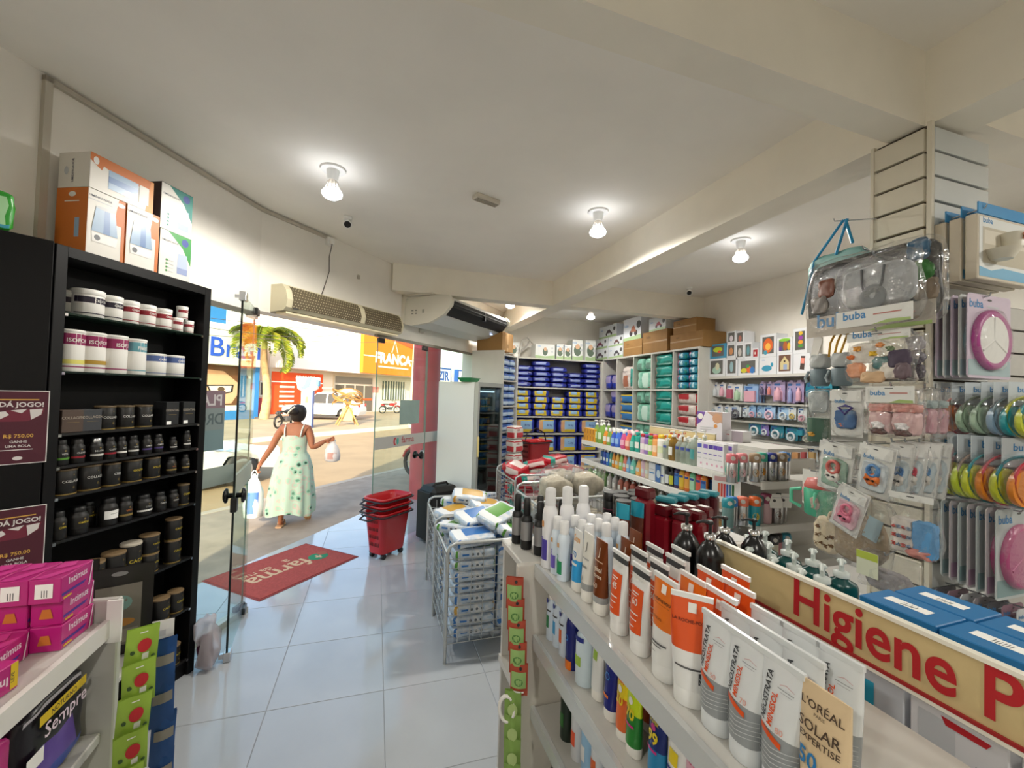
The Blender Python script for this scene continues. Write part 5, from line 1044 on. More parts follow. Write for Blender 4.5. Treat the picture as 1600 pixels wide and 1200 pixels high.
for k, (x, y, z, a) in enumerate(((1.5, 4.1, .82, .3), (1.75, 4.08, .84, -.2), (1.5, 4.4, .85, .9), (1.98, 4.42, .86, .1), (1.66, 4.28, .93, -.5), (1.98, 4.1, .88, .15), (1.85, 4.25, .98, .4), (1.4, 4.2, .9, -.9))): (r1, r2)[k % 2].put('red_pack', (x, y, z), 0, 'red and teal pack on top of the heap, %s from the left' % nth(k), 'pack', 'red and teal packs', (R.uniform(-.3, .3), R.uniform(-.3, .3), a))
cb = pack_(.24, .2, .18, (M('#b9b09c', .6, n=.2), ()), 21, 6, 3., .012); cb.part('film', MB().pack(.28, .24, .23, 3., 8, 0, .018, 5), FILM)
for k, (x, y, z) in enumerate(((1.27, 2.9, .13), (1.55, 2.9, .13), (1.27, 3.15, .13), (1.55, 3.15, .13), (1.27, 2.9, .36), (1.55, 2.9, .36), (1.27, 3.15, .36), (1.55, 3.15, .36), (1.27, 2.9, .59), (1.55, 2.9, .59), (1.27, 3.14, .59), (1.55, 3.14, .59), (1.3, 2.95, .82), (1.56, 2.95, .84), (1.45, 3.14, .83))):
    cb.put('cotton_bag', (x, y, z+.12), R.uniform(-.3, .3), 'clear bag of cream cotton in the bin, %s layer, %s' % (nth(k//4), ('near left', 'near right', 'far left', 'far right')[k % 4]), 'bag', 'bags of cotton')

# ================================================================ far diaper shelf
FY = 6.75; X0, X1 = 2.2, 3.85; t = thing('diaper_shelf', 'white wall shelf full of blue and yellow diaper packs', 'shelf', (X0, FY, 0))
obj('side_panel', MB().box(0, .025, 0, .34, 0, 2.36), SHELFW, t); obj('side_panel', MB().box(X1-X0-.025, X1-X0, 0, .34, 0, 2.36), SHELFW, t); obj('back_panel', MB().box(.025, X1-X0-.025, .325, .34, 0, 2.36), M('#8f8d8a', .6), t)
DZ = [1.86, 1.36, 1.07, .75, .42, .1]
for z in [2.36]+DZ: obj('shelf_board', MB().box(.025, X1-X0-.025, 0, .325, z-.022, z), SHELFW, t)
BL = M('#171a6a', .3, h2='#2b3698', ns=14); BL2 = M('#2a3aa0', .3); YE = M('#c9b02c', .35); LB = M('#8fb4d8', .35)
sb = [pack_(.31, .2, .088, (BL, (('F', .2, .6, .3, .65, M('#8f9cc8', .35)), ('F', .6, 1, 0, .5, BL2))), s, 6, 5., .006) for s in (1, 2)]
sy = [pack_(.31, .2, .112, (BL, (('F', .1, .65, .2, .85, YE), ('F', .3, .5, .4, .8, LB), ('F', .75, 1, 0, 1, BL2))), s, 7, 5., .006) for s in (3, 4)]
xs = [X0+.17+.325*k for k in range(5)]
for tier, (cnt, pr, hh) in enumerate((((4, 5, 4, 3, 5), sb, .091), ((4, 4, 3, 4, 4), sy, .113))):
    for c, n in enumerate(cnt):
        for l in range(n): pr[(c+l) % 2].put('diaper_pack', (xs[c]+R.uniform(-.015, .015), FY+.125, DZ[tier]+.001+l*hh), R.uniform(-.04, .04), 'blue diaper pack, %s shelf of the far wall, %s stack from left, %s from below' % (('top', 'second')[tier], nth(c), nth(l)), 'pack', 'diaper packs on the far wall')
big = [pack_(.36, .2, h, (BL, (('F', .06, .94, .06, .94, YE), ('F', .3, .75, .35, .8, LB), ('F', .1, .35, .2, .8, M('#c99a72', .5)), ('F', .78, .94, .06, .94, BL2))), s, 9, 6., .005, prn=(('F', 't', 'Baby', .04, h*.5, .05, BL, 0, .01),)) for s, h in ((5, .25), (6, .28), (7, .29))]
for tier in range(3):
    for c in range(4): big[tier].put('diaper_pack', (X0+.21+.405*c, FY+.115, DZ[2+tier]+.001), R.uniform(-.03, .03), 'large blue and yellow diaper pack, %s from left, %s shelf of the far wall' % (nth(c), nth(2+tier)), 'pack', 'large diaper packs on the far wall')
q = basket((X0+.13, 6.05, .62), .3, 'red hand basket with black handle before the far diaper shelf', False, 'hand_basket'); obj('swing_handle', MB().tube([(-.2, 0, .4), (-.17, 0, .52), (0, 0, .6), (.17, 0, .52), (.2, 0, .4)], .011, 6), M('#161416', .4), q)
t = thing('display_table', 'small white table carrying a red basket by the far shelf', 'table', (X0+.13, 6.05, 0), .3); obj('top', MB().box(-.25, .25, -.2, .2, .59, .62), SHELFW, t)
for sx in (-1, 1):
    for sy_ in (-1, 1): obj('leg', MB().box(sx*.22-.015, sx*.22+.015, sy_*.17-.015, sy_*.17+.015, 0, .59), SHELFW, t)
# things on top of it
def bxx(w, d, h, c, prn=()): return box_(w, d, h, M(c, .55), prn)
GRN = M('#9fb98a', .5)
def pic(w, h, c): return (('F', 'p', [(-w/2, 0), (w/2, 0), (w/2, h*.25), (0, h*.15), (-w/2, h*.2)], GRN), ('F', 'o', .0, h*.48, h*.2, h*.28, M(c, .6)), ('F', 'o', .0, h*.66, h*.12, h*.13, M('#c9a283', .6)), ('F', 't', 'buba', -w*.3, h*.82, h*.12, M('#4a90c8', .5)), ('F', 'o', w*.36, h*.75, h*.07, h*.07, GY), ('F', 'o', w*.36, h*.5, h*.07, h*.07, GY))
def dtop(x, w, h, lb, c='#5a6a5a', d=.22, g='boxes above the diaper shelf'): bxx(w, d, h, '#d5d7d4', pic(w, h, c)).put('toy_box', (x, FY+.14, 2.361), R.uniform(-.03, .03), lb, 'box', g)
for px, w, h, lb in ((800, .16, .24, 'small white and blue box at the left end above the diaper shelf'), (848, .36, .24, 'white box with a teddy picture above the diaper shelf'), (871, .13, .26, 'narrow white box right of the teddy box'), (883, .13, .26, 'second narrow white box above the diaper shelf'), (898, .2, .36, 'tall white box with an oval picture above the diaper shelf'), (918, .2, .37, 'tall white box at the right end above the diaper shelf')): dtop(ony(px, 555, FY+.14).x, w, h, lb)
p = ony(815, 550, FY+.2); t = thing('folded_stroller', 'folded pale stroller frame lying above the diaper shelf', 'stroller', (p.x+.1, FY+.2, 2.361))
obj('frame', MB().tube([(-.15, 0, .01), (-.1, 0, .3), (.0, 0, .36), (.12, 0, .25), (.2, 0, .01)], .018, 8), M('#bdbab4', .4), t); obj('cross_frame', MB().tube([(-.2, .03, .012), (0, .03, .22), (.05, .03, .3)], .014, 8), M('#a9a6a0', .4), t)

# ================================================================ cubicle unit along the right wall
CX = 3.85; ys = [onx(px, 600, CX).y for px in (942, 963, 989, 1017, 1051, 1091)]; ys[0] = 6.74
t = thing('cubicle_unit', 'white cubicle shelving of diapers along the right wall', 'shelf', (CX, 0, 0)); CZ = [2.40, 1.86, 1.36, .86, .36]
for y in ys: obj('divider', MB().box(0, .38, y-.011, y+.011, 0, 2.40), SHELFW, t)
for z in CZ:
    for k in range(5): obj('shelf_board', MB().box(0, .38, ys[k+1]+.011, ys[k]-.011, z-.024, z), SHELFW, t)
obj('back_panel', MB().box(.38, .395, ys[5], ys[0], 0, 2.4), M('#a9a7a2', .6), t)
TE = M('#0c6f66', .35, h2='#1f9a8c', ns=12); MI = M('#8fc9b6', .35, h2='#6fae98', ns=14); TE2 = M('#1f9c94', .35); TB = M('#1c7f9c', .35); RW_ = M('#d9d2cc', .4, h2='#c4b4b0', ns=16); RR = M('#a81f28', .4)
def cell(k, r): return (ys[k]+ys[k+1])/2, abs(ys[k]-ys[k+1])-.03, CZ[r+1]
def cput(pr, k, r, off, dz, lb, dx=.16, turn=0., g='diaper packs in the cubicles'):
    y, w, z = cell(k, r); pr.put('diaper_pack', (CX+dx, y-off, z+.001+dz), -HALF+turn, lb, 'pack', g)
def zp(w, h, base, zs, s, prn=(), d=.26): return pack_(w, d, h, (base, zs), s, 7, 4.5, .006, prn)
rows_ = ('top', 'second', 'third', 'bottom')
for r in range(4):
    y, w, z = cell(0, r); q = zp(w*.46, .26, BL, (('F', .1, .9, .5, .9, M('#9a8fb8', .4)), ('F', .2, .8, .1, .4, BL2)), 3)
    for j in range(2): cput(q, 0, r, (-.25+.5*j)*w, 0, 'dark blue diaper pack, %s one in the leftmost cubicle of the %s row' % (('left', 'right')[j], rows_[r]))
    if r == 1: cput(q, 0, r, .2*w, .265, 'dark blue diaper pack on top of the pair in the leftmost cubicle')
    y, w, z = cell(1, r)
    if r == 0: cput(zp(w*.8, .38, RW_, (('R', 0, 1, 0, 1, TE), ('F', .75, 1, .1, .8, TE), ('F', .25, .6, .1, .55, M('#a5694f', .5))), 5, (('F', 't', 'Personal', -.05, .28, .035, M('#444444', .5)),)), 1, 0, .02, 0, 'white diaper pack with teal end alone in its cubicle')
    else:
        q = zp(w*.9, .14, M('#3a78b4', .4), (('F', 0, 1, .7, 1, YE), ('F', .05, .3, .1, .6, M('#c99a72', .5))), 6)
        for l in range(3): cput(q, 1, r, 0, l*.142, 'blue and yellow diaper pack, %s from below in the second cubicle, %s row' % (nth(l), rows_[r]))
    y, w, z = cell(2, r); q = zp(w*.92, .28, MI, (('F', .1, .3, .2, .8, M('#c3e0d4', .4)), ('F', .45, .7, .2, .8, M('#c3e0d4', .4)), ('F', .7, .9, .05, .2, M('#b04a4a', .4))), 7); q2 = zp(w*.44, .2, MI, (('F', .3, .7, .1, .6, M('#6a8f80', .4)),), 8)
    cput(q, 2, r, 0, 0, 'large mint diaper pack at the bottom of its cubicle, %s row' % rows_[r])
    for j in range(2): cput(q2, 2, r, (-.24+.48*j)*w, .283, 'small mint diaper pack on the large one, %s, %s row' % (('left', 'right')[j], rows_[r]))
    y, w, z = cell(3, r); q = zp(w*.94, .17, TE, (('F', .05, .2, .2, .8, M('#b8604f', .4)), ('F', .3, .8, .15, .35, M('#9fd0c8', .4)), ('F', .4, .8, .5, .9, TE2)), 9)
    for l in range(3): cput(q, 3, r, R.uniform(-.01, .01), l*.166, 'teal diaper pack, %s from below in the fourth cubicle, %s row' % (nth(l), rows_[r]), .15, R.uniform(-.06, .06))
    y, w, z = cell(4, r)
    if r == 0 or r == 3:
        q = zp(w*.46, .098, TB, (('F', .1, .35, .2, .8, M('#c05a86', .4)), ('F', .4, .6, .3, .9, M('#a9cfd8', .4)), ('F', .7, 1, 0, .5, TE)), 10)
        for l in range(5):
            for j in range(2): cput(q, 4, r, (-.245+.49*j)*w, l*.1, 'small teal-blue pack, %s column, %s from below, rightmost %s cubicle' % (('left', 'right')[j], nth(l), rows_[r]))
    else:
        q = zp(w*.9, .15, RW_, (('F', .15, .6, .4, .85, RR), ('R', 0, 1, 0, 1, RR), ('F', .82, 1, .1, 1, RR)), 11, (('F', 't', 'Leve', -.02, .05, .05, RR),))
        for l in range(3): cput(q, 4, r, .0, l*.152, 'white and red pack, %s from below in the rightmost cubicle, %s row' % (nth(l), rows_[r]))
# boxes on top of the cubicles
def ctop(px0, px1, py0, py1, lb, kind, dx=.17, d=.3, base=None):
    a, b = onx(px0, py1, CX+.02), onx(px1, py1, CX+.02); w = abs(a.y-b.y); z = base if base is not None else 2.401; h = onx((px0+px1)/2, py0, CX+.02).z-z
    if kind == 'brown': q = box_(w, d, h, M('#96703f', .8, n=.1, ns=8), (('F', 'r', -w/2, h*.47, w/2, h*.53, M('#a5814f', .4)), ('F', 't', 'buba', -w*.25, h*.7, h*.16, M('#5f4526', .7))))
    else: q = bxx(w, d, h, '#d3d7dc', (('F', 'p', [(-w/2, 0), (w/2, 0), (w/2, h*.2), (-w/2, h*.12)], GRN), ('F', 'o', -w*.05, h*.3, h*.13, h*.13, M('#3a3338', .5)), ('F', 'o', w*.22, h*.3, h*.13, h*.13, M('#3a3338', .5)), ('F', 'p', [(-w*.08, h*.35), (w*.25, h*.35), (w*.12, h*.65), (0, h*.6)], M(kind, .5)), ('F', 'o', w*.38, h*.65, h*.17, h*.17, M('#4a4a4a', .5)), ('F', 't', 'buba', -w*.32, h*.62, h*.18, M('#4a90c8', .5))))
    q.put('toy_box' if kind != 'brown' else 'cardboard_box', (CX+.02+d/2, (a.y+b.y)/2, z), -HALF, lb, 'box', 'boxes above the cubicles'); return z+h
zt = ctop(922, 949, 546, 560, 'lower tricycle box at the left corner above the cubicles', '#5a4a58'); ctop(922, 949, 530, 546, 'upper tricycle box at the left corner above the cubicles', '#8a3a58', base=zt+.001)
zt = ctop(950.5, 973, 541, 556, 'lower tricycle box in the second stack above the cubicles', '#444048'); zt = ctop(950.5, 973, 525, 541, 'middle tricycle box in the second stack above the cubicles', '#6a4a48', base=zt+.001)
ctop(936, 963, 509, 525, 'topmost tricycle box of the stacks above the cubicles', '#4a3a40', base=zt+.001, d=.28)
zt = ctop(974, 1003, 531, 553, 'brown cardboard box under the walker box', 'brown'); ctop(974, 1001, 497, 531, 'white box with a baby walker picture above the cubicles', '#b0705a', base=zt+.001)
zt = ctop(1004, 1042, 517, 550, 'brown cardboard box under the car seat box', 'brown'); ctop(1014, 1040, 496, 517, 'white box with a car seat picture above the cubicles', '#a03a4a', base=zt+.001)
zt = ctop(1047, 1098, 520, 546, 'large brown cardboard box at the right end above the cubicles', 'brown', d=.36); ctop(1052, 1088, 499, 520, 'brown cardboard box stacked at the right end above the cubicles', 'brown', d=.3, base=zt+.001)

# ================================================================ toy shelf and peg wall on the right wall
TX = 4.0; ya, yb = onx(1108, 590, TX).y, 2.2
t = thing('toy_shelf', 'white wall shelf of toy boxes with peg rails below', 'shelf', (TX, 0, 0))
obj('shelf_board', MB().box(0, .24, yb, ya, 1.99, 2.02, bev=.002), SHELFW, t); obj('back_panel', MB().box(.215, .24, yb, ya, .3, 1.99), M('#b9b7b2', .6), t); obj('side_panel', MB().box(0, .24, ya, ya+.02, .3, 2.02), SHELFW, t)
PZ = []
for k, (py0, py1) in enumerate(((632, 628), (664, 662), (697, 694), (735, 732), (775, 770))):
    z = (1.71, 1.5, 1.3, 1.08, .85)[k]; obj('shelf_ledge', MB().box(.06, .215, yb, ya, z-.02, z), M('#a9a7a0', .5), t); obj('peg_rail', MB().box(.2, .215, yb, ya, z+.17, z+.19), M('#c9c9c9', .3, .8), t)
def tbox(X0_, X1_, Y0, Y1, lb, base, prn, z0=None, crop=(1080, 500, 5.4545)):
    px0, px1 = crop[0]+X0_/crop[2], crop[0]+X1_/crop[2]; a, b = onx(px0, 588, TX+.01), onx(px1, 588, TX+.01); w = abs(a.y-b.y)-.003
    zt = onx((px0+px1)/2, crop[1]+Y0/crop[2], TX+.01).z; zb = 2.021 if z0 is None else z0; h = zt-zb
    pr = tuple(prn(w, h)); box_(w, .16, h, M(base, .5), pr).put('toy_box', (TX+.095, (a.y+b.y)/2, zb), -HALF, lb, 'box', 'toy boxes on the wall shelf'); return zt+.001
WN = M('#5b5a58', .3)
def wbox(*shapes): return lambda w, h: [('F', 'p', [(-w*.36, h*.14), (w*.36, h*.14), (w*.36, h*.88), (-w*.36, h*.88)], WN)]+[(('F', 'o', w*u, h*v, w*ru, h*rv, M(c, .5))) for u, v, ru, rv, c in shapes]
def plain(*shapes): return lambda w, h: [('F', 't', 'buba', -w*.25, h*.8, h*.1, M('#4a90c8', .5))]+[(('F', 'o', w*u, h*v, w*ru, h*rv, M(c, .5))) for u, v, ru, rv, c in shapes]
TW = '#d6d8dc'
z1 = tbox(140, 287, 328, 465, 'white window box with a mint toy, left end of the toy shelf', TW, wbox((.0, .35, .25, .2, '#9fc0b0'), (.05, .55, .12, .2, '#c9c7a8')))
z2 = tbox(290, 390, 322, 465, 'narrow white window box second on the toy shelf', TW, wbox((0, .5, .15, .3, '#8fb0b8')))
z3 = tbox(395, 568, 330, 465, 'white box of colourful toy animals on the toy shelf', TW, wbox((-.2, .3, .15, .15, '#c9c02c'), (.05, .35, .12, .2, '#d8602a'), (.22, .3, .12, .2, '#2f6fb4'), (0, .55, .08, .1, '#3a9a4a')))
z4 = tbox(575, 722, 315, 455, 'white box with a blue whale picture on the toy shelf', TW, plain((-.05, .35, .3, .17, '#2f8fb0'), (.25, .55, .08, .12, '#2f8fb0')))
z5 = tbox(725, 860, 280, 450, 'white window box with a wooden birdhouse on the toy shelf', TW, lambda w, h: [('F', 'r', -w*.38, h*.12, w*.38, h*.9, M('#6b4a3c', .5)), ('F', 'p', [(-w*.28, h*.2), (w*.28, h*.2), (w*.28, h*.55), (0, h*.85), (-w*.28, h*.55)], M('#c9b98a', .6)), ('F', 'r', -w*.08, h*.2, w*.16, h*.45, M('#8fa0c0', .6)), ('F', 'o', 0, h*.6, w*.06, h*.05, M('#3a2a20', .6))])
z6 = tbox(863, 1010, 285, 445, 'white box with a toy phone picture on the toy shelf', TW, lambda w, h: [('F', 'p', [(-w*.1, h*.2), (w*.16, h*.16), (w*.22, h*.86), (-w*.02, h*.88)], M('#3f2f2a', .5)), ('F', 'p', [(-w*.05, h*.5), (w*.16, h*.48), (w*.18, h*.76), (-w*.02, h*.78)], M('#e08a7a', .5))])
tbox(150, 292, 205, 330, 'bright blue window box with a green toy, upper left', '#3f8fb4', wbox((0, .6, .28, .18, '#b9c82c'), (.1, .45, .1, .1, '#d84a2a')), z1)
for k, (a, b) in enumerate(((296, 372), (374, 442))):
    zz = tbox(a, b, 200, 300, 'small white window box, %s of the lower pair of four cubes' % ('left', 'right')[k], TW, wbox((0, .45, .22, .25, ('#c98a5a', '#b9b4ae')[k])), z2 if k == 0 else z3)
    tbox(a, b, 96, 198, 'small white window box, %s of the upper pair of four cubes' % ('left', 'right')[k], TW, wbox((0, .4, .2, .25, ('#d8d0d8', '#b06a5a')[k])), zz)
zz = tbox(446, 512, 190, 335, 'tall white window box leaning among the toy boxes', TW, wbox((0, .5, .2, .3, '#5a8f98')), z3); tbox(514, 568, 240, 335, 'small box with a red window on the toy shelf', TW, lambda w, h: [('F', 'r', -w*.35, h*.15, w*.35, h*.85, M('#a3202c', .5)), ('F', 'o', -w*.05, h*.5, w*.12, h*.15, M('#d8c9c2', .5))], z3)
tbox(580, 718, 120, 310, 'white window box with an orange lion, top of the toy shelf', TW, wbox((0, .5, .3, .32, '#d8642a'), (0, .45, .16, .16, '#e8b04a'), (-.15, .2, .12, .1, '#3f8fa8')), z4)
tbox(722, 857, 150, 280, 'open box with a green-topped drum toy on the toy shelf', TW, wbox((0, .85, .36, .1, '#7fc03a'), (.05, .45, .14, .3, '#a85a2a'), (.28, .4, .1, .25, '#d8b02c'), (-.25, .3, .1, .15, '#5a3a8c')), z5)
tbox(860, 980, 70, 285, 'tallest white window box with a stacking tower, right of the toy shelf', TW, wbox((.05, .8, .15, .08, '#d8b02c'), (.05, .62, .17, .08, '#8a3a9a'), (.05, .45, .18, .08, '#d8902c'), (.05, .3, .18, .06, '#4a8f3a')), z6)
# hanging cards
@memo
def hang(w, h, card, obj_, oc, d=.035, top=.2):
    p = proto(MB().box(-w/2, w/2, -.001, .001, 0, h, bev=.0), card); p.part('hang_tab', MB().box(-w*.22, w*.22, -.001, .001, h, h+.02), card)
    if obj_ == 'bottle': p.part('bottle', MB().lathe([(w*.2, .01), (w*.24, .02), (w*.24, h*.5), (w*.2, h*.56), (w*.12, h*.6), (w*.12, h*.72)], 10, c=(w*.08, -w*.25, 0)), oc)
    elif obj_ == 'round':
        p.part('pacifier', MB().tube([(w*.3*math.cos(q*PI/8), -.012, h*.28+w*.3*math.sin(q*PI/8)) for q in range(16)], w*.08, 6, closed=True).lathe([(w*.02, -.03), (w*.12, -.02), (w*.12, 0)], 8, c=(0, -.02, h*.28)), oc)
        p.part('bubble', MB().pack(w*.86, .03, h*.5, 4., 4), FILM)
    elif obj_ == 'box': p.part('item', MB().box(-w*.36, w*.36, -d, -.002, h*.05, h*.7, bev=.004), oc)
    p.part('print', *prints([('F', 'r', -w*.4, h*.82, w*.1, h*.93, M('#3f6fb0', .5)), ('F', 'o', -w*.3, h*.7, w*.1, w*.1, M('#33417c', .5))], lambda f: lambda u, v, e: (u, -.0012-e, v)))
    return p
LIL = M('#a596ba', .5); PIN = M('#d8a4b4', .4); CLR = M('#c9d0d4', .25); TEL = M('#2a8296', .45); WHT = M('#dcdcde', .5); SAL = M('#d07f78', .4)
def pegrow(items, z_of, lab, X=TX+.1, grp='carded goods on the peg wall'):
    for k, (X0_, X1_, Y0, Y1, card, ob, oc) in enumerate(items):
        px0, px1 = 1080+X0_/5.4545, 1080+X1_/5.4545; a = onx(px0, 620, X); b = onx(px1, 620, X); w = abs(a.y-b.y)*.96; zt = onx((px0+px1)/2, 500+Y0/5.4545, X).z; zb = onx((px0+px1)/2, 500+Y1/5.4545, X).z
        n = 3 if w > .05 else 2
        q = hang(round(w, 3), round(zt-zb, 3), card, ob, oc)
        for j in range(n): q.put('carded_item', (X+j*.045-.01*(k % 2), (a.y+b.y)/2, zb), -HALF, '%s, %s left, %s on its peg' % (lab, nth(k), ('front', 'second', 'third')[j]), 'carded item', grp)
pegrow([(182, 240, 545, 655, WHT, 'bottle', CLR), (244, 302, 545, 655, WHT, 'bottle', PIN), (306, 368, 555, 675, WHT, 'box', M('#b05a70', .4)), (368, 442, 560, 690, WHT, 'bottle', M('#a9c8a8', .3)), (446, 576, 560, 705, M('#8fb0d8', .5), 'box', PIN), (586, 640, 540, 640, LIL, 'bottle', M('#55506a', .3)), (642, 698, 540, 645, LIL, 'bottle', SAL), (702, 808, 530, 695, LIL, 'bottle', PIN), (816, 886, 530, 710, LIL, 'bottle', M('#8f9ac8', .3)), (890, 968, 530, 700, LIL, 'bottle', PIN), (975, 1095, 530, 660, TEL, 'box', M('#11708c', .4)), (1100, 1210, 540, 670, TEL, 'box', M('#11708c', .4))], 0, 'bottle card on the upper peg row')
pegrow([(165, 225, 735, 800, WHT, 'bottle', M('#8fa0a8', .3)), (228, 282, 735, 830, WHT, 'bottle', CLR), (286, 340, 735, 840, WHT, 'bottle', M('#8fa8a0', .3)), (345, 435, 740, 825, CLR, 'round', M('#5a5a62', .4)), (440, 498, 745, 830, CLR, 'round', CLR), (500, 560, 738, 830, M('#8fb4d8', .4), 'round', PIN), (564, 620, 738, 835, M('#8fb4d8', .4), 'round', CLR), (625, 728, 740, 840, M('#9fc0e0', .4), 'round', M('#e0c0d0', .4)), (745, 835, 745, 850, M('#9fc0e0', .4), 'round', CLR), (838, 905, 745, 850, CLR, 'round', M('#c9b46a', .4)), (910, 990, 750, 870, CLR, 'round', PIN)], 0, 'pacifier pack on the second peg row')
pegrow([(495, 600, 885, 970, TEL, 'round', CLR), (605, 672, 885, 985, M('#7f6fb0', .5), 'round', CLR), (678, 780, 900, 1005, TEL, 'round', M('#d0d4d8', .3)), (785, 800, 905, 1000, TEL, 'round', CLR), (808, 915, 920, 1025, TEL, 'round', CLR), (920, 985, 920, 990, M('#146a8c', .4), 'box', TEL), (950, 1040, 955, 1035, CLR, 'round', M('#a8a89a', .4)), (1045, 1125, 955, 1035, CLR, 'round', M('#9aa0b0', .4))], 0, 'teal pacifier card on the third peg row')
pegrow([(870, 950, 1095, 1200, CLR, 'box', M('#b9885a', .4)), (955, 1010, 1090, 1200, CLR, 'box', M('#a04a4a', .4)), (1015, 1085, 1095, 1200, CLR, 'box', M('#a98a5a', .4)), (640, 740, 1070, 1130, PIN, 'box', M('#c06a80', .4)), (745, 860, 1075, 1140, CLR, 'box', M('#7a8aa0', .4))], 0, 'bagged item on the fourth peg row')
pegrow([(700, 780, 1230, 1370, M('#b8406a', .4), 'box', M('#8a2a50', .4)), (790, 860, 1230, 1370, M('#c05a78', .4), 'box', M('#a03a58', .4)), (870, 950, 1380, 1500, CLR, 'box', M('#2f5fa8', .4)), (960, 1040, 1380, 1500, M('#c9b83a', .4), 'box', M('#4a8f3a', .4)), (1050, 1130, 1380, 1500, CLR, 'box', M('#3a4f98', .4))], 0, 'pink or clear bagged item on a lower peg row')
# ================================================================ middle gondola (baby care)
GM = 1.93; t = thing('gondola_shelf', 'white gondola of baby shampoos in the middle of the shop', 'gondola', (GM, 0, 0)); MY0, MY1 = 1.97, 3.75
MZ = [1.3, 1.12, .93, .7, .35]
for z in MZ:
    obj('shelf_board', MB().box(0, .31, MY0, MY1, z-.02, z, bev=.002), MS, t); obj('price_rail', MB().box(-.006, .004, MY0, MY1, z-.035, z+.004), M('#e2e0da', .3), t)
    obj('shelf_board', MB().box(.37, .68, MY0, MY1, z-.02, z, bev=.002), MS, t)
obj('spine', MB().box(.32, .36, MY0, MY1, 0, 1.42), MS, t); obj('base', MB().box(.02, .66, MY0, MY1, 0, .12), MS, t)
for y in (MY0, (MY0+MY1)/2, MY1-.02): obj('bracket', MB().box(.0, .31, y, y+.012, 1.24, 1.28), MS, t)
obj('end_panel', MB().box(.0, .68, MY0-.03, MY0-.005, 0, 1.38), MS, t)
obj('top_board', MB().box(.33, .66, MY0, 2.45, 1.42, 1.44), MS, t)
EZ = [1.3, 1.07, .86, .6, .3]
for z in EZ: obj('end_shelf', MB().box(.0, .66, 1.72, MY0-.03, z-.02, z, bev=.002), MS, t); obj('end_rail', MB().box(.0, .66, 1.712, 1.722, z-.034, z+.004), M('#dedcd6', .3), t)
# sign
def sign(name, label, X, y0, y1, z0, z1, text, ty, tz, ts, amp=.006, tall=1.):
    t = thing(name, label, 'sign', (X, 0, 0)); H = z1-z0
    def S(v): return -amp*4*v*(1-v)
    obj('face', MB().surf(lambda u, v: (S(v), y1+(y0-y1)*u, z0+H*v), 1, 8), M('#c9b483', .45, n=.04, ns=40), t)
    obj('backing', MB().box(.002, .006, y0, y1, z0, z1), M('#b8ab86', .6), t)
    obj('edge_strip', MB().box(-.004, .008, y0, y1, z1-.002, z1+.004), M('#e6e2d4', .4), t); obj('edge_strip', MB().box(-.004, .008, y0, y1, z0-.006, z0), M('#e6e2d4', .4), t)
    obj('red_line', MB().box(-.0045, -.001, y0, y1, z0, z0+.005), M('#9c1f22', .5), t); obj('post', MB().box(.006, .014, y1-.16, y1-.15, 1.3, z0+.01), MS, t)
    b, m = prints([('F', 't', text, -ty, tz, ts, M('#b01820', .45), 0, .018)], lambda f: lambda u, v, e: (S(max(0, min(1, (v-z0)/H)))-e-.0012, -u, tz+(v-tz)*tall)); obj('lettering', b, m, t)
    return t
gA = glyphs('Infantil', .035)[0]; wI = max(v[0] for v in gA)*.1
y1_, y0_ = onx(1016, 675, GM+.3).y, onx(1118, 690, GM+.3).y
sign('category_sign', 'cream sign with red lettering on top of the middle gondola', GM+.3, y0_, y1_, 1.40, 1.49, 'Infantil', (y0_+y1_)/2+.02, 1.425, .075)
def gy(px, py, X): return onx(px, py, X).y
C3 = lambda X: 900+X/6.667
def lab_(c, r, h, tx='', tc=None, a=.2, b=.5): return (('r', -r*1.0, h*a, r*1.0, h*b, c),)+((('t', tx, 0, h*(a+b)/2, h*.07, tc or W_),) if tx else ())
CG, CO, CB, CP, CC, CT, CY = M('#8fc04a', .15), M('#e08a2a', .2), M('#2f4fb8', .2), M('#c8528a', .2), M('#e06a52', .2), M('#1f9a8a', .2), M('#e0b82a', .3)
CLEAR = glassy('#e3ece6', 1.4, .05, .3, '#d8e0d8', .03); AMB = glassy('#c9a860', 1.4, .05, .35, '#b8964a', .03); CLG = glassy('#bfe09a', 1.4, .05, .45, '#a8d070', .03)
WP_ = M('#e4e4e0', .35)
rowm = []
def tp(X, pr, lb, dx=.06): rowm.append((X, pr, lb, dx))
tp(215, bottle('drop', .032, .2, CLG, WP_, 'pump', lab_(M('#d8e8c8', .4), .032, .2)), 'clear green pump bottle'); tp(262, bottle('drop', .032, .2, CLG, WP_, 'pump', lab_(M('#d8e8c8', .4), .032, .2)), 'clear green pump bottle'); tp(312, bottle('drop', .028, .15, CO, WP_, 'cap', lab_(W_, .028, .15)), 'orange shampoo bottle')
tp(350, bottle('drop', .028, .15, CLG, WP_, 'cap', lab_(W_, .028, .15)), 'pale green shampoo bottle'); tp(395, bottle('drop', .03, .15, CB, WP_, 'cap', lab_(M('#8fb4e0', .4), .03, .15)), 'royal blue shampoo bottle'); tp(440, bottle('drop', .03, .155, M('#3f6fd0', .2), WP_, 'cap', lab_(M('#8fb4e0', .4), .03, .15)), 'bright blue shampoo bottle')
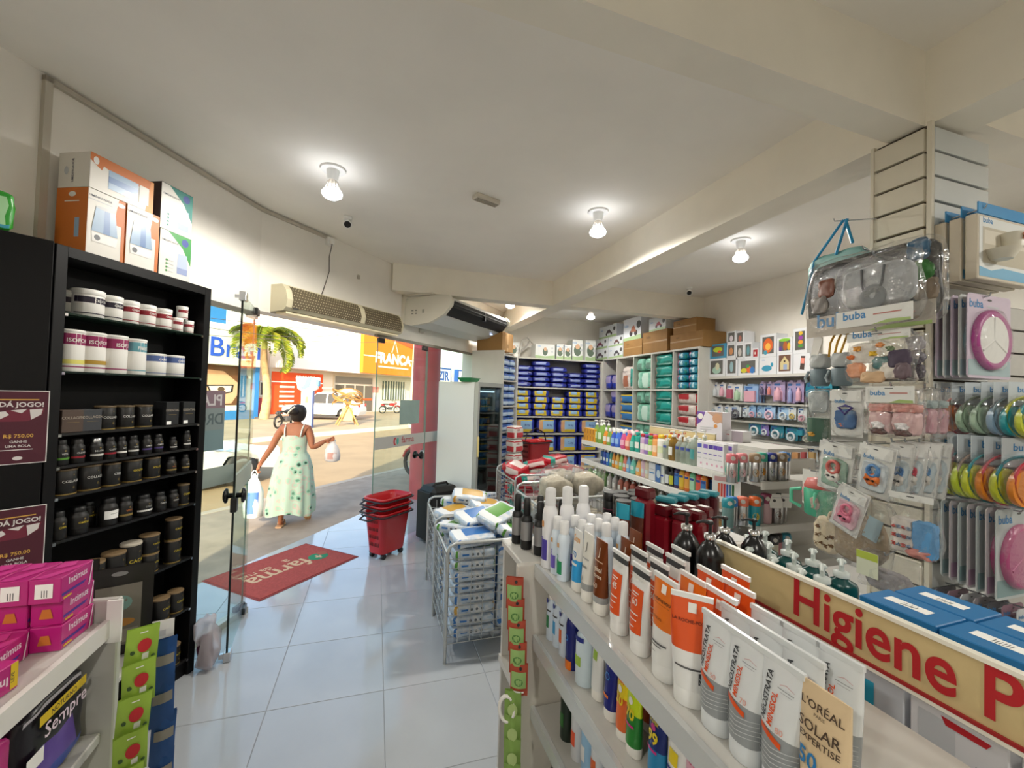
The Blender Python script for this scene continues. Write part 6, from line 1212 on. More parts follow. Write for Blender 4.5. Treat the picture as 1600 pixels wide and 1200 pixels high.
tp(497, bottle('drop', .03, .155, CP, WP_, 'cap', lab_(M('#e8b0c8', .4), .03, .15)), 'pink shampoo bottle'); tp(550, bottle('drop', .031, .16, CC, M('#e8a0b0', .4), 'cap', lab_(M('#f0c0b0', .4), .03, .15)), 'coral shampoo bottle'); tp(597, bottle('drop', .03, .155, CT, WP_, 'cap', lab_(M('#8fd0c4', .4), .03, .15)), 'teal shampoo bottle'); tp(642, bottle('flat', .031, .155, CT, CT, 'wide', lab_(W_, .031, .155), .6), 'flat teal shampoo bottle')
tp(697, bottle('flat', .028, .15, M('#c9a8c8', .4), M('#b3202a', .4), 'wide', lab_(W_, .028, .15), .6), 'mauve bottle with red cap'); tp(738, bottle('flat', .028, .15, M('#8a6ab0', .4), M('#6a3a8a', .4), 'wide', lab_(W_, .028, .15), .6), 'purple bottle with purple cap'); tp(778, bottle('flat', .027, .145, M('#8fb85a', .4), M('#3f8f3a', .4), 'wide', lab_(W_, .027, .145), .6), 'green bottle with green cap'); tp(826, bottle('flat', .029, .155, M('#e8a05a', .4), M('#d85a2a', .4), 'wide', lab_(M('#f0d0b0', .4), .029, .155), .6), 'orange bottle with red-orange cap')
tp(888, bottle('flat', .038, .165, M('#e6e4da', .35), CY, 'wide', lab_(M('#d8e0b8', .4), .038, .165), .6), 'white bottle with a yellow cap'); tp(950, bottle('round', .03, .16, CLEAR, WP_, 'pump', lab_(M('#4a5aa0', .4), .02, .16, a=.5, b=.6)), 'clear pump bottle'); tp(1015, bottle('round', .034, .19, AMB, WP_, 'pump', lab_(W_, .02, .19)), 'amber oil pump bottle'); tp(1080, bottle('round', .03, .17, CLEAR, WP_, 'cap', lab_(M('#3f4f9a', .4), .02, .17, a=.5, b=.62)), 'clear bottle with blue mark'); tp(1135, bottle('round', .03, .17, CLEAR, WP_, 'cap', lab_(M('#3f4f9a', .4), .02, .17, a=.5, b=.62)), 'clear bottle with blue mark'); tp(1193, bottle('round', .03, .17, CLEAR, WP_, 'cap', lab_(M('#3f4f9a', .4), .02, .17, a=.5, b=.62)), 'clear bottle with blue mark'); tp(1243, bottle('round', .034, .21, CLEAR, WP_, 'pump', lab_(M('#4a9a9a', .4), .02, .21)), 'tall clear pump bottle')
def wbx(c): return box_(.052, .035, .165, M('#e2dfe2', .45), (('F', 'r', -.02, .125, .016, .15, M(c, .5)), ('F', 'r', -.018, .06, .014, .065, GY), ('F', 'r', -.018, .09, .01, .095, M(c, .5)), ('F', 'o', .012, .03, .008, .008, M('#d8a0b8', .5))))
for X, c in ((1310, '#4a5ab0'), (1372, '#7a5ac0'), (1425, '#4a3a9a'), (1475, '#5a3ab0'), (1525, '#6a4ab0')): tp(X, wbx(c), 'slim white carton with purple print')
cnt = {}
for k, (X, pr, lb, dx) in enumerate(rowm):
    px = C3(X); py = 689+(px-932)*.262; q = lb+', %s from far end, top middle shelf' % nth(k)
    y = gy(px, py, GM+.05); pr.put('baby_product', (GM+.05, y, 1.301), -HALF, q, 'bottle' if 'carton' not in lb else 'box', 'products on the top shelf of the middle gondola')
    pr.put('baby_product', (GM+.13, y+.01, 1.301), -HALF, q.replace(', top', ', back row, top'), 'bottle' if 'carton' not in lb else 'box', 'products on the top shelf of the middle gondola')
rowm = []
DROPH = .145
for X, c, r, lb in ((275, '#20508c', .022, 'deep blue'), (303, '#2f4fb0', .022, 'blue'), (335, '#2f6fc0', .024, 'bright blue'), (367, '#4a9a8a', .02, 'teal green'), (397, '#e0902a', .026, 'orange'), (436, '#e8b04a', .03, 'yellow-orange'), (477, '#9cc86a', .03, 'light green'), (516, '#e8806a', .03, 'coral'), (552, '#7fb4e0', .03, 'sky blue'), (602, '#6fc8b8', .036, 'mint green'), (660, '#e8b060', .036, 'apricot'), (705, '#d8b8c8', .026, 'pale pink'), (746, '#d8c8b0', .026, 'beige')):
    tp(X, bottle('drop' if X > 380 and X < 700 else 'flat', r, .15 if X > 380 else .135, M(c, .3), WP_, 'cap', lab_(M('#d8e4e0', .4), r*.7, .15, a=.22, b=.42), .7), lb+' baby lotion bottle')
tp(812, box_(.075, .04, .13, M('#dcdee2', .45), (('F', 'r', -.03, .05, .03, .06, M('#4a90c8', .5)), ('F', 'r', -.03, .08, .03, .085, GY))), 'white carton with a blue line'); tp(880, box_(.07, .04, .125, M('#3f6fb0', .45), (('F', 'o', 0, .06, .022, .03, M('#c9d8e0', .5)),)), 'blue carton'); tp(918, box_(.04, .04, .13, M('#d8dcd8', .45), (('F', 'r', -.015, .05, .015, .06, CB),)), 'narrow white carton')
for X, c, b2, lb in ((955, '#d8dce0', '#c9b83a', 'white and yellow'), (1000, '#c9c83a', '#3f6fb0', 'yellow')): tp(X, bottle('flat', .024, .12, M('#2a2c30', .3), M('#1a1a1c', .4), 'cap', lab_(M(c, .4), .024, .12, a=.1, b=.6), .7), lb+' labelled dark bottle')
for X, c, lc, lb in ((1055, '#3a2a5a', '#3f7fc0', 'dark purple'), (1107, '#c9922a', '#d8b83a', 'golden'), (1163, '#c8642a', '#e0a04a', 'orange'), (1218, '#6fb88a', '#a8d8b8', 'mint'), (1283, '#b82a2a', '#e0604a', 'red'), (1335, '#d07a2a', '#3f7fc0', 'amber')): tp(X, bottle('flat', .027, .15, M(c, .25), WP_, 'cap', (('r', -.026, .02, .026, .1, M(lc, .4)), ('r', -.02, .08, .02, .095, M('#2a4a9a', .4))), .6), lb+' mouthwash bottle with white cap')
for k, (X, pr, lb, dx) in enumerate(rowm):
    px = C3(X); py = 722+(px-942)*.33; y = gy(px, py, GM+.05)
    for j in range(2): pr.put('baby_product', (GM+.05+.075*j, y+.008*j, 1.121), -HALF, '%s, %s%s on second middle shelf' % (lb, nth(k), ('', ', back row,')[j]), 'bottle' if 'carton' not in lb else 'box', 'products on the second shelf of the middle gondola')
pc = [bottle('round', .026, .13, M(c, .3), WP_, 'pump', lab_(W_, .02, .13)) for c in ('#6fa85a', '#8fb87a', '#b8b4b0', '#b06a5a', '#a85a4a', '#c9b8a0', '#9aa8b0', '#c0b0a8', '#a8704a')]
for k in range(19):
    for j in range(2): pc[min(8, k//2)].put('pump_bottle', (GM+.05+.07*j, MY1-.1-k*.088, .931), -HALF, 'small pump bottle, %s from the far end, %s row, third shelf of gondola' % (nth(k), ('front', 'back')[j]), 'bottle', 'pump bottles on the third shelf')
# orange boxes at the far end, beyond the first bottles
ob = box_(.05, .05, .06, M('#d89a2a', .5), (('F', 'r', -.01, .01, .01, .05, M('#b3742a', .5)),))
for k in range(4):
    for l in range(2): ob.put('yellow_box', (GM+.04, 3.72-.055*k+.0, 1.301+.061*l), -HALF, 'small yellow box, %s from far end, %s, top shelf of middle gondola' % (nth(k), ('lower', 'upper')[l]), 'box', 'small yellow boxes')
# boxes above the middle gondola
bb = box_(.2, .11, .2, M('#dcd8e0', .45), (('F', 'p', [(-.1, .2), (-.02, .2), (.1, .12), (.1, .2)], M('#b89a8a', .6)), ('F', 'o', .06, .155, .035, .035, M('#c99a7a', .6)), ('F', 'p', [(-.1, .2), (-.1, .1), (-.06, .13), (-.03, .2)], M('#6a4a9a', .5)), ('F', 'o', -.07, .165, .022, .022, W_), ('F', 'o', -.055, .03, .03, .018, M('#6a4ab0', .5)), ('F', 'o', .05, .1, .014, .014, M('#d8924a', .5)), ('F', 'r', -.07, .085, .04, .09, GY), ('F', 'r', -.07, .07, .02, .075, GY)))
y = (gy(1091, 690, GM+.36)+gy(1118, 690, GM+.36))/2; bb.put('breast_pump_box', (GM+.42, y, 1.441), -HALF+.25, 'white and purple box with a mother and baby picture on the gondola top', 'box')
for k, (px, w, h, z, lb) in enumerate(((1150, .16, .075, 1.441, 'flat white box right of the purple baby box'), (1150, .15, .1, 1.301, 'white and blue box under the flat white box'), (1175, .14, .085, 1.301, 'pale pink and white box above the steel bottles'))):
    y = gy(px, 680, GM+.5); box_(w, .1, h, M('#d8d8dc', .5), (('F', 'r', 0, 0, w/2, h, M(('#9a8f98', '#7f9ab8', '#c99aa0')[k], .5)), ('F', 'r', -w*.4, h*.6, -w*.1, h*.68, M('#b3485a', .5)))).put('baby_box', (GM+.5, max(y, 2.06), z), -HALF+.2, lb, 'box', 'boxes above the middle gondola')
# steel bottles on the gondola end
@memo
def thermo(lid, face, body=None, strap=None, h=.15, r=.028):
    p = proto(MB().lathe([(r*.92, 0), (r, .004), (r, h*.68), (r*.95, h*.7)], 16), body or STEEL)
    p.part('lid', MB().lathe([(r*1.02, h*.68), (r*1.06, h*.7), (r*1.06, h*.9), (r*.9, h*.98), (r*.3, h)], 16), lid); p.part('spout_button', MB().lathe([(r*.45, 0), (r*.5, .006), (r*.3, .01)], 10, c=(0, 0, 0)).__class__().rings([[(r*.4*math.cos(q*PI/5), -r*yy, h*.85+r*.4*math.sin(q*PI/5)) for q in range(10)] for yy in (.95, 1.2)]), M('#c9c4bc', .4))
    if face: p.part('animal_print', *prints([('F', 'o', 0, h*.32, r*.6, h*.14, face), ('F', 'o', -r*.2, h*.35, r*.07, h*.016, BLACK), ('F', 'o', r*.2, h*.35, r*.07, h*.016, BLACK), ('F', 'o', 0, h*.29, r*.12, h*.02, M('#5a3a2a', .5))], cyl_map(r)))
    if strap: p.part('strap', MB().tube([(-r*1.1, 0, h*.85), (-r*1.4, -.005, h*.5), (-r*1.2, -.01, h*.2)], .006, 5), strap)
    return p
PKL = M('#d8707a', .4); MINT = M('#3fb09a', .4); NV = M('#1f2f8a', .4); BEI = M('#9a8468', .4); BLE = M('#2f78c0', .4); ORG = M('#d8642a', .4); TLD = M('#1f8a98', .4)
C8 = lambda X: 1120+X/6.
def erow(lst, z, wh, yv=1.765):
    for k, (X, pr, lb) in enumerate(lst):
        x = ony(C8(X), 740, yv).x; pr.put('drink_bottle', (x, yv+.012*((k*5) % 3), z+.001), R.uniform(-.3, .1)-.5, '%s, %s' % (lb, wh), 'bottle', 'children drink bottles on the gondola end')
erow([(140, thermo(PKL, M('#d8a0a0', .5)), 'steel bottle with pink lid, leftmost'), (190, thermo(MINT, None, MINT, MINT, .12), 'mint bottle between two pink-lidded steel ones'), (248, thermo(M('#dc8488', .4), M('#e0b0b8', .5)), 'steel bottle with pink lid and pink animal face, second from left'), (355, thermo(BEI, M('#b8946a', .5)), 'steel bottle with beige lid and bear face'), (455, thermo(MINT, M('#d8902a', .5)), 'steel bottle with mint lid and lion face'), (525, thermo(NV, M('#9aa0b0', .5)), 'steel bottle with navy lid'), (602, thermo(BEI, M('#a8845a', .5)), 'steel bottle with beige lid near the right end'), (668, thermo(BLE, None), 'steel bottle with blue lid at the right end')], EZ[0], 'top end shelf')
erow([(110, thermo(TLD, None, M('#6a8a88', .4)), 'teal-lidded bottle at the left'), (180, thermo(BLE, None), 'steel bottle with blue lid'), (265, thermo(M('#e0745a', .4), M('#c8a890', .5), None, M('#8a3a4a', .5)), 'steel bottle with coral lid and strap'), (360, thermo(ORG, M('#b8a02a', .5), TLD, TLD), 'teal bottle with orange lid'), (425, thermo(M('#5a7a7a', .4), None, M('#8a9a98', .4)), 'grey-green bottle'), (485, thermo(M('#8a3a58', .4), None, M('#c9a8ac', .4), None, .16), 'tall pale pink bottle with plum lid'), (565, thermo(M('#7a2a50', .4), M('#5a4a40', .5)), 'steel bottle with plum lid and white tag'), (645, thermo(M('#4a6a68', .4), None), 'steel bottle with grey-green lid and white tag')], EZ[1], 'second end shelf')
tg = proto(MB().prism([(-.03, 0), (.03, 0), (.034, .03), (.02, .075), (-.02, .075), (-.034, .03)], -.0015, .0015, 0, 'y'), W_); tg.part('tag_print', *prints([('F', 'o', -.01, .04, .008, .008, M('#444444', .5)), ('F', 'r', -.02, .055, .02, .058, GY)], lambda f: lambda u, v, e: (u, -.0016-e, v)))
for k, X in enumerate((560, 645)): x = ony(C8(X), 800, 1.73).x; tg.put('hang_tag', (x, 1.733, EZ[1]+.09), -.4, 'white paper tag on the %s of two tagged steel bottles' % ('left', 'right')[k], 'tag', 'white bottle tags')
erow([(315, thermo(M('#8fd0b4', .4), None, M('#a8dcc4', .4)), 'mint bottle at the left'), (382, thermo(TLD, None, M('#8a9aa0', .4)), 'teal striped bottle'), (452, thermo(M('#3a3638', .4), M('#c08a60', .5), M('#b8927a', .5)), 'beige bottle with dark lid'), (532, thermo(M('#3a3838', .4), M('#5a6a50', .5), M('#c9c4b0', .5)), 'cream bottle with leaf print'), (604, thermo(M('#4a4446', .4), None, M('#c88a90', .5)), 'dusty pink bottle with dark lid'), (668, thermo(M('#3f9ab0', .4), M('#c03a5a', .5), M('#b8c4c8', .3)), 'clear cup with red print')], EZ[2], 'third end shelf')
# clip strip at the corner
t = thing('hanging_card', 'white card with crayons pictured, clipped to the gondola corner', 'card', (GM-.02, 1.93, 1.09), -HALF+.5); t.scale = (1.25,)*3
obj('card', MB().box(-.06, .06, -.002, .002, 0, .17), PAPER, t); b, m = prints([('F', 'r', -.035+.012*k, .07, -.026+.012*k, .13, M(c, .5)) for k, c in enumerate(('#e06a3a', '#d84a3a', '#c83a4a', '#3f5fb0', '#4a7a9a', '#2a6a3a'))]+[('F', 'r', -.05, .14, .05, .16, M('#d8a8a8', .5)), ('F', 'o', .0, .03, .04, .02, M('#c9b49a', .5))], lambda f: lambda u, v, e: (u, -.0022-e, v)); obj('print', b, m, t)
t = thing('toy_bag', 'clear bag of coloured toys hanging under the crayon card', 'bag', (GM-.02, 1.93, .87), -HALF+.5); t.scale = (1.25,)*3; obj('film', MB().pack(.12, .04, .17, 4., wob=.006), FILM, t)
for k, (x, z, c) in enumerate(((-.03, .12, '#c99a3a'), (.02, .09, '#3f9ab8'), (-.02, .04, '#d0604a'), (.03, .13, '#a03a4a'))): obj('toy', MB().lathe([(.004, -.014), (.014, -.008), (.016, 0), (.012, .01), (.003, .014)], 8), M(c, .4), t, (x, 0, z))

# ================================================================ front gondola with sunscreens
t = thing('gondola_shelf', 'white gondola of sunscreens in the right foreground', 'gondola', (.40, 0, 0)); FZ = [1.3, 1.125, .95, .74, .4]; FY0, FY1 = -.5, 1.0
for z in FZ:
    obj('shelf_board', MB().box(0, .29, FY0, FY1, z-.018, z, bev=.002), MS, t); obj('price_rail', MB().box(-.008, .002, FY0, FY1, z-.03, z+.003), M('#c9cccb', .25, .3), t)
for z in (1.215, .95, .6): obj('back_shelf', MB().box(.36, .72, FY0, FY1, z-.018, z, bev=.002), MS, t)
for y in (FY0, .0, .985): obj('upright', MB().box(.33, .352, y, y+.02, 0, 1.33), MS, t)
obj('end_panel', MB().box(-.05, .74, 1.003, 1.022, 0, 1.3, bev=.002), M('#cbc6bc', .5), t); obj('end_top', MB().box(-.035, .72, 1.022, 1.2, 1.28, 1.3, bev=.003), MS, t); obj('end_shelf', MB().box(-.035, .72, 1.022, 1.2, .95, .97), MS, t); obj('end_post', MB().box(-.03, .7, 1.185, 1.198, 0, 1.28), MS, t); obj('base', MB().box(.02, .7, FY0, FY1, 0, .12), MS, t)
_a, _b = glyphs('Higiene P', .018, 0., 7)[0], glyphs('Higiene Pessoal', .018, 0., 7)[0]; _s = .29/(2*max(v[0] for v in _a))
sign('category_sign', 'cream sign reading Higiene in large red letters on the front gondola', .74, -.45, .772, 1.325, 1.41, 'Higiene Pessoal', .585-_s*max(v[0] for v in _b), 1.344, _s, .001, 1.2)
FC = -HALF; X1_ = .437
def ft(pr, y, lb, x=X1_, z=1.3, nm='sunscreen_tube', cat='tube', g='sunscreens on the front gondola', turn=0.): pr.put(nm, (x, y, z+.0006), FC+turn, lb, cat, g)
TW_ = M('#dfe0de', .3, coat=.2); TG = M('#9a9c9c', .35); ORN = M('#d8521a', .35, coat=.2); ORL = M('#e0731c', .35, coat=.2); BRZ = M('#7a3d18', .25, .3); DKG = M('#3a3c3e', .4)
# spray bottles at the far end
sp = bottle('spray', .019, .195, M('#e4e4e6', .3), M('#dfdfe0', .3), 'wide', (('r', -.016, .02, .016, .07, M('#4a3f9a', .4)), ('t', '2', 0, .055, .03, M('#4a3f9a', .4)), ('r', -.006, .1, .006, .115, M('#d89a5a', .4))))
for k, x in enumerate((.424, .472, .52)): ft(sp, .985+.004*k, 'tall white spray bottle with purple mark, %s from the aisle' % nth(k), x, nm='spray_bottle', cat='bottle')
for j, x in enumerate((.428, .474, .518, .562)):
    for k, (y, c) in enumerate(((.945, '#6a5ab8'), (.908, '#1f8a5a'), (.872, '#3f9ad0'))):
        if j == 0 and k == 2: continue
        s2 = bottle('spray', .0155, .135, M('#d3dfea', .3), M('#e6e6e6', .3), 'wide', (('r', -.013, .015, .013, .045, M(c, .4)), ('t', '2', 0, .045, .02, M(c, .4)), ('r', -.005, .075, .005, .085, M('#d8a060', .4))))
        ft(s2, y, 'pale spray bottle with white cap, %s row from the aisle, %s from far end' % (nth(j), nth(k)), x, nm='spray_bottle', cat='bottle')
sun70 = tube_(.042, .13, ((0, .42, M('#2f9ad8', .3)), (.42, 1, TW_)), W_, (('t', 'Sun', -.0, .105, .02, M('#e0a04a', .4)), ('o', 0, .078, .013, .013, W_), ('t', '70', 0, .072, .017, M('#2f7fc0', .4), 0, .02), ('r', -.012, .055, .012, .06, W_)), .16)
ft(sun70, .853, 'white and blue sunscreen tube marked 70')
ft(tube_(.044, .138, ((0, .12, TG), (.12, 1, M('#dcdad2', .3))), W_, (('t', 'J', .0, .105, .022, DKG), ('r', -.012, .085, .014, .088, TG), ('t', 'matte', 0, .068, .009, DKG), ('o', -.004, .045, .005, .005, TG)), .17), .805, 'cream sunscreen tube with grey base')
brz = tube_(.046, .142, ((0, .1, TG), (.1, 1, BRZ)), W_, (('t', 'J', .0, .112, .022, M('#d8c4b0', .4)), ('r', -.016, .1, .016, .102, M('#c9a88c', .4)), ('t', 'episol', 0, .082, .0125, M('#e0cdb8', .4), 0, .02), ('t', 'intense', 0, .07, .011, M('#e0cdb8', .4)), ('t', '60', 0, .05, .014, M('#d8c0a8', .4))), .16)
ft(brz, .752, 'bronze sunscreen tube facing the aisle'); ft(brz, .745, 'bronze sunscreen tube in the second row', .49); ft(brz, .79, 'bronze sunscreen tube in the third row', .54)
def princ(n): return tube_(.05, .142, ((0, .86, TW_), (.86, .955, DKG), (.955, 1, TW_)), M('#e2e2e0', .3), (('r', -.018, .035, .016, .107, ORN), ('t', 'PRINCIPIA', .0, .119, .0085, W_, 0, .02), ('t', n, -.002, .078, .016, W_), ('r', -.012, .097, .006, .099, W_), ('r', -.012, .093, .002, .0945, W_), ('r', -.012, .064, .01, .066, W_), ('r', -.012, .055, .008, .0565, W_), ('r', -.012, .044, .004, .0455, W_)), .17, TW_)
ft(princ('45'), .684, 'front white tube with orange panel marked forty-five, left of its twin'); ft(princ('60'), .62, 'front white tube with orange panel marked sixty, right of its twin')
for k, (x, y) in enumerate(((.48, .69), (.48, .63), (.522, .7), (.522, .64), (.562, .675))): ft(princ('60'), y, 'white and orange tube with black band behind the front row, %s' % nth(k), x)
def lrp(): return tube_(.056, .15, ((0, .4, TW_), (.4, .95, ORL), (.95, 1, TW_)), TW_, (('p', [(-.004, .126), (.007, .126), (.007, .139), (-.004, .139)], W_), ('t', 'LA ROCHE-POSAY', .0, .112, .0062, M('#5a3418', .4), 0, .02), ('r', -.018, .108, .018, .1085, M('#8a4a1a', .4)), ('t', 'ANTHELIOS', -.008, .086, .005, M('#6a3a18', .4)), ('t', '70', -.02, .074, .012, W_), ('r', -.02, .052, .018, .0545, M('#555555', .5)), ('r', -.02, .048, .01, .0495, M('#555555', .5)), ('r', -.02, .04, .0, .041, TG)), .16, TW_)
def lrp2(): return tube_(.056, .15, ((0, .4, TW_), (.4, .95, ORN), (.95, 1, TW_)), TW_, (('p', [(-.004, .126), (.007, .126), (.007, .139), (-.004, .139)], W_), ('t', 'LA ROCHE-POSAY', .0, .112, .0062, M('#6a2410', .4), 0, .02), ('r', -.02, .052, .018, .0545, M('#555555', .5)), ('r', .012, .035, .024, .05, DKG)), .16, TW_)
ft(lrp(), .556, 'orange and white tube facing the aisle'); ft(lrp2(), .5, 'deep orange tube turned sideways to show its crease', turn=.75)
for k, (x, y, q) in enumerate(((.482, .55, lrp), (.484, .495, lrp2), (.525, .56, lrp2), (.527, .505, lrp2), (.566, .55, lrp2))): ft(q(), y, 'orange and white tube behind the front row, %s from the far side' % nth(k), x)
CLW = M('#d5d9da', .22, coat=.3); WAV = M('#8d9294', .35)
def neo(n): return tube_(.052, .142, ((0, .36, WAV), (.36, 1, CLW)), M('#d0d5d8', .3), (('t', 'NEOSTRATA', -.0105, .099, .0098, DKG, 84, .025), ('t', 'MINESOL', -.0015, .0885, .0092, M('#d8521a', .4), 84, .025), ('p', [(-.018, .062), (.009, .054), (.009, .06), (-.018, .068)], ORN), ('t', n, .006, .068, .009, M('#d8a090', .4)), ('r', -.004, .098, -.0035, .104, TG), ('p', [(.002, .118), (.009, .121), (.018, .118), (.018, .1175), (.009, .1203), (.002, .1175)], M('#c08a8a', .4)), ('r', .0, .114, .018, .1145, DKG), ('r', .003, .111, .016, .1113, DKG))+tuple(('p', [(-.024, .034+.005*k), (.0, .031+.005*k), (.024, .036+.005*k), (.024, .0365+.005*k), (.0, .0318+.005*k), (-.024, .0346+.005*k)], M('#c4c8ca', .35)) for k in range(5)), .16, CLW)
for k, (x, y) in enumerate(((X1_, .452), (X1_, .405), (X1_, .358), (.476, .46), (.476, .413), (.476, .366), (.514, .445), (.514, .398), (.514, .351))): ft(neo(('50', '70', '80')[k % 3]), y, 'pale grey tube with NEOSTRATA lettering, %s row from the aisle, %s from far end' % (nth(k//3), nth(k % 3)), x)
lor = tube_(.052, .14, ((0, .18, M('#2f8fc0', .3)), (.18, 1, M('#d3bb96', .3))), W_, (('t', "L'ORÉAL", .0, .117, .0115, M('#4a3a2c', .4)), ('t', 'PARIS', -.001, .1115, .0045, M('#6a5a48', .4)), ('t', 'SOLAR', -.001, .0955, .014, M('#4a3a2c', .4)), ('t', 'EXPERTISE', -.0, .086, .0088, M('#4a3a2c', .4)), ('t', '50', -.009, .062, .022, M('#2476b0', .4), 0, .02), ('p', [(-.024, .03), (.0, .035), (.024, .05), (.024, .02), (-.024, .02)], M('#2f8fc0', .4))), .15)
ft(lor, .312, 'beige tube reading SOLAR EXPERTISE in the nearest foreground'); 
# end-cap top: dark bottles and black jars
bb1 = bottle('straight', .0145, .135, M('#9a9a9a', .3, .6), BLACK, 'trigger', (('r', -.012, .02, .012, .05, DKG), ('r', -.006, .005, .006, .015, W_)))
bb1 = proto(MB().lathe([(.015, 0), (.016, .003), (.016, .025)], 14), BLACK).part('silver_body', MB().lathe([(.0162, .025), (.0162, .075)], 14, cap0=False, cap1=False), M('#a9a9aa', .3, .7)).part('shoulder', MB().lathe([(.0162, .075), (.0155, .085), (.009, .092)], 14), BLACK).part('cap', MB().lathe([(.0095, .092), (.0105, .094), (.0095, .135), (.006, .14)], 12), BLACK)
for k, (x, y) in enumerate(((.4, 1.165), (.41, 1.115), (.43, 1.065), (.455, 1.13), (.465, 1.08), (.49, 1.15), (.5, 1.08))): bb1.put('dark_bottle', (x, y, 1.3006), 0, 'slim black bottle with silver band on the gondola end, %s from the aisle' % nth(k), 'bottle', 'slim black bottles')
jar = can(.036, .06, BLACK, M('#151515', .35), ((.15, .75, M('#1c191a', .4)),), (('III', 0, .55, .12, M('#9a5a70', .4)),), .35)
for k, (x, y) in enumerate(((.615, 1.085), (.575, 1.155), (.66, 1.155))): jar.put('black_jar', (x, y, 1.3006), -.5, 'wide black hair mask jar on the gondola end, %s' % ('nearest', 'farther left', 'farther right')[k], 'jar', 'black jars')
bt = can(.024, .13, BLACK, M('#1a1819', .35), ((.6, .62, M('#8a3a58', .4)), (.2, .5, M('#1e1b1c', .4))), (), .2)
for k, (x, y) in enumerate(((.69, 1.07), (.745, 1.08), (.715, 1.125), (.77, 1.135), (.745, 1.175), (.8, 1.175), (.71, 1.175))): bt.put('black_bottle', (x, y, 1.3006), -.6, 'tall black cylinder bottle with pink ring on the gondola end, %s' % nth(k), 'bottle', 'tall black cylinder bottles')
tealt = tube_(.04, .15, ((0, .7, M('#5a2a1a', .35)), (.7, 1, M('#2fa0b8', .25, .4))), BLACK, (), .15)
for k, (x, y) in enumerate(((.62, .965), (.67, .975))): ft(tealt, y, 'brown tube with metallic teal top, %s' % ('left', 'right')[k], x, turn=.4)
rb_ = lambda: proto(MB().box(-.027, .027, -.017, .017, 0, .155, bev=.008), M('#7d0f1e', .25, coat=.4)).part('cap', MB().box(-.026, .026, -.0165, .0165, .1555, .185, bev=.006), M('#5a0c16', .25, coat=.4)).part('lettering', *prints([('F', 't', 'SOS', 0, .03, .02, M('#c9a0a0', .4), 90), ('T', 'r', -.014, -.01, .014, .01, PAPER)], face_map(.054, .034, .1855)))
rb0 = rb_()
for k, (x, y) in enumerate(((.70, .985), (.735, .955), (.77, .945), (.805, .935), (.755, .905), (.84, .925), (.79, .895))): rb0.put('red_bottle', (x, y, 1.3006 if x < .72 else 1.2766), FC+.25, 'dark red shampoo bottle with white label on cap, %s' % nth(k), 'bottle', 'dark red bottles', sc_=1.0 if k == 0 else .9)
struct_b = obj('riser_board', MB().box(.335, .72, .6, .995, 1.262, 1.276), MS, t)
tcb = proto(MB().box(-.03, .03, -.016, .016, 0, .115, bev=.006), M('#4a1a1e', .3)).part('cap', MB().box(-.03, .03, -.017, .017, .1155, .132, bev=.005), M('#2f8490', .35))
for k in range(5): tcb.put('teal_cap_bottle', (.84+.05*k, 1.075+.012*k, 1.3006), FC+.5, 'dark bottle with flat teal cap behind the red bottles, %s' % nth(k), 'bottle', 'teal-capped bottles')
pmp = bottle('round', .028, .165, M('#101011', .25), BLACK, 'pump', (('r', -.022, .03, .022, .085, M('#1b1b1d', .35)),), capm2=CHROME)
for k, (x, y, z) in enumerate(((.66, .775, 1.3), (.665, .712, 1.3), (.79, .8, 1.2766), (.845, .77, 1.2766))): pmp.put('black_pump_bottle', (x, y, z+.0006), FC-.5, 'black pump bottle with chrome collar, %s' % ('left one before the sign', 'right one before the sign', 'left one behind the sign', 'right one behind the sign')[k], 'bottle', 'black pump bottles')
tpb = bottle('flat', .03, .165, M('#0c4a48', .25), M('#c4ccc8', .4), 'pump', (('r', -.02, .03, .02, .09, M('#0f6560', .35)),), .7)
for j in range(3):
    for k in range(4):
        tpb.put('teal_pump_bottle', (.82+.07*j, .82-.062*k+.01*j, 1.2156), FC+.6, 'dark teal pump bottle behind the sign, %s row, %s from the far end' % (nth(j), nth(k)), 'bottle', 'dark teal pump bottles')
blx = box_(.115, .085, .075, M('#1f6fa8', .45), (('T', 'r', -.035, -.012, .03, .012, PAPER), ('T', 't', '||||||', 0, -.006, .015, M('#666666', .6)), ('F', 't', 'NUTRIVE', 0, .03, .014, M('#1a5a90', .5))))
for k, (x, y) in enumerate(((.93, .575), (1.02, .57), (.93, .455), (1.02, .45))):
    for l in range(2): blx.put('blue_box', (x, y-.06, 1.2156+.0755*l), FC+.03, 'blue carton with barcode label, %s layer, %s' % (('lower', 'upper')[l], ('far aisle side', 'far wall side', 'near aisle side', 'near wall side')[k]), 'box', 'blue cartons')
wbk = box_(.105, .06, .1, M('#b9bcc2', .5), (('F', 'r', -.045, .0, .045, .03, M('#8a8f98', .4)), ('F', 'r', -.035, .012, .035, .04, M('#1f7f9c', .4)), ('F', 'r', -.012, .01, .014, .085, M('#2f9ab8', .4)), ('F', 'r', -.048, .06, -.02, .09, M('#77808c', .5))))
wb2 = box_(.1, .06, .1, M('#cfcfd2', .5), (('F', 'r', -.04, .04, .0, .09, GY), ('F', 'r', .015, .015, .035, .045, M('#9a9aa0', .5)), ('F', 'r', .02, .045, .03, .055, DKG), ('F', 'p', [(-.01, .085), (.03, .085), (.035, .093), (-.015, .095)], M('#b3202a', .5))))
for k, (y, q) in enumerate(((.47, wbk), (.36, wb2), (.25, wb2))): q.put('white_carton', (.772, y, 1.2156), FC, 'white carton with print under the sign, %s from the far end' % nth(k), 'box', 'white cartons under the sign')
rc = box_(.06, .05, .1, M('#7d0f1e', .35)); 
for k in range(2): rc.put('red_carton', (.772, .14-.07*k, 1.2156), FC, 'dark red carton at the near end under the sign, %s' % ('farther', 'nearer')[k], 'box')
